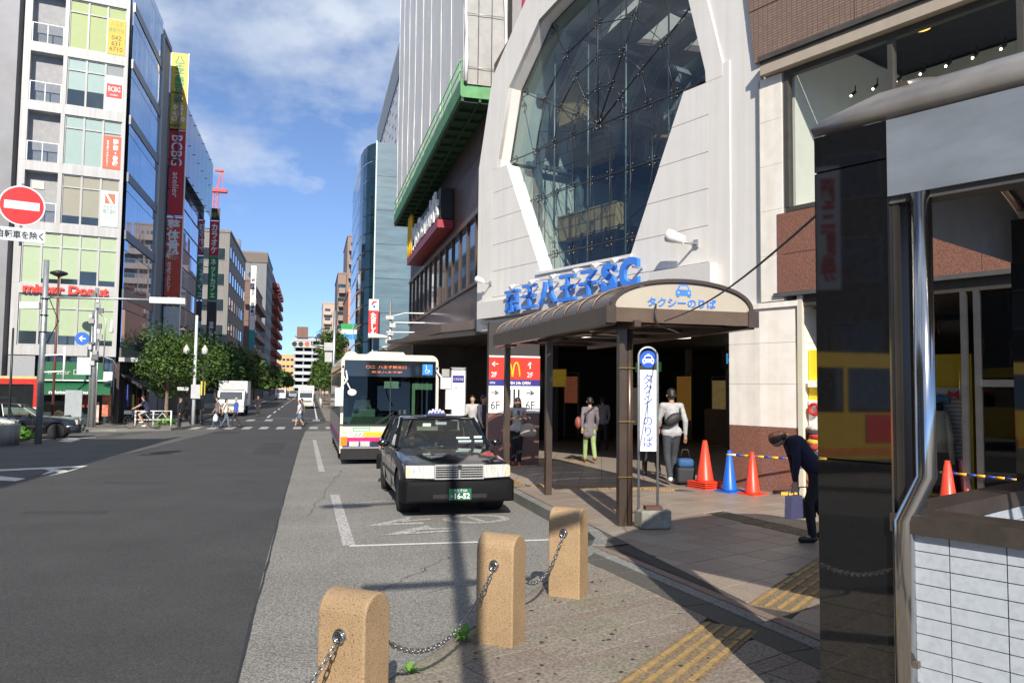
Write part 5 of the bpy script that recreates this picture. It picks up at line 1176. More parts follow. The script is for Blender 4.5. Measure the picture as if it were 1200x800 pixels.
text('mister Donut', 4.15, .50, DR, db, (-2.75, -.05, 7.10), .10, bold=.045)
DG = mat('shop_green', (.01, .11, .045), .5, var=.08)
mb = MB(); mb.box(-3.95, -.75, -.06, .0, 2.15, 3.10); mb.obj('shop_fascia', DG, db); text('mister Donut', 2.3, .28, mat('pale_letter', (.45, .5, .42), .5), db, (-2.3, -.065, 2.55), .01)
mb = MB(); mb.box(-4.3, -.3, -.3, .1, 2.06, 2.13); mb.obj('awning_rail', WHITE, db)
mb = MB(); mb.prism([(-.95, 1.30), (-.95, 1.62), (.1, 2.05), (.1, 2.0), (-.90, 1.6), (-.90, 1.30)], -4.3, -.35, 0, 'x'); mb.obj('awning', DG, db); text('mister Donut', 2.0, .19, WS, db, (-2.3, -.955, 1.45), .006, bold=.03)
mb = MB(); mb.box(-5.3, -.2, .5, .54, -.5, 3.4); mb.obj('shop_window', PANE, db)
for x_ in (-3.9, -2.6, -1.3, -.35): mb = MB(); mb.box(x_, x_+.1, .35, .5, -.5, 3.4); mb.obj('shop_post', BROWN, db)
mb = MB(); mb.box(-5.35, -4.1, .0, .3, -.5, 3.4); mb.obj('grey_shutter', mat('grey_louvre', (.30, .31, .33), .5, .3, var=.1, stretch=(12, 1, 1)), db)
for u_, z0, z1, c in ((-.75, .1, 1.4, (.55, .18, .10)), (-1.35, -.3, .9, (.6, .45, .4)), (-.75, 1.75, 2.6, (.6, .62, .66)), (-1.9, .6, 1.6, (.35, .05, .03))):
    mb = MB(); mb.box(u_, u_+.45, -.1, -.06, z0, z1); mb.obj('shop_poster', mat('poster_%d' % int(-u_*100+z0*10), c, .5, var=.5, scale=6), db)
# glazed side along the street
SM = AI @ Matrix.Translation((-10.55, 48.75, 0)) @ Matrix.Rotation(az(0), 4, 'Z')
SIDEG = mat('mirror_blue_glass', (.28, .42, .60), .03, .9, var=.12, scale=.4)
mm = MB(); mm.box(0, .70, .02, .06, 0, 2.2); mg = mm.mesh('side_pane', SIDEG)
mm = MB(); mm.box(0, .70, .02, .06, 0, .56); mg2 = mm.mesh('side_pane', SIDEG)
for fl in range(7):
    for k in range(12):
        for me_, z in ((mg, band_[fl]+.56), (mg2, band_[fl]+2.8)):
            o = inst('side_pane', me_, db); o.matrix_local = SM @ Matrix.Translation((.02+k*.715, 0, z)) @ Matrix.Rotation(random.uniform(-.006, .006), 4, 'Z')
    mb = MB(); mb.M = SM; mb.box(0, 8.6, -.02, .08, band_[fl], band_[fl]+.54); mb.obj('side_spandrel', mat('spandrel_steel', (.13, .14, .16), .35, .5, var=.1), db)
mb = MB(); mb.M = SM; mb.box(8.6, 8.72, -.1, .1, 3.4, 26.2); mb.box(.0, 8.6, -.9, .1, 3.2, 3.44); mb.obj('side_edge', AW, db)
mb = MB(); mb.M = SM; mb.box(.3, 8.6, .3, .4, -.6, 3.2); mb.obj('side_shopfront', PANE, db)
for k in range(6): mb = MB(); mb.M = SM; mb.box(.3+k*1.6, .42+k*1.6, .1, .3, -.5, 3.2); mb.obj('shopfront_post', BROWN, db)
mb = MB(); mb.M = SM; mb.prism([(-1.1, 1.6), (-1.1, 1.8), (.2, 2.6), (.2, 2.5)], .6, 8.0, 0, 'x'); mb.obj('side_awning', mat('awning_black', (.02, .022, .025), .7), db)
for k, (c, z) in enumerate((((.02, .06, .35), 1.0), ((.55, .5, .1), .4), ((.45, .02, .02), .2), ((.5, .5, .5), 1.2), ((.45, .03, .03), .3))):
    mb = MB(); mb.M = SM; mb.box(1.2+k*1.4, 1.6+k*1.4, -.2, -.15, z-.4, z+.9); mb.obj('shop_banner', mat('banner_%d' % k, c, .6, var=.4, scale=6), db)

# generic street buildings: walls plus windows placed one by one
def block(name, label, x0, x1, y0, y1, z1, wall, front=None, side=None, sidex=None, cat='building', roof=True, z0=-.9):
    """front=(n, pitch z list, w, h, material) on the face towards the camera; side = the same on the street face"""
    t = thing(name, label, cat, (x0, y0, 0), 0)
    mb = MB(); mb.box(0, x1-x0, 0, y1-y0, z0, z1); mb.obj('wall', wall, t)
    if roof: mb = MB(); mb.box(-.1, x1-x0+.1, -.1, y1-y0+.1, z1+.002, z1+.35); mb.obj('parapet', wall, t)
    def grid(n, zs, w_, h_, gm, fm, M_, Ln):
        f_ = MB(); f_.box(-w_/2-.08, w_/2+.08, -.05, .0, -.08, 0); f_.box(-w_/2-.08, w_/2+.08, -.05, .0, h_, h_+.08); f_.box(-w_/2-.08, -w_/2, -.05, 0, 0, h_); f_.box(w_/2, w_/2+.08, -.05, 0, 0, h_); f_.box(-w_/2, w_/2, -.015, -.005, 0, h_, 1); fme = f_.mesh('window', [fm, gm])
        for z in zs:
            for k in range(n): o = inst('window', fme, t); o.matrix_local = M_ @ Matrix.Translation(((k+.5)*Ln/n, 0, z))
    if front: grid(*front[:6], Matrix(), x1-x0)
    if side:
        sx = x1-x0 if sidex is None else 0
        Ms = Matrix.Translation((x1-x0, 0, 0)) @ Matrix.Rotation(R(90), 4, 'Z') if sidex is None else Matrix.Translation((0, y1-y0, 0)) @ Matrix.Rotation(R(-90), 4, 'Z')
        grid(*side[:6], Ms, y1-y0)
    return t
def frange(a, b, s): 
    out = []
    while a < b: out.append(a); a += s
    return out
GW = mat('grey_tile_wall', (.27, .26, .25), .7, var=.12, streak=.2); GW2 = mat('blank_grey_wall', (.22, .23, .25), .6, var=.08, streak=.15)
block('grey_slab_building', 'blank grey slab wall between the white corner block and the tall vertical sign', -22, -10.62, 57.6, 60.6, 26.3, GW2)
lb = block('grey_neighbour_building', 'grey metal clad building at the left edge of the picture', -23.5, -16.1, 47.45, 58, 30, mat('grey_metal_cladding', (.20, .205, .225), .5, 0, var=.15, scale=.6))
# mirror-glass building with purple and green screens
gb = thing('mirror_glass_building', 'mirror glass building with a purple and green translucent screen along its top', 'building', (-10.6, 61.5, 0), az(0))
mb = MB(); mb.box(0, 20.5, .1, 12, -.9, 23.6); mb.obj('wall', GW2, gb)
mm = MB(); mm.box(0, 1.24, 0, .05, 0, 1.55); pg = mm.mesh('glass_pane', SIDEG)
mm = MB(); mm.box(0, 1.24, 0, .05, 0, 1.55); pg2 = mm.mesh('glass_pane', mat('mirror_violet_glass', (.50, .36, .58), .03, .9, var=.1))
for k in range(16):
    for j in range(9): inst('glass_pane', pg2 if (k*7+j*3) % 9 in (0, 1, 4) and j > 4 else pg, gb, (.1+k*1.275, 0, 3.6+j*1.62), (0, 0, random.uniform(-.006, .006)))
for j in range(10): mb = MB(); mb.box(0, 20.5, -.05, .04, 3.52+j*1.62, 3.585+j*1.62); mb.obj('glazing_bar', mat('bar_dark', (.08, .08, .1), .4), gb)
for k in range(8):
    t_ = k/7; c = tuple(a*(1-t_)+b*t_ for a, b in zip((.24, .13, .28), (.13, .32, .30)))
    mb = MB(); mb.box(.1+k*2.55, 2.6+k*2.55, -.6, -.56, 18.4, 23.9); mb.obj('screen_panel', mat('screen_%d' % k, c, .12, .3, var=.06), gb)
    for z in (18.6, 21.2, 23.7): mb = MB(); mb.tube([(.15+k*2.55, -.72, z), (.15+k*2.55, .1, z)], .035, 5); mb.obj('strut', BLACK, gb)
block('striped_office_building', 'grey concrete office block with strip windows on its street face', -26, -10.6, 106, 131, 21.6, mat('office_concrete', (.20, .195, .19), .7, var=.1, streak=.15), (4, frange(1.5, 19, 3.3), 2.8, 1.5, PANE, GW), (7, frange(2, 20, 3.3), 2.6, 1.5, mat('bright_glass', (.25, .36, .50), .04, .6, var=.3), GW))
for k in range(6): pass
bb = block('brown_balcony_building', 'low brown building with projecting balconies in front of the concrete tower', -22, -10.6, 146, 176, 20.5, mat('brown_wall', (.16, .10, .075), .7), None, (6, frange(2, 19, 3), 2.4, 1.6, PANE, GW))
mm = MB(); mm.box(0, 29.6, -1.0, -.01, 0, 1.0); bal = mm.mesh('balcony', mat('balcony_brown', (.22, .14, .11), .7))
for z in frange(1.5, 19, 3): o = inst('balcony', bal, bb); o.matrix_local = Matrix.Translation((11.4, .2, z)) @ Matrix.Rotation(R(90), 4, 'Z')
eb = block('concrete_tower_building', 'tall grey concrete tower with roof plant beyond the striped office', -24, -10.4, 185, 212, 32, mat('tower_concrete', (.19, .20, .21), .7, streak=.2, var=.1), (2, frange(4, 30, 3.2), .9, 1.2, PANE, GW), (5, frange(3, 30, 3.2), 1.2, 1.3, PANE, GW))
mb = MB(); mb.lathe([(2.0, 32.4), (2.0, 35.6), (1e-3, 36)], 20, (5.5, 5)); mb.obj('water_tank', mat('tank_steel', (.5, .5, .5), .35, .6), eb)
mb = MB(); mb.box(-.2, 13.8, -.2, .3, 29.8, 32.0); mb.obj('cornice_band', mat('band_dark', (.14, .11, .09), .7), eb)
fb = block('red_balcony_tower', 'red brown apartment tower with stepped balconies at the end of the left row', -22, -10.6, 216, 258, 31.5, mat('red_brown_brick', (.19, .055, .04), .7), (3, frange(3, 29, 3), 1.6, 1.5, PANE, GW))
mm = MB(); mm.box(0, 6.5, -1.6, -.01, 0, 1.15); bal = mm.mesh('balcony', mat('balcony_red', (.26, .075, .055), .7))
for z in frange(1.2, 30, 3):
    for k in range(5): o = inst('balcony', bal, fb); o.matrix_local = Matrix.Translation((11.4, .8+k*8.3, z)) @ Matrix.Rotation(R(90), 4, 'Z')
for n_, xx in (('antenna_mast', -12.5),):
    mb = MB(); mb.tube([(xx, 218, 31.5), (xx, 218, 36.5)], .12, 5); mb.tube([(xx-.8, 218, 35), (xx+.8, 218, 35)], .08, 4); tag(mb.obj(n_, STEEL), 'thin antenna mast on the roof of the red balcony tower', 'antenna')
ob = block('orange_end_building', 'pale orange low building closing the view at the end of the street', -18, -8.2, 400, 420, 17, mat('orange_render', (.62, .36, .16), .7, var=.05), (5, frange(1.5, 16, 3.2), 1.3, 1.0, PANE, GW))
cp = thing('parking_structure', 'grey parking deck with open storeys at the end of the street', 'car park', (-8.0, 385, 0))
for j in range(8):
    mb = MB(); mb.box(0, 17, 0, 20, 1+j*3.2, 2.5+j*3.2); mb.obj('deck', mat('deck_grey', (.42, .44, .46), .7, var=.1), cp)
for k in range(5): mb = MB(); mb.box(k*4, .6+k*4, .4, 19, -.9, 26); mb.obj('deck_column', GW2, cp)
mb = MB(); mb.box(.2, 17, 10, 10.3, -1, 26); mb.obj('back_wall', DARK, cp)
bs = thing('roof_billboard', 'brown billboard standing on the roof of the parking deck', 'billboard', (-7.0, 384, 26.3)); mb = MB(); mb.box(0, 5.2, 0, .4, 0, 5.2); mb.obj('board', mat('board_brown', (.17, .08, .05), .6), bs); mb = MB(); mb.box(2.5, 2.62, -.05, 0, 0, 5.2); mb.obj('seam', BLACK, bs)
bs.location.z = 24.9
# tall vertical signs
def vsign(name, label, x0, x1, y, rowsdef, th=.28, edge=True):
    t = thing(name, label, 'sign', (x0, y, 0)); W_ = x1-x0
    for z0, z1, c, txts in rowsdef:
        mb = MB(); mb.box(0, W_, 0, th, z0+.04, z1-.04); mb.obj('sign_panel', c, t)
        for (s_, w_, h_, m_, cx__, cz__, kw) in txts: text(s_, w_*(W_/.74 if kw.get('vert') or 'rot' not in kw else 1), h_*(W_/.74 if 'rot' in kw else 1), m_, t, (cx__*W_, -.002, cz__), .01, **kw)
    z0, z1 = rowsdef[-1][0], rowsdef[0][1]
    mb = MB(); mb.box(W_+.002, W_+.05, -.02, th+.02, z0, z1); mb.box(-.05, -.002, -.02, th+.02, z0, z1); mb.obj('sign_edge', WS if edge else BROWN, t)
    mb = MB()
    for z in frange(z0+1, z1, 4): mb.box(-.7, -.05, th*.4, th*.6, z, z+.06)
    mb.obj('wall_bracket', BLACK, t); return t
vd = dict(vert=True, bold=.03)
vst = vsign('vertical_sign_tower', 'very tall stacked vertical sign in yellow, red and white beside the grey slab', -10.75, -9.58, 62, [
    (19.2, 25.1, mat('sign_gold', (.62, .42, .05), .5, var=.05), [('八王子美容外科', .46, 3.7, GI, .5, 23.0, vd), ('042\n631\n6710', .60, 1.25, WS, .5, 20.45, dict(bold=.03)), ('7F', .42, .4, GI, .5, 19.5, {})]),
    (12.7, 19.15, mat('sign_crimson', (.50, .02, .035), .5, var=.05), [('BCBG', 2.3, .48, WS, .5, 17.6, dict(rot=R(90), bold=.01)), ('atelier', 1.9, .26, WS, .5, 15.0, dict(rot=R(90)))]),
    (12.6, 12.69, WS, []),
    (6.6, 12.55, mat('sign_rust', (.58, .07, .03), .5, var=.05), [('整体骨盤', .58, 3.1, WS, .5, 10.85, vd), ('カラダファクトリー', .22, 2.2, WS, .3, 8.1, vd)]),
    (5.9, 6.55, INK, [('5F', .45, .4, WS, .5, 6.2, {})]),
    (.8, 5.85, mat('sign_pale', (.60, .62, .62), .5, var=.05), [('かたぎり矯正', .34, 3.0, mat('ink_grey', (0, 0, 0)), .5, 3.1, vd)])])
vst.location.z = 1.8
vsign('vertical_sign_karaoke', 'vertical sign in black, red and green on the mirror glass building', -10.45, -9.62, 85, [
    (18.9, 20.2, INK, [('＠', .5, .5, SY, .5, 19.5, {})]), (15.2, 18.85, mat('sign_crimson', (0, 0, 0)), [('カラオケ', .56, 3.1, WS, .5, 17.0, vd)]),
    (10.6, 15.15, mat('sign_leaf', (.02, .22, .05), .5, var=.05), [('ネットカフェ', .48, 4.0, WS, .5, 12.9, vd)]), (1.0, 10.5, mat('sign_dusk', (.05, .045, .05), .6), [('居酒屋', .4, 1.8, WS, .5, 7.5, vd)])], edge=False)
vsign('vertical_sign_blue', 'slim white vertical sign with blue lower end on the far office block', -10.5, -9.6, 141, [(11.5, 22.6, WS, [('総合進学塾', .5, 7.0, INK, .5, 17.0, vd)]), (8.0, 11.45, mat('sign_teal', (.03, .3, .35), .5), [])], edge=False)
# red crane jib above the roofs
cr_ = thing('red_crane', 'red crane mast showing above the roof of the mirror glass building', 'crane', (-14.4, 122, 24.6))
cr_.scale = (.6, .6, .6)
RC = mat('crane_red', (.55, .04, .03), .5)
mb = MB()
for sx in (-.5, .5): mb.bar((sx, 0, 0), (sx, 0, 10), .14); mb.bar((sx, .9, 0), (sx, .9, 10), .14)
for k in range(8): mb.bar((-.5, 0, k*1.25), (.5, 0, (k+1)*1.25), .09); mb.bar((-.5, .9, k*1.25), (.5, .9, (k+1)*1.25), .09)
mb.obj('mast', RC, cr_); mb = MB(); mb.box(-1.6, 2.6, -.3, 1.4, 10, 10.7); mb.bar((0, .4, 10.6), (1.3, .4, 16), .2); mb.bar((1.6, .4, 10.6), (1.3, .4, 16), .12); mb.box(-.4, 1.6, 0, .8, 15.2, 15.6); mb.bar((.4, .3, 10.5), (1.2, .3, 15.2), .12); mb.obj('slewing_frame', RC, cr_)

# ================================================================ RIGHT SIDE TOWERS
bt = thing('blue_bank_tower', 'pale blue bank tower with a curved dark glass front beyond the mall wing', 'building', (5.64, 75, 0))
for j in range(8):
    for k in range(2): mb = MB(); mb.box(.0+k*3.4, 3.38+k*3.4, 0, .3, -.9+j*3.3, 2.37+j*3.3); mb.obj('blue_panel', mat('pale_blue_panel_%d' % (j % 2), ((.10, .17, .215), (.085, .15, .195))[j % 2], .4, var=.28, scale=.9, stretch=(.3, 1, 2.2)), bt)
mb = MB(); mb.box(.02, 14, .3, 20, -.9, 25.4); mb.obj('tower_wall', mat('tower_blue', (.13, .2, .25), .5), bt)
cur = [(0, .05), (-.45, .6), (-.85, 1.5), (-1.12, 2.8), (-1.28, 4.6), (-1.34, 7), (-1.34, 10), (-1.34, 14), (-1.34, 19)]
for j in range(15):
    z0 = -.8+j*1.75
    for k in range(8):
        (a, b), (c, d) = cur[k], cur[k+1]; mb = MB(); mb.add([(a, b, z0+.10), (c, d, z0+.10), (c, d, z0+1.74), (a, b, z0+1.74)], [(1, 0, 3, 2)]); mb.obj('curved_pane', mat('teal_glass', (.02, .055, .07), .04, .5, var=.4, scale=.7), bt)
    mb = MB(); n_ = len(cur); vs = [(a-.05, b-.03, z) for z in (z0, z0+.10) for a, b in cur]; mb.add(vs, [(k+1, k, n_+k, n_+k+1) for k in range(n_-1)]); mb.obj('floor_ring', mat('ring_dark', (.02, .022, .025), .4, .4), bt)
mb = MB(); mb.box(-.12, .0, -.08, .05, -.9, 25.6); mb.obj('edge_mast', mat('edge_pale', (.5, .58, .62), .4), bt)
tw_ = block('white_hotel_tower', 'tall pale grey tower with small square windows rising behind the blue tower', 9.0, 22, 86, 119, 41.5, mat('pale_grey_wall', (.62, .62, .62), .6, var=.06), (4, frange(20, 40, 3.2), 1.4, 1.3, PANE, GW), (9, frange(22, 38, 3.0), 1.3, 1.5, mat('pale_pane', (.45, .48, .5), .3), GW), sidex=0)
mb = MB(); mb.box(-.12, 13, -.12, 33.1, 37.6, 41.4); mb.obj('crown_band', mat('crown_grey', (.26, .27, .28), .6), tw_)
sw_ = block('salmon_wall_building', 'plain salmon coloured wall in front of the brown apartments', 5.2, 9, 120, 140, 16.2, mat('salmon_render', (.55, .27, .17), .7, var=.04))
for z in (3, 8.2, 12.5): mb = MB(); mb.box(-.01, 3.8, -.02, -.001, z, z+.07); mb.obj('joint', BROWN, sw_)
def apt(name, label, x0, x1, y, z1, c, nb_):
    t = block(name, label, x0, x1, y, y+22, z1, mat(name+'_wall', c, .7, var=.08), (nb_, frange(1.6, z1-2, 3), 1.7, 1.7, PANE, GW))
    mm = MB(); w_ = (x1-x0)/nb_*.8; mm.box(-w_/2, w_/2, -1.3, -.01, -.2, .95); bm_ = mm.mesh('balcony', mat(name+'_balcony', tuple(x*1.15 for x in c), .7))
    for z in frange(1.4, z1-2, 3):
        for k in range(nb_): inst('balcony', bm_, t, ((k+.5)*(x1-x0)/nb_, 0, z))
    return t
apt('brown_apartment_block', 'brown apartment block with stacked balconies behind the salmon wall', 7.0, 16, 172, 34.5, (.24, .17, .14), 3)
apt('brown_apartment_wing', 'lower step of the brown apartments on their left side', 5.2, 6.95, 174, 26.5, (.25, .18, .15), 1)
apt('beige_apartment_block', 'distant beige apartment block left of the brown one', 3.2, 9.5, 262, 29, (.42, .33, .27), 2)
gs = thing('convenience_store_sign', 'green, white and blue square sign above the right pavement', 'sign', (3.0, 86, 0))
for nm, z0, z1, m_ in (('green_stripe', 8.1, 8.7, mat('stripe_green', (.01, .30, .08), .4)), ('white_stripe', 7.6, 8.09, WS), ('blue_stripe', 7.05, 7.59, mat('stripe_blue', (.03, .25, .55), .4))): mb = MB(); mb.box(0, 1.25, 0, .25, z0, z1); mb.obj(nm, m_, gs)
mb = MB(); mb.tube([(.6, .12, -.4), (.6, .12, 7.04)], .08, 8); mb.obj('pole', STEEL, gs)
rsn = thing('bank_sign', 'red hanging bank sign with white lettering on the corner of the blue tower', 'sign', (5.05, 73.2, 0))
mb = MB(); mb.box(0, .88, 0, .2, 6.5, 9.0); mb.obj('red_panel', mat('bank_red', (.75, .03, .02), .4), rsn); mb = MB(); mb.box(0, .88, 0, .2, 9.002, 10.05); mb.obj('white_panel', WS, rsn)
text('たましん', .55, 2.1, WS, rsn, (.44, -.002, 7.75), .01, vert=True, bold=.05); mb = MB(); mb.prism([(.2+.0, 9.55), (.35, 9.85), (.72, 9.9), (.7, 9.75), (.45, 9.7), (.32, 9.45)], -.03, -.001, 0, 'y'); mb.obj('red_swoosh', mat('bank_red', (0, 0, 0)), rsn); mb = MB(); mb.ball((.48, -.02, 9.38), .12, 8); mb.obj('blue_dot', BLUEL, rsn)
mb = MB(); mb.box(.3, .36, .05, 1.8, 6.7, 6.76); mb.box(.3, .36, .05, 1.8, 9.5, 9.56); mb.obj('wall_bracket', STEEL, rsn)

# ================================================================ TREES
def leafmat(name, c):
    if name in _M: return _M[name]
    m = bpy.data.materials.new(name); m.use_nodes = True; t = m.node_tree; n = t.nodes; l = t.links; b = n['Principled BSDF']; b.inputs['Roughness'].default_value = .55
    g = n.new('ShaderNodeNewGeometry'); o_ = n.new('ShaderNodeTexNoise'); o_.inputs['Scale'].default_value = 1.4; l.new(g.outputs['Position'], o_.inputs['Vector'])
    ad = n.new('ShaderNodeMath'); ad.operation = 'MULTIPLY_ADD'; ad.inputs[1].default_value = .5; l.new(g.outputs['Random Per Island'], ad.inputs[0]); l.new(o_.outputs['Fac'], ad.inputs[2])
    r_ = n.new('ShaderNodeValToRGB'); r_.color_ramp.elements[0].position = .35; r_.color_ramp.elements[1].position = 1.0; l.new(ad.outputs[0], r_.inputs[0])
    r_.color_ramp.elements[0].color = (*[x*.45 for x in c], 1); r_.color_ramp.elements[1].color = (*[min(1, x*1.8) for x in c], 1); l.new(r_.outputs[0], b.inputs['Base Color'])
    tr = n.new('ShaderNodeBsdfTranslucent'); l.new(r_.outputs[0], tr.inputs[0]); ms = n.new('ShaderNodeMixShader'); ms.inputs[0].default_value = .3; l.new(b.outputs[0], ms.inputs[1]); l.new(tr.outputs[0], ms.inputs[2]); l.new(ms.outputs[0], n['Material Output'].inputs[0])
    _M[name] = m; return m
LEAF = leafmat('leaf_green', (.052, .098, .016)); BARK = mat('bark', (.17, .13, .09), .9, var=.35, scale=6, bump=.4)
def tree(label, x, y, h, r, n=2600, leaf=.17, seed=1, lean=0, trunk=None, group='street trees'):
    rnd = random.Random(seed); t = thing('street_tree', label, 'tree', (x, y, gz(y)+.1), rnd.uniform(0, 6), group); th = trunk or h*.36
    mb = MB(); mb.tube([(0, 0, 0), (.03, .02, th*.5), (lean*.3, .0, th), (lean*.6, .05, h*.8)], [.13, .11, .09, .03], 8); mb.obj('trunk', BARK, t)
    blobs = []
    for k in range(12):
        a = rnd.uniform(0, 6.28); z = th+(h-th)*rnd.uniform(.12, .92); rr_ = r*(1-.75*max(0, (z-th)/(h-th)-.35)**1.0)*rnd.uniform(.35, .8)
        p = V((rr_*math.cos(a)+lean*.5, rr_*math.sin(a), z)); blobs.append((p, r*rnd.uniform(.30, .50)))
        mb = MB(); q = V((lean*.2, 0, max(th*.8, z-1.0-rr_*.4))); mb.tube([q, (q+p)/2+V((0, 0, .1)), p], [.045, .03, .012], 5); mb.obj('limb', BARK, t)
    blobs.append((V((0, 0, h-r*.4)), r*.42)); blobs.append((V((0, 0, (th+h)/2)), r*.6))
    mb = MB(); tot = sum(b[1]**2 for b in blobs)
    for p, br in blobs:
        for k in range(int(n*br**2/tot)):
            d = V((rnd.gauss(0, 1), rnd.gauss(0, 1), rnd.gauss(0, 1))).normalized(); c = p+d*br*rnd.uniform(.45, 1.18)*V((1, 1, .8)).length/1.6
            a = V((rnd.gauss(0, 1), rnd.gauss(0, 1), rnd.gauss(0, .6))).normalized(); b = a.cross(d+V((0, 0, .6))).normalized(); s_ = leaf*rnd.uniform(.5, 1.15)
            mb.add([c-a*s_, c+b*s_*.55, c+a*s_, c-b*s_*.55-V((0, 0, s_*.3))], [(0, 1, 2, 3)])
    o = mb.obj('crown', LEAF, t); o['kind'] = 'stuff'; return t
tree('leafy tree with a bare trunk, nearest of the left row, behind the guard rail', -8.0, 48.6, 5.3, 2.0, 7500, .10, 3, trunk=1.9)
tree('second tree of the left row, behind the light pole', -7.9, 55.5, 5.4, 2.1, 6000, .115, 5)
tree('dark tree over the parked truck on the left, third of the row', -8.6, 66, 6.1, 2.7, 5000, .15, 8)
tree('fourth tree of the left row, over the roof of the truck', -8.4, 78, 6.3, 2.7, 3000, .22, 12)
tree('fifth tree of the left row, beyond the truck', -8.3, 92, 6.2, 2.7, 2400, .25, 21)
for k, yy in enumerate((108, 126, 148, 175, 205, 240, 290)): tree('%s round tree beyond the truck on the left pavement' % ['first', 'second', 'third', 'fourth', 'fifth', 'sixth', 'farthest'][k], -8.4, yy, 6.2, 2.8, 1500, .32+.03*k, 30+k, group='distant trees on the left')
tree('tall tree on the right pavement above the approaching white truck', 2.0, 82, 7.6, 2.2, 5000, .15, 51, trunk=2.2)
tree('smaller right hand tree half hidden behind the first one', 2.2, 98, 7.0, 2.3, 2200, .24, 57)
for k, yy in enumerate((120, 150, 190, 240)): tree('%s of the far trees down the right pavement' % ['nearest', 'second', 'third', 'farthest'][k], 2.0, yy, 6.0, 2.4, 1400, .32+.03*k, 70+k, group='distant trees on the right')

# ================================================================ STREET FURNITURE
def pole(name, label, x, y, h, r=.09, m=STEEL, cat='pole', base=None):
    t = thing(name, label, cat, (x, y, gz(y)+(base if base is not None else .12)))
    mb = MB(); mb.tube([(0, 0, 0), (0, 0, h*.5), (0, 0, h)], [r, r*.9, r*.75], 12); mb.obj('pole', m, t); return t
p1 = pole('lamp_pole', 'grey lamp pole at the left edge with a long arm and flat lamp head', -9.35, 31.3, 6.6, .12, cat='street light', base=0)
p1.location.z = gz(31.3)
mb = MB(); mb.tube([(0, 0, 5.25), (2.2, .3, 5.32), (4.6, .6, 5.35)], .04, 8); mb.obj('lamp_arm', STEEL, p1)
mb = MB(); mb.box(3.4, 4.65, .35, .75, 5.22, 5.44); mb.obj('lamp_head', mat('lamp_white', (.66, .72, .72), .3), p1)
mb = MB(); mb.box(-.75, -.15, -.15, .15, 4.82, 5.05); mb.obj('camera_box', WHITE, p1)
mb = MB(); mb.tube([(0, 0, 2.55), (.75, 0, 2.6)], .03, 6); mb.tube([(0, 0, 3.15), (.75, 0, 3.2)], .03, 6); mb.tube([(.72, 0, 2.3), (.72, 0, 3.5)], .04, 6); mb.obj('bracket', WHITE, p1)
mb = MB()
for z in (4.0, 4.6, 5.2): mb.tube([(.13*math.cos(R(a)), .13*math.sin(R(a)), z) for a in range(0, 361, 40)], .02, 5)
mb.tube([(.14, -.05, 3.6), (.5, -.1, 4.4), (.16, -.05, 5.2), (.4, -.1, 5.6)], .018, 5); mb.obj('cable_loop', BLACK, p1)
p2 = pole('utility_pole', 'crowded utility pole with boxes and a blue arrow sign outside the doughnut shop', -10.9, 44.6, 7.2, .13, cat='utility pole')
for k in range(14):
    mb = MB(); x_, z = random.uniform(-.3, .25), 3.2+k*.27; mb.box(x_, x_+random.uniform(.1, .3), -.25, -.12, z, z+random.uniform(.12, .3)); mb.obj('junction_box', mat('box_grey_%d' % (k % 3), ((.45, .46, .46), (.12, .12, .13), (.3, .31, .32))[k % 3], .5), p2)
mb = MB(); mb.tube([(.45, -.1, 3.0), (.5, -.1, 5.6), (.15, 0, 5.9)], .03, 6); mb.tube([(-.16, 0, 0), (-.16, 0, 6)], .05, 6); mb.tube([(.16, 0, 0), (.16, 0, 5)], .04, 6); mb.tube([(.0, -.1, 3.8), (.9, -.1, 3.5), (1.2, 0, 2.9)], .02, 5); mb.obj('conduit', STEEL, p2)
mb = MB(); mb.lathe([(.34, -.02), (.34, .02)], 24)
mb.v = [(a-.55, c-.22, b+4.55) for a, b, c in mb.v]; mb.obj('blue_round_sign', mat('road_sign_blue', (.02, .12, .55), .4), p2); text('←', .34, .3, WS, p2, (-.55, -.25, 4.55), .004, bold=.03)
mb = MB(); mb.box(-.75, -.1, -.2, -.16, 2.7, 3.6); mb.obj('side_plate', mat('plate_pale', (.5, .58, .6), .4), p2)
mb = MB(); mb.lathe([(.05, 4.9), (.12, 4.95), (.06, 5.25), (.02, 5.6)], 10, (.75, 0)); mb.obj('siren_horn', WHITE, p2)
bp = pole('brown_lamp_post', 'slim red brown lamp post in front of the shop building', -12.7, 44.5, 7.8, .07, mat('red_brown_pole', (.13, .045, .035), .5), 'street light')
mb = MB(); mb.lathe([(.08, 7.7), (.42, 7.85), (.40, 7.95), (.05, 8.05)], 14); mb.obj('lamp_head', BLACK, bp)
pole('signal_post', 'thin dark post with a small lamp left of the lamp pole', -11.2, 34.0, 4.2, .05, BLACK, 'pole')
npn = pole('no_entry_sign', 'red round no entry sign with a Japanese plate below it at the left edge', -6.62, 17.1, 7.0, .05, cat='traffic sign', base=0)
npn.rotation_euler = (0, 0, az(72))
def disc(r, y0, y1, cx_, cz_, n=36): return [(cx_+r*math.cos(2*math.pi*k/n), cz_+r*math.sin(2*math.pi*k/n)) for k in range(n)], y0, y1
ax_, az_ = .98, 5.47
mb = MB(); P, a, b = disc(.40, -.10, -.07, ax_, az_); mb.prism(P, a, b, 0, 'y'); mb.obj('white_rim', WS, npn)
mb = MB(); P, a, b = disc(.372, -.108, -.1005, ax_, az_); mb.prism(P, a, b, 0, 'y'); mb.obj('red_disc', mat('no_entry_red', (.72, .02, .02), .4), npn)
mb = MB(); mb.box(ax_-.30, ax_+.30, -.114, -.1085, az_-.08, az_+.08); mb.obj('white_bar', WS, npn)
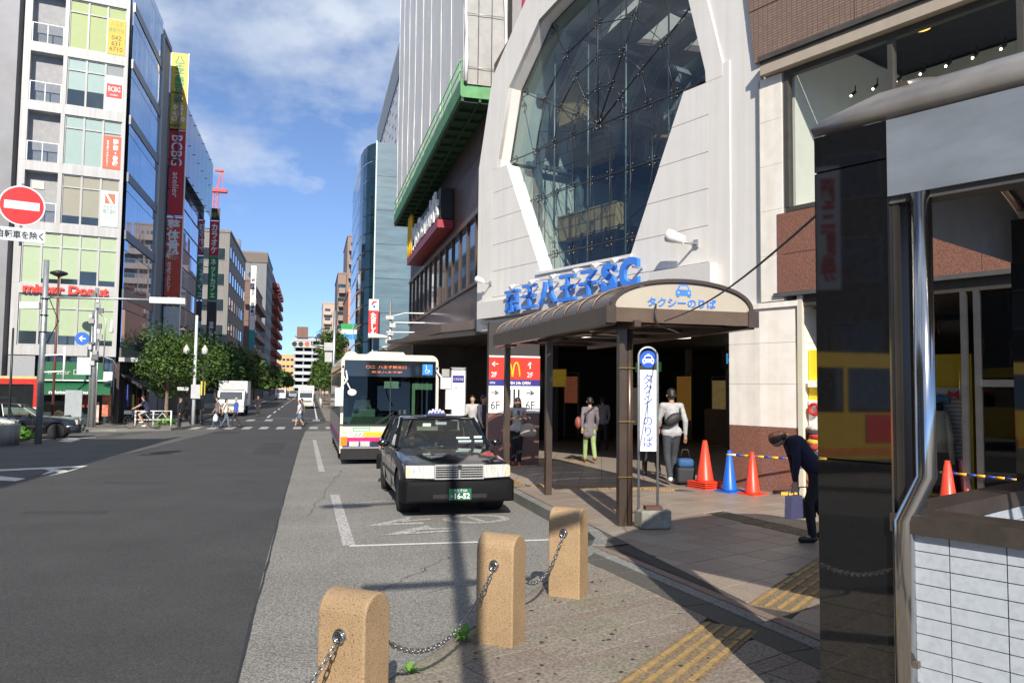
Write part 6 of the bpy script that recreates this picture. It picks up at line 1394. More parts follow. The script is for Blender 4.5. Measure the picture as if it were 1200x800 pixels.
mb = MB(); mb.box(ax_-.42, ax_+.42, -.10, -.08, az_-.72, az_-.45); mb.obj('plate', mat('plate_white', (.52, .56, .6), .5), npn); text('自転車を除く', .78, .16, INK, npn, (ax_, -.101, az_-.585), .003, bold=.02)
mb = MB(); mb.tube([(0, 0, az_), (ax_, -.05, az_)], .03, 6); mb.tube([(0, 0, az_-.58), (ax_, -.05, az_-.58)], .02, 6); mb.tube([(ax_, -.06, az_-.8), (ax_, -.06, az_+.45)], .025, 6); mb.obj('sign_arm', STEEL, npn)
ll = pole('lantern_post', 'grey post with a dark hooded lantern at the left edge behind the no entry sign', -12.15, 30.6, 9.0, .09, cat='street light')
mb = MB(); mb.lathe([(.04, 8.95), (.10, 8.6), (.52, 8.5), (.50, 8.62), (.22, 8.95), (.05, 9.15)], 16, (.25, 0)); mb.obj('lantern_hood', BLACK, ll)
# traffic signals
def signal(t, x_, z, y_=0, lit='red', back=False):
    mb = MB(); mb.box(x_-.60, x_+.60, y_-.10, y_+.10, z-.19, z+.19); hd = mb.obj('signal_housing', mat('signal_grey', (.45, .47, .48), .4), t)
    for k, c in enumerate(((.01, .05, .03), (.06, .04, .01), (.9, .04, .03))):
        on = (lit == 'red' and k == 2)
        mb = MB(); mb.prism([(x_-.38+k*.38+.14*math.cos(R(a)), z+.14*math.sin(R(a))) for a in range(0, 360, 24)], y_-.115, y_-.1005, 0, 'y'); mb.obj('lens', LIT('red_lens', (1, .05, .03), 1.6) if on else mat('lens_%d' % k, c, .2), hd)
        mb = MB(); P = [(x_-.38+k*.38+.16*math.cos(R(a)), y_-.18, z+.16*math.sin(R(a))) for a in range(0, 181, 30)]; Q = [(a, y_-.10, c_) for a, _, c_ in P]; mb.add(P+Q, [(i, i+1, 7+i+1, 7+i) for i in range(6)]); mb.obj('visor', BLACK, hd)
s1 = pole('traffic_signal', 'overhead traffic signal showing red on an arm from the right pavement', 1.35, 50, 7.0, .10, cat='traffic light')
mb = MB(); mb.tube([(0, 0, 4.75), (-1.4, 0, 4.85)], .045, 6); mb.tube([(0, 0, 4.45), (-1.3, 0, 4.8)], .025, 6); mb.obj('signal_arm', STEEL, s1); signal(s1, -2.0, 4.85)
mb = MB(); mb.box(-.55, -.1, -.15, .1, 3.8, 4.4); mb.box(-.6, -.05, -.2, .15, 4.5, 5.0); mb.obj('control_box', mat('control_grey', (.4, .42, .42), .5), s1)
s2 = pole('light_pole', 'pale light pole with twin lanterns at the left corner of the crossing', -6.5, 48.3, 6.3, .10, mat('pale_pole', (.55, .60, .62), .4), 'street light')
mb = MB(); mb.tube([(-.5, 0, 4.0), (.5, 0, 4.0)], .03, 6); mb.obj('lantern_arm', BLACK, s2)
for sx in (-.5, .5): mb = MB(); mb.lathe([(.06, 4.02), (.17, 4.1), (.18, 4.35), (.08, 4.5), (.02, 4.6)], 12, (sx, 0)); mb.obj('lantern', mat('lantern_glass', (.5, .5, .45), .3), s2)
mb = MB(); mb.box(-.9, -.3, -.1, .1, 1.95, 2.15); mb.box(-.15, .35, -.2, 0, 1.5, 2.3); mb.obj('signal_box', mat('signal_grey', (0, 0, 0)), s2)
mb = MB(); mb.box(.36, .6, -.12, -.08, 1.7, 2.5); mb.obj('yellow_plate', mat('plate_yellow', (.7, .55, .03), .5), s2); mb = MB(); mb.tube([(.5, -.3, 0), (.5, -.3, 3.4)], .04, 6); mb.obj('side_post', BLACK, s2)
s3 = pole('sign_bracket_pole', 'grey pole behind the bus with several white horizontal arms reaching right', 3.85, 40, 6.6, .09, cat='pole')
for z, a, b in ((5.95, .7, 4.0), (5.45, .2, 3.0), (4.95, -.2, 2.3), (4.2, -.4, 1.3)): mb = MB(); mb.tube([(a, -.2, z), (b, -.2, z+.05)], .035, 6); mb.tube([(0, 0, z-.2), (a, -.2, z)], .025, 5); mb.obj('horizontal_arm', WHITE, s3)
mb = MB(); mb.tube([(.0, 0, 4.7), (-.7, 0, 4.75), (-1.1, 0, 4.75)], [.06, .12, .14], 10); mb.obj('speaker_horn', WHITE, s3)
mb = MB()
for k in range(7): mb.box(-.25+.1*(k % 3), .15+.1*(k % 2), -.2, -.1, 3.2+k*.4, 3.4+k*.4)
mb.obj('junction_box', mat('box_grey_0', (0, 0, 0)), s3)
# bus stop board by the pavement behind the taxi
bsb = thing('bus_stop_sign', 'white bus stop board with a blue heading beside the front of the bus', 'sign', (3.75, 21.2, .06))
mb = MB(); mb.box(0, .36, 0, .12, .05, 2.35); mb.obj('board', WS, bsb); mb = MB(); mb.box(.02, .34, -.006, -.001, 2.0, 2.2); mb.obj('blue_heading', NAVY, bsb); text('バスのりば', .28, .08, WS, bsb, (.18, -.008, 2.1), .002); text('京王', .2, .08, SR, bsb, (.18, -.002, 1.85), .002)
mb = MB(); mb.box(-.03, 0, -.02, .14, 0, 2.4); mb.box(.36, .39, -.02, .14, 0, 2.4); mb.box(-.03, .39, -.02, .14, 2.352, 2.42); mb.box(.02, .34, -.006, -.001, 1.62, 1.635); mb.obj('frame', STEEL, bsb)
# planter with grass at the left edge
pln = thing('round_planter', 'round concrete planter with grass at the left edge', 'planter', (-11.35, 30.6, gz(30.6)))
mb = MB(); mb.lathe([(1.55, 0), (1.58, .70), (1.40, .72), (1.38, .58)], 32); mb.obj('planter_wall', CONC, pln)
mb = MB()
for k in range(900):
    a, r_ = random.uniform(0, 6.28), 1.36*math.sqrt(random.random()); x_, y_ = r_*math.cos(a), r_*math.sin(a); b = random.uniform(0, 6.28); h_ = random.uniform(.08, .2)
    mb.add([(x_-.02*math.cos(b), y_-.02*math.sin(b), .5), (x_+.02*math.cos(b), y_+.02*math.sin(b), .5), (x_+random.uniform(-.05, .05), y_+random.uniform(-.05, .05), .6+h_)], [(0, 1, 2)])
o = mb.obj('grass', leafmat('grass_green', (.07, .14, .02)), pln); o['kind'] = 'stuff'
mb = MB(); mb.lathe([(1.38, .56), (.01, .62)], 24); mb.obj('soil', mat('soil', (.06, .045, .03), .9), pln)
# guard rails
def rail(x, y, a, L_, label):
    t = thing('guard_rail', label, 'railing', (x, y, gz(y)+.12), az(a), 'white guard rails at the left corner')
    for k in range(int(L_/.9)+1): mb = MB(); mb.tube([(k*.9, 0, 0), (k*.9, 0, .85)], .04, 8); mb.obj('rail_post', WHITE, t)
    mb = MB()
    for z in (.35, .82): mb.tube([(0, 0, z), (int(L_/.9)*.9, 0, z)], .025, 6)
    mb.obj('rail_bar', WHITE, t)
    mb = MB()
    for k in range(int(L_/.9)): mb.tube([(k*.9+.15, 0, .35), (k*.9+.45, 0, .72), (k*.9+.75, 0, .35)], .02, 5)
    mb.obj('rail_ornament', WHITE, t)
rail(-7.35, 46.2, -90, 1.9, 'white guard rail round the nearest tree, facing the road')
rail(-6.75, 50.5, -10, 4, 'white guard rail along the left kerb behind the light pole')
rail(1.15, 88, 0, 16, 'white guard rail along the right kerb beyond the bus')
def bush(label, x, y, r): 
    mb = MB()
    for k in range(260):
        d = V((random.gauss(0, 1), random.gauss(0, 1), abs(random.gauss(0, 1)))).normalized()*r*random.uniform(.5, 1); a = V((random.gauss(0, 1), random.gauss(0, 1), random.gauss(0, 1))).normalized()*.09; b = a.cross(d).normalized()*.06
        c = V((x, y, gz(y)+.12))+V((d.x, d.y, d.z*.8)); mb.add([c-a, c+b, c+a, c-b], [(0, 1, 2, 3)])
    tag(mb.obj('low_shrub', leafmat('shrub_green', (.07, .17, .02))), label, 'shrub')
bush('low green shrub at the foot of the nearest street tree', -8.0, 48.2, .7)
bush('dark low hedge behind the round planter in front of the parked taxi', -10.6, 33.4, .5)
# stone bollard and notice board outside the shop
t = thing('small_stone_post', 'short ochre stone post outside the doughnut shop', 'bollard', (-12.0, 43.0, gz(43)+.12)); mb = MB(); mb.lathe([(.2, 0), (.2, .75), (.12, .86), (.001, .9)], 12); mb.obj('post', BOL, t)
t = thing('notice_board', 'pale grey notice board on the pavement outside the doughnut shop', 'notice board', (-12.0, 45.4, gz(45)+.12)); mb = MB(); mb.box(-.4, .4, 0, .08, .5, 1.9); mb.obj('board', mat('board_grey', (.30, .34, .37), .5), t); 
for lx in (-.35, .3): mb = MB(); mb.box(lx, lx+.05, .02, .06, 0, .5); mb.obj('leg', STEEL, t)
# shaded arcade shops continuing along the left pavement
for k, (yy, ln, c) in enumerate(((61.6, 12, (.05, .045, .05)), (74.5, 7, (.09, .03, .02)), (107, 23, (.05, .05, .055)))):
    t = thing('shop_awning', ['dark awning of the shop below the mirror glass building', 'dark red awning farther along the mirror glass building', 'grey awning below the striped office block'][k], 'awning', (-10.5, yy, gz(yy)), az(0)); mb = MB(); mb.prism([(-1.3, 2.5), (-1.3, 2.7), (0, 3.4), (0, 3.3)], 0, ln, 0, 'x'); mb.obj('canopy_cloth', mat('awn_%d' % k, c, .7), t)
    mb = MB(); mb.box(0, .1, -1.25, -1.2, 2.0, 2.5); mb.box(ln-.1, ln, -1.25, -1.2, 2.0, 2.5); mb.obj('awning_arm', STEEL, t)
# raised slab out of view, added to cast a shadow strip on the road
fr = thing('shadow_slab', 'unseen raised slab left of the picture, added to cast the road shadow', 'shadow caster', (0, 0, 0))
mb = MB(); mb.box(-13.0, -8.7, -4, 15.5, 11.4, 11.9); mb.obj('deck', CONC, fr)
for sx in (-13.0, -8.8): mb = MB(); mb.box(sx, sx+.1, -4, 15.5, 11.9, 13.0); mb.obj('parapet', CONC, fr)
for y_ in (-3, 5, 13): mb = MB(); mb.box(-11.3, -10.5, y_, y_+.8, -.1, 11.4); mb.obj('pier', CONC, fr)
# what the polished pillar mirrors: a yellow bus and an office block across the forecourt
yb = thing('yellow_bus', 'yellow bus left of the picture, seen mirrored in the black pillar', 'bus', (-17.0, 2.6, 0), R(-40))
YB = mat('bus_yellow', (.62, .40, .02), .3, coat=.3)
for nm, b_, m_ in (('lower_body', (0, 2.4, 0, 9, .35, 1.45), YB), ('window_band', (.03, 2.37, .03, 8.97, 1.451, 2.5), mat('bus_side_glass', (.02, .025, .028), .04, .2, spec=.9)), ('roof', (0, 2.4, 0, 9, 2.501, 2.85), YB), ('orange_stripe', (2.401, 2.41, 0, 9, .45, .62), mat('stripe_orange', (.7, .2, .01), .4)), ('advert_board', (2.402, 2.42, 1.2, 3.0, .75, 1.4), RED)):
    mb = MB(); mb.box(*b_); mb.obj(nm, m_, yb)
for k in range(6): mb = MB(); mb.box(2.375, 2.40, k*1.75, k*1.75+.12, 1.45, 2.5); mb.obj('window_pillar', YB, yb)
for y_ in (1.6, 6.8): mb = MB(); mb.M = Matrix.Translation((2.25, y_, .46)) @ Matrix.Rotation(R(90), 4, 'Y'); mb.lathe([(.46, -.12), (.46, .17)], 20); mb.obj('wheel', BLACK, yb)
ofb = block('opposite_office_block', 'dark office block left of the picture, mirrored in the black pillar', -46, -27, -22, 26, 27, mat('office_dark', (.10, .095, .09), .7), None, (14, frange(3, 25, 3.4), 2.0, 1.7, PANE, GW))
t = thing('vertical_securities_sign', 'white vertical sign with red characters on the block left of the picture', 'sign', (-26.6, 4.6, 0), az(0)); mb = MB(); mb.box(-.45, .45, -.2, 0, 6.0, 11.0); mb.obj('sign_panel', WS, t); text('岡三証券', .62, 4.2, SR, t, (0, -.21, 8.4), .01, vert=True, bold=.04)
# ================================================================ VEHICLES   (local: x = viewer's right when it faces us, y = rearwards, z up, nose at y = 0)
CARG = glass('car_glass', (.62, .72, .68), .62, .01, .9)
TYRE = mat('tyre_rubber', (.018, .018, .018), .85); HUB = mat('wheel_steel', (.45, .45, .46), .3, .8)
PLATEG = mat('plate_green', (.01, .13, .06), .4); LENS = mat('headlamp_lens', (.50, .50, .47), .22, 0, var=.35, scale=9, stretch=(6, 1, 1)); AMB = mat('amber_lens', (.75, .22, .02), .2); REDL = mat('red_lens', (.45, .02, .02), .25)
SEAT = mat('seat_grey', (.10, .10, .105), .8)
def wheel(par, x, y, r, w_=.19, side=1, gs_=0):
    mb = MB(); mb.M = Matrix.Translation((x, y, r)) @ Matrix.Rotation(R(90), 4, 'Y')
    mb.lathe([(r*.62, -w_/2), (r*.94, -w_/2), (r, -w_/2+.03), (r, w_/2-.03), (r*.94, w_/2), (r*.62, w_/2)], 28); t_ = mb.obj('wheel', TYRE, par)
    mb = MB(); mb.M = Matrix.Translation((x+side*(w_/2-.035), y, r)) @ Matrix.Rotation(R(90)*side, 4, 'Y')
    mb.lathe([(r*.62, -.01), (r*.62, .02), (r*.5, -.02), (r*.22, .0), (r*.2, .03), (1e-3, .035)], 24); mb.obj('rim', HUB, t_)
    mb = MB(); mb.M = Matrix.Translation((x+side*(w_/2-.035), y, r)) @ Matrix.Rotation(R(90)*side, 4, 'Y')
    for k in range(8): a = 2*math.pi*k/8; mb.lathe([(.022, -.005), (.018, .006)], 6, (r*.40*math.cos(a), r*.40*math.sin(a)))
    mb.obj('rim_hole', BLACK, t_)
def loft(stations, ringf, name, m, par, cut=None, sharp=32):
    mb = MB(); rings = [ringf(*s) for s in stations]; n = len(rings[0])
    vs = [p for r_ in rings for p in r_]; mb.add(vs, [(i*n+k, i*n+(k+1) % n, (i+1)*n+(k+1) % n, (i+1)*n+k) for i in range(len(rings)-1) for k in range(n)]+[tuple(range(n))[::-1], tuple((len(rings)-1)*n+k for k in range(n))])
    me = mb.mesh(name, m); bm = bmesh.new(); bm.from_mesh(me); bmesh.ops.recalc_face_normals(bm, faces=bm.faces[:]); bm.to_mesh(me); bm.free()
    o = bpy.data.objects.new(name, me); COL.objects.link(o)
    if cut:
        c = cut.obj('cutter', BLACK); bm = bmesh.new(); bm.from_mesh(c.data); bmesh.ops.recalc_face_normals(bm, faces=bm.faces[:]); bm.to_mesh(c.data); bm.free()
        md = o.modifiers.new('b', 'BOOLEAN'); md.operation = 'DIFFERENCE'; md.object = c; md.solver = 'EXACT'
        dg = bpy.context.evaluated_depsgraph_get(); dg.update(); me2 = bpy.data.meshes.new_from_object(o.evaluated_get(dg)); o.modifiers.clear(); o.data = me2; me2.name = name
        cm = c.data; bpy.data.objects.remove(c); bpy.data.meshes.remove(cm)
    for p in o.data.polygons: p.use_smooth = True
    o.data.set_sharp_from_angle(angle=R(sharp)); o.parent = par; return o
def sedan(name, label, loc, heading, paint, L_=4.69, W_=1.695, H_=1.42, taxi=True, group=None, detail=True, stripe=None):
    t = thing(name, label, 'car' if not taxi else 'taxi', loc, R(180-heading), group); hw = W_/2
    st = [(0.085, hw*.86, .30, .60, .66), (.10, hw*.93, .24, .70, .755), (.15, hw*.965, .22, .745, .775), (.45, hw*.985, .20, .80, .835), (.80, hw, .20, .84, .88), (1.20, hw, .20, .88, .915), (1.55, hw, .20, .905, .94), (2.2, hw, .20, .925, .95), (3.0, hw, .20, .935, .955), (3.7, hw, .20, .94, .965), (4.1, hw*.99, .21, .93, .965), (4.5, hw*.96, .24, .90, .94), (4.65, hw*.92, .30, .84, .88), (4.69, hw*.88, .40, .78, .80)]
    st = [(y*L_/4.69, w_, a, b, c) for y, w_, a, b, c in st]
    def ring(y, w_, zb, zs, zt):
        h = [(w_*.0, zb), (w_*.80, zb), (w_*.95, zb+.03), (w_*.985, zb+.16), (w_, zb+.30*(zs-zb)+.08), (w_*.995, zs-.16), (w_*.975, zs-.03), (w_*.93, zs+.002), (w_*.80, zt-.012), (w_*.45, zt-.002), (0, zt)]
        return [(a, y, b) for a, b in h]+[(-a, y, b) for a, b in h[-2:0:-1]]
    ys_ = (.80*L_/4.69, 3.50*L_/4.69); cut = MB()
    for yy in ys_:
        for sx in (-1, 1):
            cut.M = Matrix.Translation((sx*(hw-.10), yy, .32)) @ Matrix.Rotation(R(90), 4, 'Y'); cut.lathe([(.365, -.2), (.365, .2)], 28, sm=False)
    cut.M = None
    loft(st, ring, 'body', paint, t, cut)
    for yy in ys_:
        for sx in (-1, 1):
            wheel(t, sx*(hw-.115), yy, .315, .18, sx)
            mb = MB(); mb.M = Matrix.Translation((sx*(hw-.24), yy, .33)) @ Matrix.Rotation(R(90), 4, 'Y'); mb.lathe([(.36, -.12), (.36, .10)], 20); mb.obj('wheel_well', DARK, t)
    # cabin
    yb0, yb1, yt0, yt1 = 1.52*L_/4.69, 3.98*L_/4.69, 2.16*L_/4.69, 3.42*L_/4.69; zb_, zr = .945, H_-.045; wb, wt = hw*.925, hw*.74
    gl = MB(); B = [(-wb, yb0, zb_-.01), (wb, yb0, zb_-.01), (wb, yb1, zb_), (-wb, yb1, zb_)]; T = [(-wt, yt0, zr), (wt, yt0, zr), (wt, yt1, zr), (-wt, yt1, zr)]
    for i in range(4):
        j = (i+1) % 4; mb = MB(); e = V((B[i][0]+B[j][0], B[i][1]+B[j][1]-yb0-yb1, 0))
        mb.add([B[i], B[j], T[j], T[i]], [(0, 1, 2, 3)]); mb.obj('windscreen' if i == 0 else 'rear_window' if i == 2 else 'side_window', CARG, t)
    mb = MB()
    def off(p, k): return (p[0]*(1+k/abs(p[0])), p[1], p[2])
    for i in range(4): mb.bar(off(B[i], .006), off(T[i], .006), .055, .05)
    for sx in (-1, 1):
        for ybp, ytp, w2 in ((2.62, 2.72, .08), (3.35, 3.25, .05)): mb.bar((sx*(wb+.006), ybp*L_/4.69, zb_-.02), (sx*(wt+.006), ytp*L_/4.69, zr), w2, .03)
    mb.obj('pillars', paint, t)
    rr_ = [(yt0-.03, wt*.97, zr-.02, zr+.005), (yt0+.05, wt*1.02, zr-.02, zr+.025), (yt0+.45, wt*1.03, zr-.02, zr+.045), (yt1-.2, wt*1.03, zr-.02, zr+.040), (yt1+.03, wt*.98, zr-.02, zr+.008)]
    def rring(y, w_, z0, z1): return [(0, y, z0), (w_, y, z0), (w_*1.0, y, z0+.018), (w_*.93, y, z1-.006), (w_*.5, y, z1), (0, y, z1+.003), (-w_*.5, y, z1), (-w_*.93, y, z1-.006), (-w_, y, z0+.018), (-w_, y, z0)]
    loft(rr_, rring, 'roof', paint, t)
    mb = MB(); mb.box(-wb*.9, wb*.9, yb0+.02, yb0+.38, .80, .93); mb.obj('dashboard', BLACK, t)
    for sx in (-.38, .38):
        mb = MB(); mb.box(sx-.24, sx+.24, 2.45, 2.95, .35, .62); mb.box(sx-.23, sx+.23, 2.88, 3.02, .6, 1.12); mb.box(sx-.12, sx+.12, 2.90, 2.99, 1.13, 1.30); mb.obj('seat', SEAT, t)
    mb = MB(); mb.box(-.65, .65, 3.55, 3.72, .55, 1.08); mb.obj('seat', SEAT, t)
    if not detail: return t
    # nose: grille, lamps, bumper, plate
    GR = mat('grille_chrome', (.55, .55, .54), .25, .35)
    gx, z0, z1 = .355, .585, .765
    mb = MB(); mb.box(-gx, gx, .018, .06, z0, z1); mb.obj('grille_back', BLACK, t)
    mb = MB(); mb.box(-gx-.015, gx+.015, -.012, .03, z1, z1+.018); mb.box(-gx-.015, gx+.015, -.012, .03, z0-.018, z0); mb.box(-gx-.018, -gx, -.012, .03, z0, z1); mb.box(gx, gx+.018, -.012, .03, z0, z1); mb.box(-.012, .012, -.01, .02, z0, z1); mb.obj('grille_frame', GR, t)
    for k in range(5): mb = MB(); mb.box(-gx, gx, -.002, .018, z0+.028+k*.034, z0+.038+k*.034); mb.obj('grille_bar', GR, t)
    mb = MB()
    for k in range(17): mb.box(-gx+.02+k*.042, -gx+.026+k*.042, .001, .017, z0, z1)
    mb.obj('grille_mesh', mat('grille_mesh', (.2, .2, .2), .3, .8), t)
    mb = MB(); mb.box(-.03, .03, -.016, -.012, z1-.055, z1+.01); mb.obj('emblem', CHROME, t)
    for sx in (-1, 1):
        a, b = (gx+.022, hw*.925); P = sorted((sx*a, sx*b))
        mb = MB(); mb.add([(sx*a, -.006, z0-.005), (sx*b, .055, z0+.005), (sx*b, .075, z1-.0), (sx*a, .012, z1+.005), (sx*a, .10, z0), (sx*b, .16, z0), (sx*b, .16, z1), (sx*a, .10, z1)], [(0,1,2,3),(4,7,6,5),(0,4,5,1),(1,5,6,2),(2,6,7,3),(3,7,4,0)]); h_ = mb.obj('headlight', LENS, t)
        mb = MB(); mb.box(*sorted((sx*(b-.06), sx*(b+.004))), .050, .085, z0+.02, z1-.02); mb.obj('side_lens', mat('clear_amber', (.6, .5, .35), .2), h_)
        mb = MB(); mb.box(*sorted((sx*.40+sx*.17, sx*.40+sx*.01+sx*.32)), -.075, -.06, .42, .47); mb.obj('turn_lamp', mat('pale_amber', (.55, .42, .38), .2), t)
        mm = MB(); mm.ball((sx*(hw+.12), 1.72, .985), .10, 12, sc=(1.0, .45, .62)); mi = mm.obj('wing_mirror', paint, t); mb = MB(); mb.bar((sx*(hw-.06), 1.74, .93), (sx*(hw+.08), 1.72, .96), .04); mb.obj('mirror_arm', BLACK, mi)
        for yy in (2.2, 3.15): mb = MB(); mb.box(*sorted((sx*(hw-.003), sx*(hw+.014))), yy, yy+.17, .76, .79); mb.obj('door_handle', BLACK, t)
        for yy in (1.62, 2.66, 3.52): mb = MB(); mb.box(*sorted((sx*(hw-.02), sx*(hw+.0015))), yy, yy+.008, .27, .93); mb.obj('door_seam', BLACK, t)
        mb = MB(); mb.box(*sorted((sx*(hw-.01), sx*(hw+.012))), 1.2, 3.15, .50, .545); mb.obj('side_moulding', BLACK, t)
    def bring(y, w_, z0_, z1_): return [(0, y, z0_), (w_, y, z0_), (w_+.006, y, z0_+.03), (w_+.006, y, z1_-.03), (w_-.01, y, z1_), (0, y, z1_), (-w_+.01, y, z1_), (-w_-.006, y, z1_-.03), (-w_-.006, y, z0_+.03), (-w_, y, z0_)]
    BMP = mat('bumper_black', (.008, .008, .009), .6, var=.1, spec=.1) if taxi and paint.name == 'taxi_black' else paint
    loft([(-.085, hw*.84, .27, .50), (-.07, hw*.92, .25, .535), (.0, hw*.98, .23, .55), (.30, hw*1.005, .24, .55), (.42, hw*1.0, .28, .53)], bring, 'bumper', BMP, t)
    loft([(4.30, hw*1.0, .30, .55), (4.45, hw*1.0, .28, .57), (4.70, hw*.97, .27, .57), (4.77, hw*.90, .30, .54)], bring, 'rear_bumper', BMP, t)
    mb = MB(); mb.box(-.40, .40, -.089, -.07, .30, .36); mb.obj('air_intake', DARK, t)
    mb = MB(); mb.box(-.165, .165, -.10, -.088, .275, .44); mb.obj('number_plate', PLATEG, t)
    if taxi and paint.name == 'taxi_black':
        text('八王子500', .20, .042, WS, t, (0, -.102, .412), .002); text('16-52', .225, .085, WS, t, (.03, -.102, .335), .002, bold=.03); text('あ', .03, .035, WS, t, (-.125, -.102, .335), .002)
        mb = MB(); mb.box(-.17, .17, 2.22, 2.36, H_+.0, H_+.022); lp = mb.obj('roof_sign_base', BLACK, t)
        CR = mat('roof_lamp_white', (.55, .57, .70), .3, var=.1); CB = mat('roof_lamp_blue', (.06, .08, .32), .3)
        for k, (x_, h_) in enumerate(((-.115, .07), (-.06, .095), (0, .12), (.06, .095), (.115, .07))):
            mb = MB(); mb.tube([(x_, 2.28, H_+.02), (x_, 2.28, H_+h_*.6), (x_, 2.28, H_+h_)], [.03, .042, .022], 10); mb.ball((x_, 2.28, H_+h_), .026, 8); mb.obj('roof_lamp', CR, t)
            mb = MB(); mb.ball((x_, 2.24, H_+h_*.62), .017, 6); mb.obj('lamp_emblem', CB, t)
        mb = MB(); mb.box(-.14, .14, 2.232, 2.238, H_+.025, H_+.045); mb.obj('lamp_band', CB, t)
        mb = MB(); mb.box(.28, .50, 1.62, 1.63, .975, 1.03); mb.box(.25, .48, 1.66, 1.665, 1.055, 1.085); mb.box(.56, .70, 1.68, 1.69, 1.06, 1.10); mb.box(.56, .70, 1.62, 1.63, .98, 1.03); mb.obj('dashboard_card', mat('card_pale', (.50, .62, .60), .4), t)
        mb = MB(); mb.box(-.28, -.14, 1.98, 1.99, 1.24, 1.30); mb.obj('windscreen_sticker', mat('sticker', (.5, .6, .5), .4), t)
        mb = MB(); mb.box(-.05, .14, 2.02, 2.04, 1.26, 1.32); mb.obj('inner_mirror', mat('mirror_grey', (.25, .3, .3), .3), t)
        for x_ in (-.25, .35): mb = MB(); mb.bar((x_-.02, 1.50, .955), (x_+.45 if x_ < 0 else x_+.2, 1.62, .995), .012); mb.obj('wiper', BLACK, t)
        mb = MB(); mb.tube([(-.38+.18*math.cos(R(a)), 2.02+.05*math.sin(R(a)), 1.0+.15*math.sin(R(a))) for a in range(0, 361, 24)], .014, 6); mb.obj('steering_wheel', BLACK, t)
    return t
TB = mat('taxi_black', (.006, .007, .011), .12, var=0, spec=.6, coat=.6)
taxi = sedan('taxi', 'black taxi sedan with a crown shaped roof lamp waiting in the marked bay', (2.17, 11.50, .004), 180, TB)
taxi2 = sedan('taxi', 'black taxi parked sideways at the left behind the white car', (-9.15, 35.9, gz(35.9)), 82, mat('taxi_black_left', (.01, .01, .012), .15, var=0, coat=.6), detail=True)
wcar = sedan('white_car', 'white car with blue side stripes whose nose shows behind the planter', (-10.9, 34.2, gz(34.2)), 80, mat('car_white', (.62, .63, .64), .25, var=0, coat=.5), taxi=False, L_=4.4, H_=1.47)
mb = MB(); mb.box(-.862, -.852, .5, 3.9, .62, .76); mb.box(.852, .862, .5, 3.9, .62, .76); mb.obj('side_stripe', mat('stripe_navy', (.03, .08, .3), .4), wcar)

# ---- route bus
bus = thing('route_bus', 'cream route bus with pink and navy stripes waiting behind the black taxi', 'bus', (2.03, 20.65, gz(21)-.0), 0)
CRM = mat('bus_cream', (.66, .62, .51), .3, var=.03, coat=.3); BG = glass('bus_glass', (.50, .64, .56), .72, .01, .45); MAG = mat('stripe_magenta', (.50, .02, .16), .3); NVY = mat('stripe_bus_navy', (.03, .04, .22), .3)
BW, BH, BL_ = 1.27, 2.86, 10.4
def bb(x0, x1, y0, y1, z0, z1, nm, m, par=None): mb = MB(); mb.box(x0, x1, y0, y1, z0, z1); return mb.obj(nm, m, par or bus)
def rrect(w_, z0, z1, r_, n=5):
    P = []
    for cx_, cz_, a0 in ((w_-r_, z1-r_, 0), (-w_+r_, z1-r_, 90)): P += [(cx_+r_*math.cos(R(a0+90*k/n)), cz_+r_*math.sin(R(a0+90*k/n))) for k in range(n+1)]
    return P+[(-w_, z0), (w_, z0)]
roofp = rrect(BW, 2.50, BH, .20)
mb = MB(); mb.prism(roofp, .10, BL_, 0, 'y'); mb.obj('roof_body', CRM, bus)
mb = MB(); mb.prism([(a*.985, b-.012) for a, b in roofp], .02, .10, 0, 'y'); mb.obj('front_cowl', CRM, bus)
bb(-BW, BW, .04, .14, .30, 1.03, 'front_panel', CRM)
for sx in (-1, 1):
    mb = MB(); mb.box(*sorted((sx*BW, sx*(BW-.07))), .02, .12, .30, 2.55); mb.obj('corner_pillar', CRM, bus)
    mb = MB(); mb.box(*sorted((sx*BW, sx*(BW-.04))), .125, BL_, .32, 1.16); mb.obj('side_panel', mat('bus_side_grey', (.33, .32, .29), .4, .2, var=.05), bus)
    for z0, z1, m_ in ((.60, .72, MAG), (.46, .58, NVY)): mb = MB(); mb.box(*sorted((sx*(BW+.001), sx*(BW+.004))), .125, BL_, z0, z1); mb.obj('side_stripe', m_, bus)
    for k in range(8):
        y0 = .15+k*1.28; mb = MB(); mb.add([(sx*(BW-.01), y0+.05, 1.18), (sx*(BW-.01), y0+1.22, 1.18), (sx*(BW-.01), y0+1.22, 2.45), (sx*(BW-.01), y0+.05, 2.45)], [(0, 1, 2, 3)]); mb.obj('side_window', mat('bus_side_glass', (.02, .025, .028), .04, .2, spec=.9), bus)
        mb = MB(); mb.box(*sorted((sx*BW, sx*(BW-.05))), y0-.03, y0+.045, 1.165, 2.5); mb.obj('window_pillar', BLACK, bus)
bb(-BW+.08, BW-.08, .9, BL_-.1, .32, .36, 'floor', SEAT); bb(-BW, BW, BL_-.06, BL_, .35, 2.6, 'rear_wall', SEAT)
bb(-BW+.02, BW-.02, .0, .12, .14, .42, 'bumper', mat('bus_bumper', (.018, .018, .02), .55, spec=.25)); bb(-BW+.06, BW-.06, .02, .10, .44, .455, 'bumper_trim', STEEL)
bb(-BW+.005, BW-.005, .033, .039, .585, .70, 'front_stripe', MAG); bb(-BW+.005, BW-.005, .032, .039, .455, .58, 'front_stripe', NVY)
for sx in (-1, 1):
    for k in range(2): mb = MB(); x_ = sx*(BW-.36-k*.28); mb.box(x_-.12, x_+.12, .015, .033, .47, .60); mb.obj('headlight', LENS, bus)
    mb = MB(); x_ = sx*(BW-.1); mb.box(x_-.085, x_+.085, .005, .06, .49, .72); mb.obj('turn_lamp', AMB, bus)
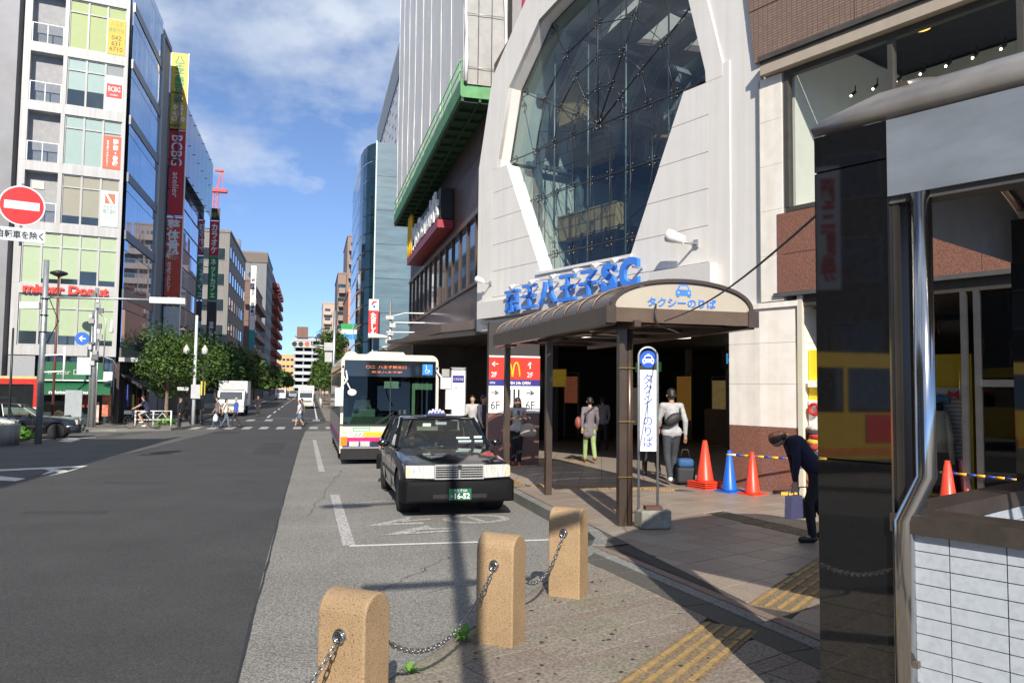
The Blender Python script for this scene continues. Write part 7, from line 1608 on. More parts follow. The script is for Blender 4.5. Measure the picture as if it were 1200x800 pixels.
bb(-.46, .46, .02, .033, .47, .60, 'radiator_slot', BLACK); bb(-.24, .24, .008, .02, .24, .36, 'number_plate', PLATEG)
# destination display
bb(-BW+.08, BW-.08, .012, .06, 2.28, 2.70, 'display_box', mat('display_black', (.01, .012, .013), .06, spec=.8))
text('〇二  八王子駅北口', 1.05, .075, LIT('led_orange', (.8, .2, .04), .35), bus, (-.12, .010, 2.53), .002); text('京王八王子駅', .8, .05, LIT('led_orange', (0, 0, 0), 0), bus, (-.10, .010, 2.40), .002)
bb(.83, 1.10, .004, .0115, 2.34, 2.62, 'wheelchair_plate', mat('plate_sky', (.02, .22, .70), .4))
mb = MB(); mb.tube([(.93, 0, 2.56), (.94, 0, 2.50), (.95, 0, 2.46), (1.01, 0, 2.46), (1.04, 0, 2.40)], .010, 5); mb.tube([(.955+.05*math.cos(R(a)), 0, 2.44+.05*math.sin(R(a))) for a in range(120, 400, 30)], .009, 5); mb.ball((.925, 0, 2.585), .018, 6); mb.obj('wheelchair_symbol', WS, bus)
mb = MB(); mb.add([(-BW+.07, .03, 1.04), (BW-.07, .03, 1.04), (BW-.07, .06, 2.27), (-BW+.07, .06, 2.27)], [(0, 1, 2, 3)]); mb.obj('windscreen', BG, bus)
bb(-.012, .012, .025, .05, 1.04, 2.27, 'windscreen_bar', BLACK)
bb(-BW+.07, BW-.07, .16, .60, .9, 1.22, 'dashboard', mat('bus_dash', (.06, .10, .08), .6)); bb(-.95, -.35, .50, .66, 1.2, 1.42, 'instrument_hood', mat('bus_hood', (.16, .22, .20), .6))
SAGE = mat('sage_green', (.30, .46, .32), .5)
bb(.60, 1.14, .28, .34, 1.95, 2.12, 'door_header', SAGE); bb(.60, .68, .28, .34, .9, 1.95, 'door_post', SAGE); bb(.42, .48, .60, .66, .9, 1.4, 'hand_rail', SAGE); bb(.30, .34, .60, .66, .9, 1.4, 'hand_rail', AMB)
bb(-.16, .22, .10, .13, 1.98, 2.16, 'route_card', mat('card_green', (.42, .55, .48), .4)); bb(-1.15, -1.05, 1.0, 1.1, 1.1, 1.7, 'hand_rail', SAGE)
bb(-.85, -.45, 1.0, 1.15, .9, 1.65, 'driver_seat', SEAT)
for k in range(6):
    for x_ in (-.85, .75): bb(x_-.4, x_+.4, 2.4+k*1.2, 2.5+k*1.2, .5, 1.35, 'seat', mat('seat_red_cloth', (.16, .035, .03), .8))
bb(-.6, .6, 4, 9, 2.42, 2.46, 'ceiling_lamp', mat('lamp_panel', (.4, .42, .4), .4))
for (x0, y0, z0), (x1, y1, z1) in (((-.35, .0, 1.06), (.10, .015, 1.36)), ((.25, .0, 1.05), (.95, .015, 1.08))): mb = MB(); mb.bar((x0, y0, z0), (x1, y1, z1), .02); mb.obj('wiper', BLACK, bus)
mb = MB(); mb.bar((-BW, .0, 1.03), (BW, .0, 1.03), .03); mb.obj('screen_seal', BLACK, bus)
bb(-.94, -.50, .028, .0315, .87, .96, 'green_notice', mat('notice_green', (.10, .45, .22), .4)); bb(-.91, -.53, .024, .0275, .885, .925, 'notice_inner', WS)
bb(-.66, -.02, .026, .0315, .72, .84, 'yellow_notice', YEL); text('ワンマン 後のり', .52, .08, mat('ink_green', (0, 0, 0)), bus, (-.34, .0255, .78), .002); bb(.10, .45, .026, .0315, .93, 1.0, 'green_notice', mat('notice_green', (0, 0, 0))); bb(.12, .5, .027, .0315, .75, .9, 'pink_notice', mat('notice_pink', (.65, .2, .25), .4))
mb = MB()
for k in range(3): mb.bar((-.90+k*.1, .03, .73), (-.82+k*.1, .03, .82), .012)
mb.obj('front_mark', mat('mark_grey', (.2, .2, .2), .5), bus)
mb = MB(); mb.tube([(-1.15, .0, 2.42), (-1.12, -.18, 2.2), (-1.30, -.22, 1.95)], .022, 6); mb.tube([(-1.22, .0, 2.3), (-1.02, -.22, 1.9)], .018, 6); ma_ = mb.obj('mirror_arm', WHITE, bus)
mb = MB(); mb.box(-1.42, -1.22, -.28, -.18, 1.52, 1.98); mb.obj('mirror_head', WHITE, ma_); mb = MB(); mb.ball((-1.0, -.24, 1.86), .12, 12, sc=(1, .4, .75)); mb.obj('round_mirror', WHITE, ma_)
mb = MB(); mb.tube([(1.20, 0, 2.45), (1.30, -.2, 2.3), (1.42, -.22, 2.2)], .025, 6); ma_ = mb.obj('mirror_arm', WHITE, bus)
mb = MB(); mb.box(1.28, 1.55, -.30, -.16, 1.98, 2.28); mb.box(1.42, 1.60, -.28, -.16, 1.45, 1.96); mb.obj('mirror_head', WHITE, ma_); mb = MB(); mb.box(1.30, 1.50, -.32, -.301, 2.30, 2.50); mb.obj('mirror_cage', mat('cage_grey', (.3, .3, .28), .5), ma_)
mb = MB(); mb.prism([(-.55, .0), (.55, .0), (.45, .12), (-.45, .12)], 1.2, 3.0, 0, 'y'); o = mb.obj('roof_unit', CRM, bus); o.location.z = BH
mb = MB(); mb.ball((-1.0, .6, BH-.03), .16, 10, sc=(1.2, 1, .8)); mb.obj('roof_vent', CRM, bus)
for yy in (2.1, 7.6):
    for sx in (-1, 1): wheel(bus, sx*(BW-.16), yy, .46, .26, sx)
bb(-BW+.04, BW-.04, .13, BL_-.1, .22, .318, 'underbody', DARK)

# ---- red minibus at the left edge
mini = thing('red_bus', 'red and cream bus passing behind the parked cars at the left edge', 'bus', (-12.35, 41.3, gz(41)), R(180-80))
RB = mat('bus_red', (.50, .03, .02), .3, coat=.3)
def mbx(x0, x1, y0, y1, z0, z1, nm, m): mb = MB(); mb.box(x0, x1, y0, y1, z0, z1); return mb.obj(nm, m, mini)
mbx(-1.1, 1.1, 0, 7, .3, .72, 'lower_body', CRM); mbx(-1.101, 1.101, -.01, 7, .72, .95, 'belt', mat('belt_cream', (.6, .45, .2), .4)); mbx(-1.1, 1.1, 0, 7, .951, 1.2, 'white_band', WHITE); mbx(-1.1, 1.1, 0, 7, 2.25, 2.5, 'roof_band', RB); mbx(-1.05, 1.05, .05, 7, 2.502, 2.62, 'roof', mat('roof_cream', (.55, .45, .2), .4))
mbx(-1.05, 1.05, .04, 6.9, 1.2, 2.25, 'cabin_dark', mat('bus_side_glass', (0, 0, 0)))
for k in range(5):
    for sx in (-1, 1): mb = MB(); mb.box(*sorted((sx*1.1, sx*1.04)), k*1.5, k*1.5+.14, 1.2, 2.25); mb.obj('window_pillar', RB, mini)
for yy in (1.2, 5.4):
    for sx in (-1, 1): wheel(mini, sx*.95, yy, .40, .22, sx)
mbx(-.9, -.6, -.04, 0, .55, .68, 'headlight', LENS); mbx(.6, .9, -.04, 0, .55, .68, 'headlight', LENS)

# ---- trucks and far cars
TW_ = mat('truck_white', (.62, .63, .64), .3, var=.03)
def truck(name, label, x, y, W_, H_, hd=180):
    t = thing(name, label, 'truck', (x, y, gz(y)), R(180-hd)); w_ = W_/2; k_ = H_/2.6
    def tb(x0, x1, y0, y1, z0, z1, nm, m): mb = MB(); mb.box(x0, x1, y0, y1, z0, z1); return mb.obj(nm, m, t)
    mb = MB(); mb.prism([(0, .45*k_), (0, 1.1*k_), (.28, 1.85*k_), (1.5, 1.9*k_), (1.5, .45*k_)], -w_*.9, w_*.9, 0, 'x'); mb.obj('cab', TW_, t)
    mb = MB(); mb.add([(-w_*.82, .02-.012, 1.12*k_), (w_*.82, .02-.012, 1.12*k_), (w_*.76, .27-.012, 1.80*k_), (-w_*.76, .27-.012, 1.80*k_)], [(0, 1, 2, 3)]); mb.obj('windscreen', mat('screen_glass', (.05, .06, .07), .05, spec=1), t)
    tb(-w_, w_, 1.62, 5.2, .75*k_, H_, 'cargo_box', TW_); tb(-w_*.8, w_*.8, 1.55, 1.62, 1.95*k_, 2.5*k_, 'reefer_unit', mat('reefer_grey', (.45, .45, .46), .5))
    tb(-w_*.9, w_*.9, -.06, .1, .32*k_, .55*k_, 'bumper', mat('truck_bumper', (.5, .5, .5), .4)); tb(-.6, .6, -.012, 0, .72*k_, .95*k_, 'grille', mat('truck_grille', (.2, .2, .2), .4)); tb(-.2, .2, -.08, -.061, .36*k_, .48*k_, 'number_plate', YEL)
    tb(-w_*.7, w_*.7, 1.60, 5.1, .45*k_, .745*k_, 'chassis', BLACK)
    for sx in (-1, 1):
        tb(*sorted((sx*w_*.66, sx*w_*.86)), -.02, 0, .66*k_, .86*k_, 'headlight', LENS); tb(*sorted((sx*w_*1.0, sx*(w_*1.0+.16))), .1, .16, 1.3*k_, 1.7*k_, 'mirror', BLACK)
        for yy in (.75, 4.2): wheel(t, sx*w_*.8, yy, .36*k_, .2, sx)
    return t
truck('delivery_truck', 'white refrigerated box truck coming along the left lane beside the trees', -5.95, 64, 2.15, 2.75)
truck('kei_truck', 'small white box truck with a yellow plate coming along the right lane', -.45, 86, 1.65, 2.45)
def farcar(name, label, x, y, m, van=False):
    t = thing(name, label, 'van' if van else 'car', (x, y, gz(y))); h = 1.9 if van else 1.45; w_ = .85
    mb = MB(); mb.prism([(0, .3), (0, .75), (.1, .85 if not van else 1.0), (.9 if not van else .35, .95 if not van else 1.15), (1.5 if not van else .8, h), (3.4 if not van else 4.2, h), (4.3, .95), (4.3, .3)], -w_, w_, 0, 'x'); mb.obj('body', m, t)
    mb = MB(); a, b = ((.9, .97), (1.45, h-.06)) if not van else ((.38, 1.18), (.78, h-.1)); mb.add([(-.72, a[0]-.03, a[1]), (.72, a[0]-.03, a[1]), (.62, b[0]-.04, b[1]), (-.62, b[0]-.04, b[1])], [(0, 1, 2, 3)]); mb.obj('windscreen', mat('screen_glass', (0, 0, 0)), t)
    for sx in (-1, 1):
        mb = MB(); mb.box(*sorted((sx*.5, sx*.78)), -.02, 0, .6, .75); mb.obj('headlight', LENS, t)
        for yy in (.8, 3.4): wheel(t, sx*.75, yy, .3, .18, sx)
farcar('white_van', 'distant white van in the left lane', -5.0, 140, TW_, True); farcar('silver_car', 'distant silver car near the centre line', -3.4, 165, mat('silver', (.4, .42, .44), .3, .6)); farcar('dark_car', 'distant dark car beside the white van', -6.2, 190, mat('car_dark', (.05, .05, .06), .3))

# ================================================================ PEOPLE
SKIN = mat('skin', (.50, .29, .20), .55, var=.06, scale=12); SKIN2 = mat('skin_tan', (.38, .21, .14), .55, var=.06, scale=12)
HAIR = mat('hair_black', (.018, .013, .011), .5, var=.3, scale=40); HAIRB = mat('hair_brown', (.09, .035, .018), .5, var=.3, scale=40); EYEM = mat('eye_dark', (.015, .01, .01), .3)
CL = lambda n, c: mat('cloth_'+n, c, .85, var=.14, scale=14, bump=.15)
def capsule(mb, p, q, r0_, r1_, n=10):
    p = V(p); q = V(q); mb.tube([p, q], [r0_, r1_], n, cap=True); mb.ball(p, r0_*1.0, n); mb.ball(q, r1_*1.0, n)
def person(label, loc, heading, H=1.7, J=None, top='grey', topm=None, legm=None, shoe=None, hair=HAIR, hairlen=0, skirt=None, sleeve='long', voxel=.02, fingers=False, skin=SKIN, cat='person', legs='trousers', coat=0, group=None, hat=None, name='person', seated=False):
    """front of the figure is -y; J overrides joints of a 1.70 m figure"""
    t = thing(name, label, cat, loc, R(180-heading), group); s = H/1.7
    j = dict(pel=(0, 0, .93), wai=(0, .0, 1.08), che=(0, .0, 1.28), nec=(0, .0, 1.44), hed=(0, -.02, 1.59),
             shL=(.165, 0, 1.40), shR=(-.165, 0, 1.40), elL=(.22, .03, 1.13), elR=(-.22, .03, 1.13), haL=(.23, -.06, .88), haR=(-.23, -.06, .88),
             hiL=(.085, 0, .90), hiR=(-.085, 0, .90), knL=(.095, -.03, .49), knR=(-.095, .02, .49), anL=(.10, .0, .085), anR=(-.10, .05, .085))
    if J: j.update(J)
    j = {k: V(v)*s for k, v in j.items()}
    fdir = V((0, -1, 0)); 
    mb = MB(); cp = lambda a, b, r0_, r1_: capsule(mb, a, b, r0_*s, r1_*s)
    cp(j['pel'], j['wai'], .105, .10); cp(j['wai'], j['che'], .10, .115); cp(j['hiL'], j['hiR'], .09, .09); cp(j['shL'], j['shR'], .055, .055); cp(j['che'], j['nec'], .09, .05); cp(j['nec'], j['hed'], .048, .05)
    hd = j['hed']; up_ = (hd-j['nec']).normalized(); fwd = V((0, -1, 0)); fwd = (fwd-up_*fwd.dot(up_)).normalized()
    if J and 'face' in J: fwd = V(J['face']).normalized()
    rgt = up_.cross(fwd)
    mb.ball(hd+up_*.025*s, .088*s, 14, sc=(.86, .98, 1.12)); mb.ball(hd-up_*.045*s+fwd*.022*s, .060*s, 12, sc=(.95, .95, 1.0))
    mb.tube([hd+fwd*.080*s+up_*.02*s, hd+fwd*.104*s-up_*.018*s], [.008*s, .014*s], 6)
    for sx in (-1, 1): mb.ball(hd+rgt*.078*s*sx, .020*s, 8)
    for S_ in 'LR':
        cp(j['sh'+S_], j['el'+S_], .047, .037); cp(j['el'+S_], j['ha'+S_], .037, .025); h_ = j['ha'+S_]; d = (h_-j['el'+S_]).normalized(); side = d.cross(V((0, 1, 0))).normalized()
        capsule(mb, h_, h_+d*.055*s, .030*s, .034*s, 8)
        if fingers:
            for k in range(4): o_ = side*((k-1.5)*.018*s); L_ = (.062, .072, .068, .052)[k]*s; b0 = h_+d*.075*s+o_; m_ = b0+d*L_*.5+V((0, -.008*s, 0)); capsule(mb, b0, m_, .0095*s, .0088*s, 6); capsule(mb, m_, m_+d*L_*.45+V((0, -.02*s, 0)), .0088*s, .0075*s, 6)
            capsule(mb, h_+d*.02*s, h_+d*.05*s+V((0, -.042*s, 0)), .012*s, .0095*s, 6)
        else: capsule(mb, h_+d*.06*s, h_+d*.12*s+V((0, -.015*s, 0)), .026*s, .016*s, 8)
        cp(j['hi'+S_], j['kn'+S_], .080, .053); cp(j['kn'+S_], j['kn'+S_].lerp(j['an'+S_], .35), .052, .055); cp(j['kn'+S_].lerp(j['an'+S_], .35), j['an'+S_], .055, .034); cp(j['an'+S_], j['an'+S_]+V((0, -.13, -.045))*s, .036, .030)
    rm = lambda v: [('REMESH', dict(mode='VOXEL', voxel_size=v, use_smooth_shade=True)), ('SMOOTH', dict(factor=.5, iterations=3))]
    bake(mb, 'body', skin, rm(voxel*(.6 if fingers else 1)*s), t)
    # upper garment
    mb = MB(); g = .022
    cp(j['pel']-V((0, 0, coat)), j['wai'], .105+g, .10+g); cp(j['wai'], j['che'], .10+g, .118+g); cp(j['hiL']+V((0, 0, .03)), j['hiR']+V((0, 0, .03)), .112, .112); cp(j['shL'], j['shR'], .06+g*.4, .06+g*.4); cp(j['che'], j['nec']-V((0, 0, .045)), .10+g*.5, .06); 
    if coat: cp(j['hiL']-V((0, 0, coat)), j['hiR']-V((0, 0, coat)), .10, .10)
    for S_ in 'LR':
        if sleeve != 'none': e = j['el'+S_]; cp(j['sh'+S_], e if sleeve == 'long' else j['sh'+S_].lerp(e, .65), .055+g*.4, .045+g*.3)
        if sleeve == 'long': cp(j['el'+S_], j['el'+S_].lerp(j['ha'+S_], .9), .045+g*.3, .036)
    bake(mb, 'top', topm, rm(voxel*s), t)
    mb = MB(); g = .016
    if legs == 'trousers' or legs == 'shorts':
        cp(j['pel'], j['pel']+V((0, 0, .04)), .112, .108); cp(j['hiL'], j['hiR'], .10, .10)
        for S_ in 'LR':
            cp(j['hi'+S_], j['kn'+S_] if legs == 'trousers' else j['hi'+S_].lerp(j['kn'+S_], .75), .090, .068)
            if legs == 'trousers': cp(j['kn'+S_], j['an'+S_]+V((0, .0, .02))*s, .066, .055)
        bake(mb, 'trousers', legm, rm(voxel*s), t)
    else:
        zb = (.52 if skirt is None else skirt)*s; zt = j['pel'].z+.07*s; n = 20; vs = []
        for k, (z, r_) in enumerate(((zt, .115), (zt-.12*s, .15), ((zt+zb)/2, .18), (zb, .215))):
            for i in range(n): a = 2*math.pi*i/n; q = r_*s*(1+.06*math.sin(a*6)*(k > 1)); vs.append((j['pel'].x+q*math.cos(a), j['pel'].y+q*.8*math.sin(a), z))
        mb.add(vs, [(k*n+i, k*n+(i+1) % n, (k+1)*n+(i+1) % n, (k+1)*n+i) for k in range(3) for i in range(n)], 0, True); mb.obj('skirt', legm, t)
    for S_ in 'LR':
        a = j['an'+S_]; mb = MB(); capsule(mb, a+V((0, .02, -.03))*s, a+V((0, -.14, -.045))*s, .046*s, .040*s, 10); capsule(mb, a+V((0, .01, -.05))*s, a+V((0, -.15, -.055))*s, .034*s, .030*s, 10); bake(mb, 'shoe', shoe or BLACK, rm(voxel*.7*s), t)
    mb = MB(); mb.ball(hd+up_*.052*s-fwd*.020*s, .093*s, 14, sc=(.92, .98, .95))
    mb.ball(hd-fwd*.045*s+up_*.0*s, .080*s, 12)
    if hairlen > 0:
        for k in range(5): o_ = rgt*((k-2)*.032*s); capsule(mb, hd-fwd*.05*s+o_, hd-fwd*(.065)*s+o_*1.25-V((0, 0, hairlen*s)), .042*s, .028*s, 8)
    bake(mb, 'hair', hair, rm(voxel*.8*s), t)
    for sx in (-1, 1): mb = MB(); mb.ball(hd+fwd*.082*s+rgt*.031*s*sx+up_*.022*s, .0085*s, 6); mb.obj('eye', EYEM, t)
    return t, j
GP = lambda a, b, h=0.0: tuple(G(a, b, h))
WALK = dict(knL=(.09, -.16, .50), anL=(.09, -.20, .085), knR=(-.09, .03, .50), anR=(-.09, .26, .14), elL=(.22, .12, 1.15), haL=(.22, .12, .90), elR=(-.22, -.06, 1.14), haR=(-.22, -.20, .92))
WALKB = dict(knL=(.09, .03, .50), anL=(.09, .26, .14), knR=(-.09, -.16, .50), anR=(-.09, -.20, .085), elR=(-.22, .12, 1.15), haR=(-.22, .12, .90), elL=(.22, -.06, 1.14), haL=(.22, -.20, .92))
# woman with the phone at the granite pier
x_, y_, z_ = GP(601, 545, .15)
x_ += .07
p, j = person('woman in a white sleeveless top looking at a phone by the restaurant sign', (x_, y_-.1, .105), 190, 1.60,
    dict(hed=(.0, -.06, 1.57), elL=(.20, -.04, 1.16), haL=(.07, -.24, 1.22), elR=(-.21, -.02, 1.15), haR=(-.05, -.25, 1.20), face=(0, -1, -.55), knL=(.07, -.05, .5), knR=(-.06, .0, .5), anL=(.05, -.05, .085)), topm=CL('white_top', (.60, .57, .52)), legm=CL('leggings', (.015, .015, .018)), shoe=mat('sandal_orange', (.45, .09, .03), .6), sleeve='none', hairlen=.34, voxel=.014, fingers=True)
mb = MB(); mb.box(-.035, .035, -.35, -.325, 1.20, 1.30); mb.obj('phone', BLACK, p)
bgt = thing('shoulder_bag', 'large cream bag hanging from the arm of the woman at the pier', 'bag', (x_, y_-.1, .105), R(-10))
mb = MB(); mb.M = Matrix.Translation((.25, -.12, 0)) @ Matrix.Diagonal((1, .5, 1, 1)); mb.lathe([(.02, .68), (.16, .69), (.20, .76), (.18, .88), (.12, .98), (.02, 1.0)], 16); mb.M = None; mb.obj('bag_body', mat('bag_cream', (.50, .42, .34), .6, var=.1, bump=.2, scale=6), bgt); mb = MB(); mb.tube([(.12, -.1, .98), (.18, -.06, 1.16), (.28, -.06, 1.14), (.38, -.1, .97)], .014, 6); mb.obj('handle', mat('bag_strap', (.30, .25, .2), .6), bgt)
# person in green trousers walking in
x_, y_, z_ = GP(691, 542, .15)
p, j = person('person in green trousers and a grey coat walking into the dark hall', (x_, y_, .11), 10, 1.60, dict(WALK), topm=CL('grey_coat', (.16, .14, .155)), legm=CL('green', (.26, .36, .14)), shoe=mat('shoe_brown', (.16, .05, .03), .6), coat=.16, voxel=.016, fingers=True)
b_ = thing('shoulder_bag', 'reddish brown shoulder bag at the hip of the person in green trousers', 'bag', (x_, y_, .11), R(170)); mb = MB(); mb.ball((.30, .02, .98), .14, 12, sc=(.6, .9, 1.1)); mb.obj('bag_body', mat('bag_rust', (.28, .08, .06), .6), b_); mb = MB(); mb.tube([(.28, .02, 1.1), (.1, .19, 1.25), (-.12, .13, 1.42)], .012, 6); mb.obj('strap', BLACK, b_)
# man with the wheeled bag
x_, y_, z_ = GP(787, 566, .15)
p, j = person('man in a pale grey cardigan and dark jeans walking in beside a blue travel bag', (x_, y_, .15), 12, 1.78, dict(WALKB, haR=(-.25, .02, .86), elR=(-.24, .06, 1.13), knR=(-.07, -.10, .50), anR=(-.05, -.05, .085)), topm=CL('pale_grey', (.36, .36, .37)), legm=CL('dark_jeans', (.035, .04, .05)), shoe=mat('shoe_white', (.62, .60, .56), .6), voxel=.013, fingers=True, skin=SKIN2)
b_ = thing('sling_bag', 'black sling bag across the back of the man in the grey cardigan', 'bag', (x_, y_, .15), R(168)); mb = MB(); mb.M = Matrix.Translation((.02, .20, 1.22)) @ Matrix.Rotation(.6, 4, 'Y'); mb.ball((0, 0, 0), .12, 12, sc=(1.5, .5, .85)); mb.M = None; mb.obj('bag_body', mat('bag_black', (.015, .015, .017), .6), b_)
mb = MB(); mb.tube([(-.14, .14, 1.32), (-.16, .0, 1.5), (-.02, -.05, 1.52)], .018, 6); mb.tube([(.15, .16, 1.12), (.24, .05, 1.05)], .018, 6); mb.obj('strap', BLACK, b_)
xb, yb, _ = GP(803, 568, .15)
b_ = thing('travel_bag', 'blue and black travel bag standing beside the man in the grey cardigan', 'luggage', (xb, yb, .15), R(-15))
mb = MB(); mb.box(-.17, .17, -.13, .13, .04, .34); o = mb.obj('black_body', mat('bag_black2', (.02, .022, .028), .7), b_); bv = o.modifiers.new('b', 'BEVEL'); bv.width = .05; bv.segments = 3
mb = MB(); mb.box(-.15, .15, -.12, .12, .33, .50); o = mb.obj('blue_top', mat('bag_blue', (.02, .08, .22), .7, var=.2, scale=8), b_); bv = o.modifiers.new('b', 'BEVEL'); bv.width = .06; bv.segments = 3
mb = MB(); mb.tube([(-.09, 0, .48), (-.05, 0, .66), (.05, 0, .66), (.09, 0, .48)], .012, 6); mb.obj('handle', BLACK, b_)
for sx in (-.1, .1): mb = MB(); mb.lathe([(.03, 0), (.04, .02), (.03, .05)], 10, (sx, .1)); mb.obj('castor', BLACK, b_)
x_, y_, z_ = GP(773, 560, .15)
person('person in a coral shirt mostly hidden behind the white taxi stand board', (x_-.05, y_+.3, .15), 10, 1.66, dict(WALK), topm=CL('coral', (.62, .18, .13)), legm=CL('dark1', (.03, .03, .035)), sleeve='short', voxel=.02)
# bowing woman by the pillar
x_, y_, z_ = GP(933, 634, .15)
p, j = person('woman in a navy cardigan bending forward beside the black pillar, shopping bag in hand', (x_+.15, y_-.05, .15), 285, 1.60,
    dict(pel=(0, .10, .90), wai=(0, -.02, 1.03), che=(0, -.16, 1.20), nec=(0, -.27, 1.30), hed=(0, -.38, 1.28), face=(0, -.55, -.8), shL=(.16, -.23, 1.26), shR=(-.16, -.23, 1.26), elL=(.19, -.22, 1.00), elR=(-.19, -.14, 1.00), haL=(.17, -.24, .76), haR=(-.17, -.12, .74),
         hiL=(.085, .10, .88), hiR=(-.085, .10, .88), knL=(.09, -.04, .49), knR=(-.09, .12, .49), anL=(.09, .0, .085), anR=(-.09, .30, .12)), topm=CL('navy', (.016, .013, .035)), legm=CL('black', (.014, .012, .016)), shoe=mat('shoe_black', (.01, .01, .01), .3), hair=HAIRB, voxel=.013, fingers=True)
MW = Matrix.Translation((x_+.15, y_-.05, .15)) @ Matrix.Rotation(R(180-285), 4, 'Z')
q = MW @ V((.16, -.24, .0))
b_ = thing('paper_bag', 'small lavender paper shopping bag held by the bending woman', 'bag', (q.x, q.y, .15), R(20))
mb = MB(); mb.prism([(-.115, .30), (.115, .30), (.10, .56), (-.10, .56)], -.045, .045, 0, 'y'); mb.obj('paper_body', mat('lavender_paper', (.50, .40, .55), .7, var=.08, scale=10), b_)
for yy in (-.04, .04): mb = MB(); mb.tube([(-.05, yy, .55), (-.035, yy*.6, .67), (.035, yy*.6, .67), (.05, yy, .55)], .006, 5); mb.obj('handle', mat('bag_cord', (.5, .4, .5), .7), b_)
q = MW @ V((-.16, -.10, .0)); b_ = thing('handbag', 'black handbag behind the lavender paper bag of the bending woman', 'bag', (q.x+.08, q.y-.02, .15), R(10)); mb = MB(); mb.box(-.15, .15, -.06, .06, .26, .48); mb.obj('bag_body', mat('bag_black', (0, 0, 0)), b_); mb = MB(); mb.tube([(-.09, 0, .47), (-.06, 0, .62), (.06, 0, .62), (.09, 0, .47)], .01, 5); mb.obj('handle', BLACK, b_)
# people in the dark hall and arcade
for lb_, px_, py_, hd, c in (('man in a white shirt standing in the dark arcade left of the granite pier', 553, 532, 200, (.42, .42, .43)), ('person in dark clothes in the arcade close to the granite pier', 566, 538, 150, (.06, .06, .08)), ('person in a pale shirt deep in the hall behind the one in green trousers', 706, 530, 10, (.30, .30, .32))):
    x_, y_, z_ = GP(px_, py_, .12); person(lb_, (x_, y_, gz(y_)+.14), hd, 1.66, dict(WALK), topm=CL('hall_%d' % px_, c), legm=CL('dark1', (0, 0, 0)), voxel=.028)
# crossing
def at(px_, py_, h=0.0): v = G(px_, py_, h); return (v.x, v.y, v.z)
PB = mat('plastic_bag', (.66, .66, .66), .5)
x_, y_, z_ = at(254, 501); p, j = person('man in a brown shirt and jeans on the crossing carrying a white plastic bag', (x_, y_, z_), 265, 1.72, dict(WALK), topm=CL('taupe', (.15, .12, .11)), legm=CL('jeans', (.05, .08, .16)), sleeve='short', voxel=.026)
b_ = thing('plastic_bag', 'white plastic bag carried by the man in the brown shirt', 'bag', (x_-.05, y_-.28, z_), 0); mb = MB(); mb.tube([(0, 0, .78), (0, 0, .66), (0, 0, .42), (0, 0, .34)], [.03, .12, .15, .06], 10); mb.obj('bag_body', PB, b_)
x_, y_, z_ = at(264, 500.5); person('woman in a cream top and jeans in the middle of the group on the crossing', (x_, y_, z_), 95, 1.62, dict(WALKB), topm=CL('cream', (.62, .58, .50)), legm=CL('jeans2', (.12, .15, .20)), hairlen=.15, voxel=.026)
b_ = thing('tote_bag', 'tan tote bag on the side of the woman in the cream top', 'bag', (x_-.28, y_-.12, z_), 0); mb = MB(); mb.box(-.16, .16, -.05, .05, .78, 1.05); mb.obj('bag_body', mat('tote_tan', (.35, .26, .17), .7), b_)
x_, y_, z_ = at(276, 501); person('man in a blue and white shirt and black trousers at the right of the group', (x_, y_, z_), 275, 1.70, dict(WALK), topm=CL('royal', (.04, .09, .40)), legm=CL('dark1', (0, 0, 0)), hair=mat('hair_grey', (.35, .3, .25), .6), voxel=.026)
x_, y_, z_ = at(210, 503); person('woman in a long black coat standing at the left kerb of the crossing', (x_, y_, z_+.0), 100, 1.66, None, topm=CL('black_coat', (.02, .015, .022)), legm=CL('dark1', (0, 0, 0)), coat=.3, hair=HAIRB, voxel=.026)
x_, y_, z_ = at(229.5, 500); person('person in dark clothes waiting behind the pale light pole', (x_, y_+1.2, gz(50)+.12), 180, 1.68, None, topm=CL('dusk', (.10, .10, .12)), legm=CL('dark1', (0, 0, 0)), voxel=.03)
x_, y_, z_ = at(350.5, 500); person('girl in a white blouse and denim skirt walking on the crossing near the bus', (x_, y_, z_), 255, 1.56, dict(WALKB), topm=CL('blouse', (.62, .62, .62)), legm=CL('denim', (.07, .12, .24)), legs='skirt', skirt=.55, hairlen=.12, sleeve='short', voxel=.024)
x_, y_, z_ = at(353, 497.5); person('person in dark clothes just behind the girl in the denim skirt', (x_, y_, z_), 255, 1.62, dict(WALK), topm=CL('dusk', (0, 0, 0)), legm=CL('dark1', (0, 0, 0)), voxel=.03)
x_, y_, z_ = at(302, 487.5); person('distant person in dark clothes standing by the kerb right of the truck', (x_, y_, z_), 200, 1.6, None, topm=CL('black_coat', (0, 0, 0)), legm=CL('dark1', (0, 0, 0)), voxel=.035)
# cyclist
x_, y_, z_ = at(158, 504.5); y_ = 42.9; x_ = -8.15
bk = thing('bicycle', 'city bicycle ridden to the left along the corner pavement', 'bicycle', (x_, y_, gz(y_)+.12), 0)
for nm, cx_ in (('front_wheel', -.56), ('rear_wheel', .56)):
    mb = MB(); mb.tube([(cx_+.32*math.cos(R(a)), 0, .34+.32*math.sin(R(a))) for a in range(0, 361, 15)], .02, 6, cap=False); w_ = mb.obj(nm, TYRE, bk)
    mb = MB()
    for k in range(10): a = R(k*36); mb.tube([(cx_, 0, .34), (cx_+.31*math.cos(a), 0, .34+.31*math.sin(a))], .004, 3)
    mb.obj('spokes', STEEL, w_)
mb = MB(); 
for a, b in (((-.56, 0, .34), (-.42, 0, .92)), ((-.44, 0, .85), (.10, 0, .32)), ((.10, 0, .32), (.56, 0, .34)), ((.10, 0, .32), (.22, 0, .80)), ((.22, 0, .70), (.56, 0, .34)), ((-.44, 0, .72), (.2, 0, .6))): mb.tube([a, b], .018, 6)
mb.obj('frame', mat('bike_dark', (.03, .035, .05), .4), bk)
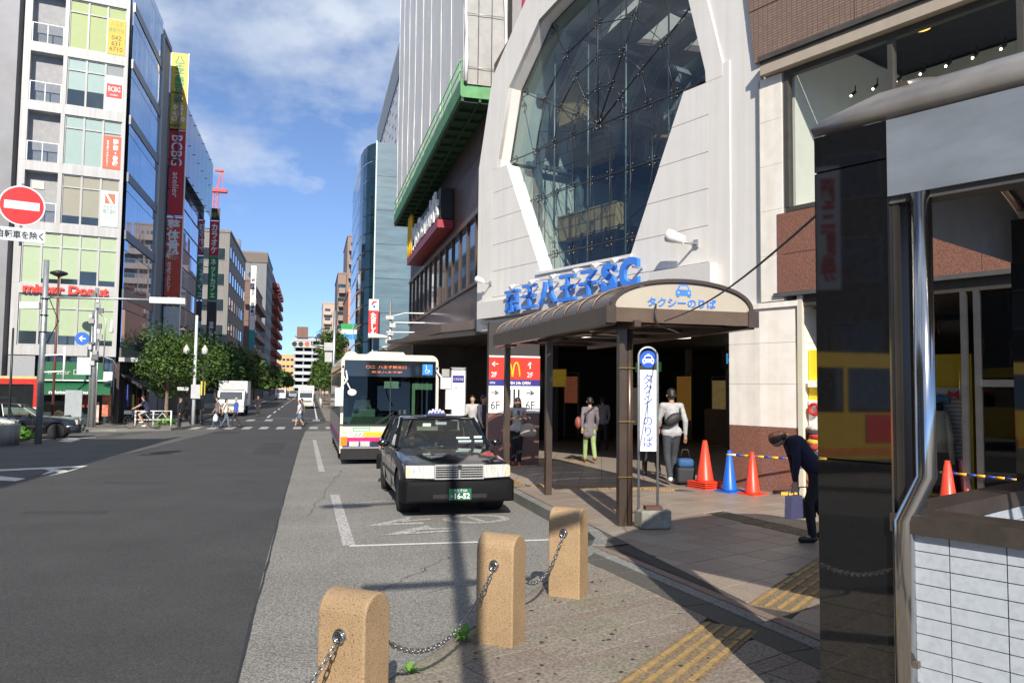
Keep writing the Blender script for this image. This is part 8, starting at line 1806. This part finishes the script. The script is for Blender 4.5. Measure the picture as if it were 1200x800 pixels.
mb = MB(); mb.tube([(-.42, -.26, 1.0), (-.40, 0, .94), (-.42, .26, 1.0)], .014, 6); mb.obj('handlebar', STEEL, bk); mb = MB(); mb.ball((.24, 0, .83), .12, 8, sc=(1.2, .8, .4)); mb.obj('saddle', BLACK, bk)
mb = MB(); mb.box(-.85, -.50, -.13, .13, .72, .90); mb.obj('basket', mat('basket_wire', (.06, .07, .09), .5), bk); mb = MB(); mb.box(.35, .75, -.08, .08, .70, .73); mb.obj('carrier', STEEL, bk)
person('cyclist in a navy shirt and grey shorts riding to the left past the doughnut shop', (x_+.22, y_, gz(y_)+.12), 270, 1.68,
    dict(pel=(0, .0, .93), wai=(0, -.05, 1.06), che=(0, -.14, 1.25), nec=(0, -.20, 1.40), hed=(0, -.24, 1.54), shL=(.16, -.18, 1.35), shR=(-.16, -.18, 1.35), elL=(.22, -.36, 1.18), elR=(-.22, -.36, 1.18), haL=(.24, -.60, 1.05), haR=(-.24, -.60, 1.05), hiL=(.08, -.02, .90), hiR=(-.08, -.02, .90), knL=(.09, -.40, .72), knR=(-.09, -.34, .58), anL=(.09, -.22, .36), anR=(-.09, -.12, .16)),
    topm=CL('navy_tee', (.02, .025, .06)), legm=CL('grey_shorts', (.40, .40, .42)), legs='shorts', sleeve='short', shoe=mat('shoe_white', (0, 0, 0)), voxel=.024)
# drivers
SIT = dict(pel=(0, .10, .60), wai=(0, .14, .74), che=(0, .12, .95), nec=(0, .10, 1.11), hed=(0, .06, 1.25), shL=(.165, .10, 1.06), shR=(-.165, .10, 1.06), elL=(.22, -.08, .88), elR=(-.22, -.08, .88), haL=(.14, -.30, .96), haR=(-.14, -.30, .96), hiL=(.09, .05, .56), hiR=(-.09, .05, .56), knL=(.11, -.36, .58), knR=(-.11, -.36, .58), anL=(.11, -.55, .24), anR=(-.11, -.55, .24))
person('taxi driver in a dark jacket sitting at the wheel of the near black taxi', (2.17-.38, 11.50+2.60, -.06), 180, 1.62, SIT, topm=CL('driver_dark', (.05, .05, .07)), legm=CL('dark1', (0, 0, 0)), voxel=.018)
person('bus driver in a blue grey shirt behind the windscreen of the route bus', (2.03-.65, 20.65+.98, .40), 180, 1.68, SIT, topm=CL('driver_blue', (.12, .15, .2)), legm=CL('dark1', (0, 0, 0)), voxel=.025)
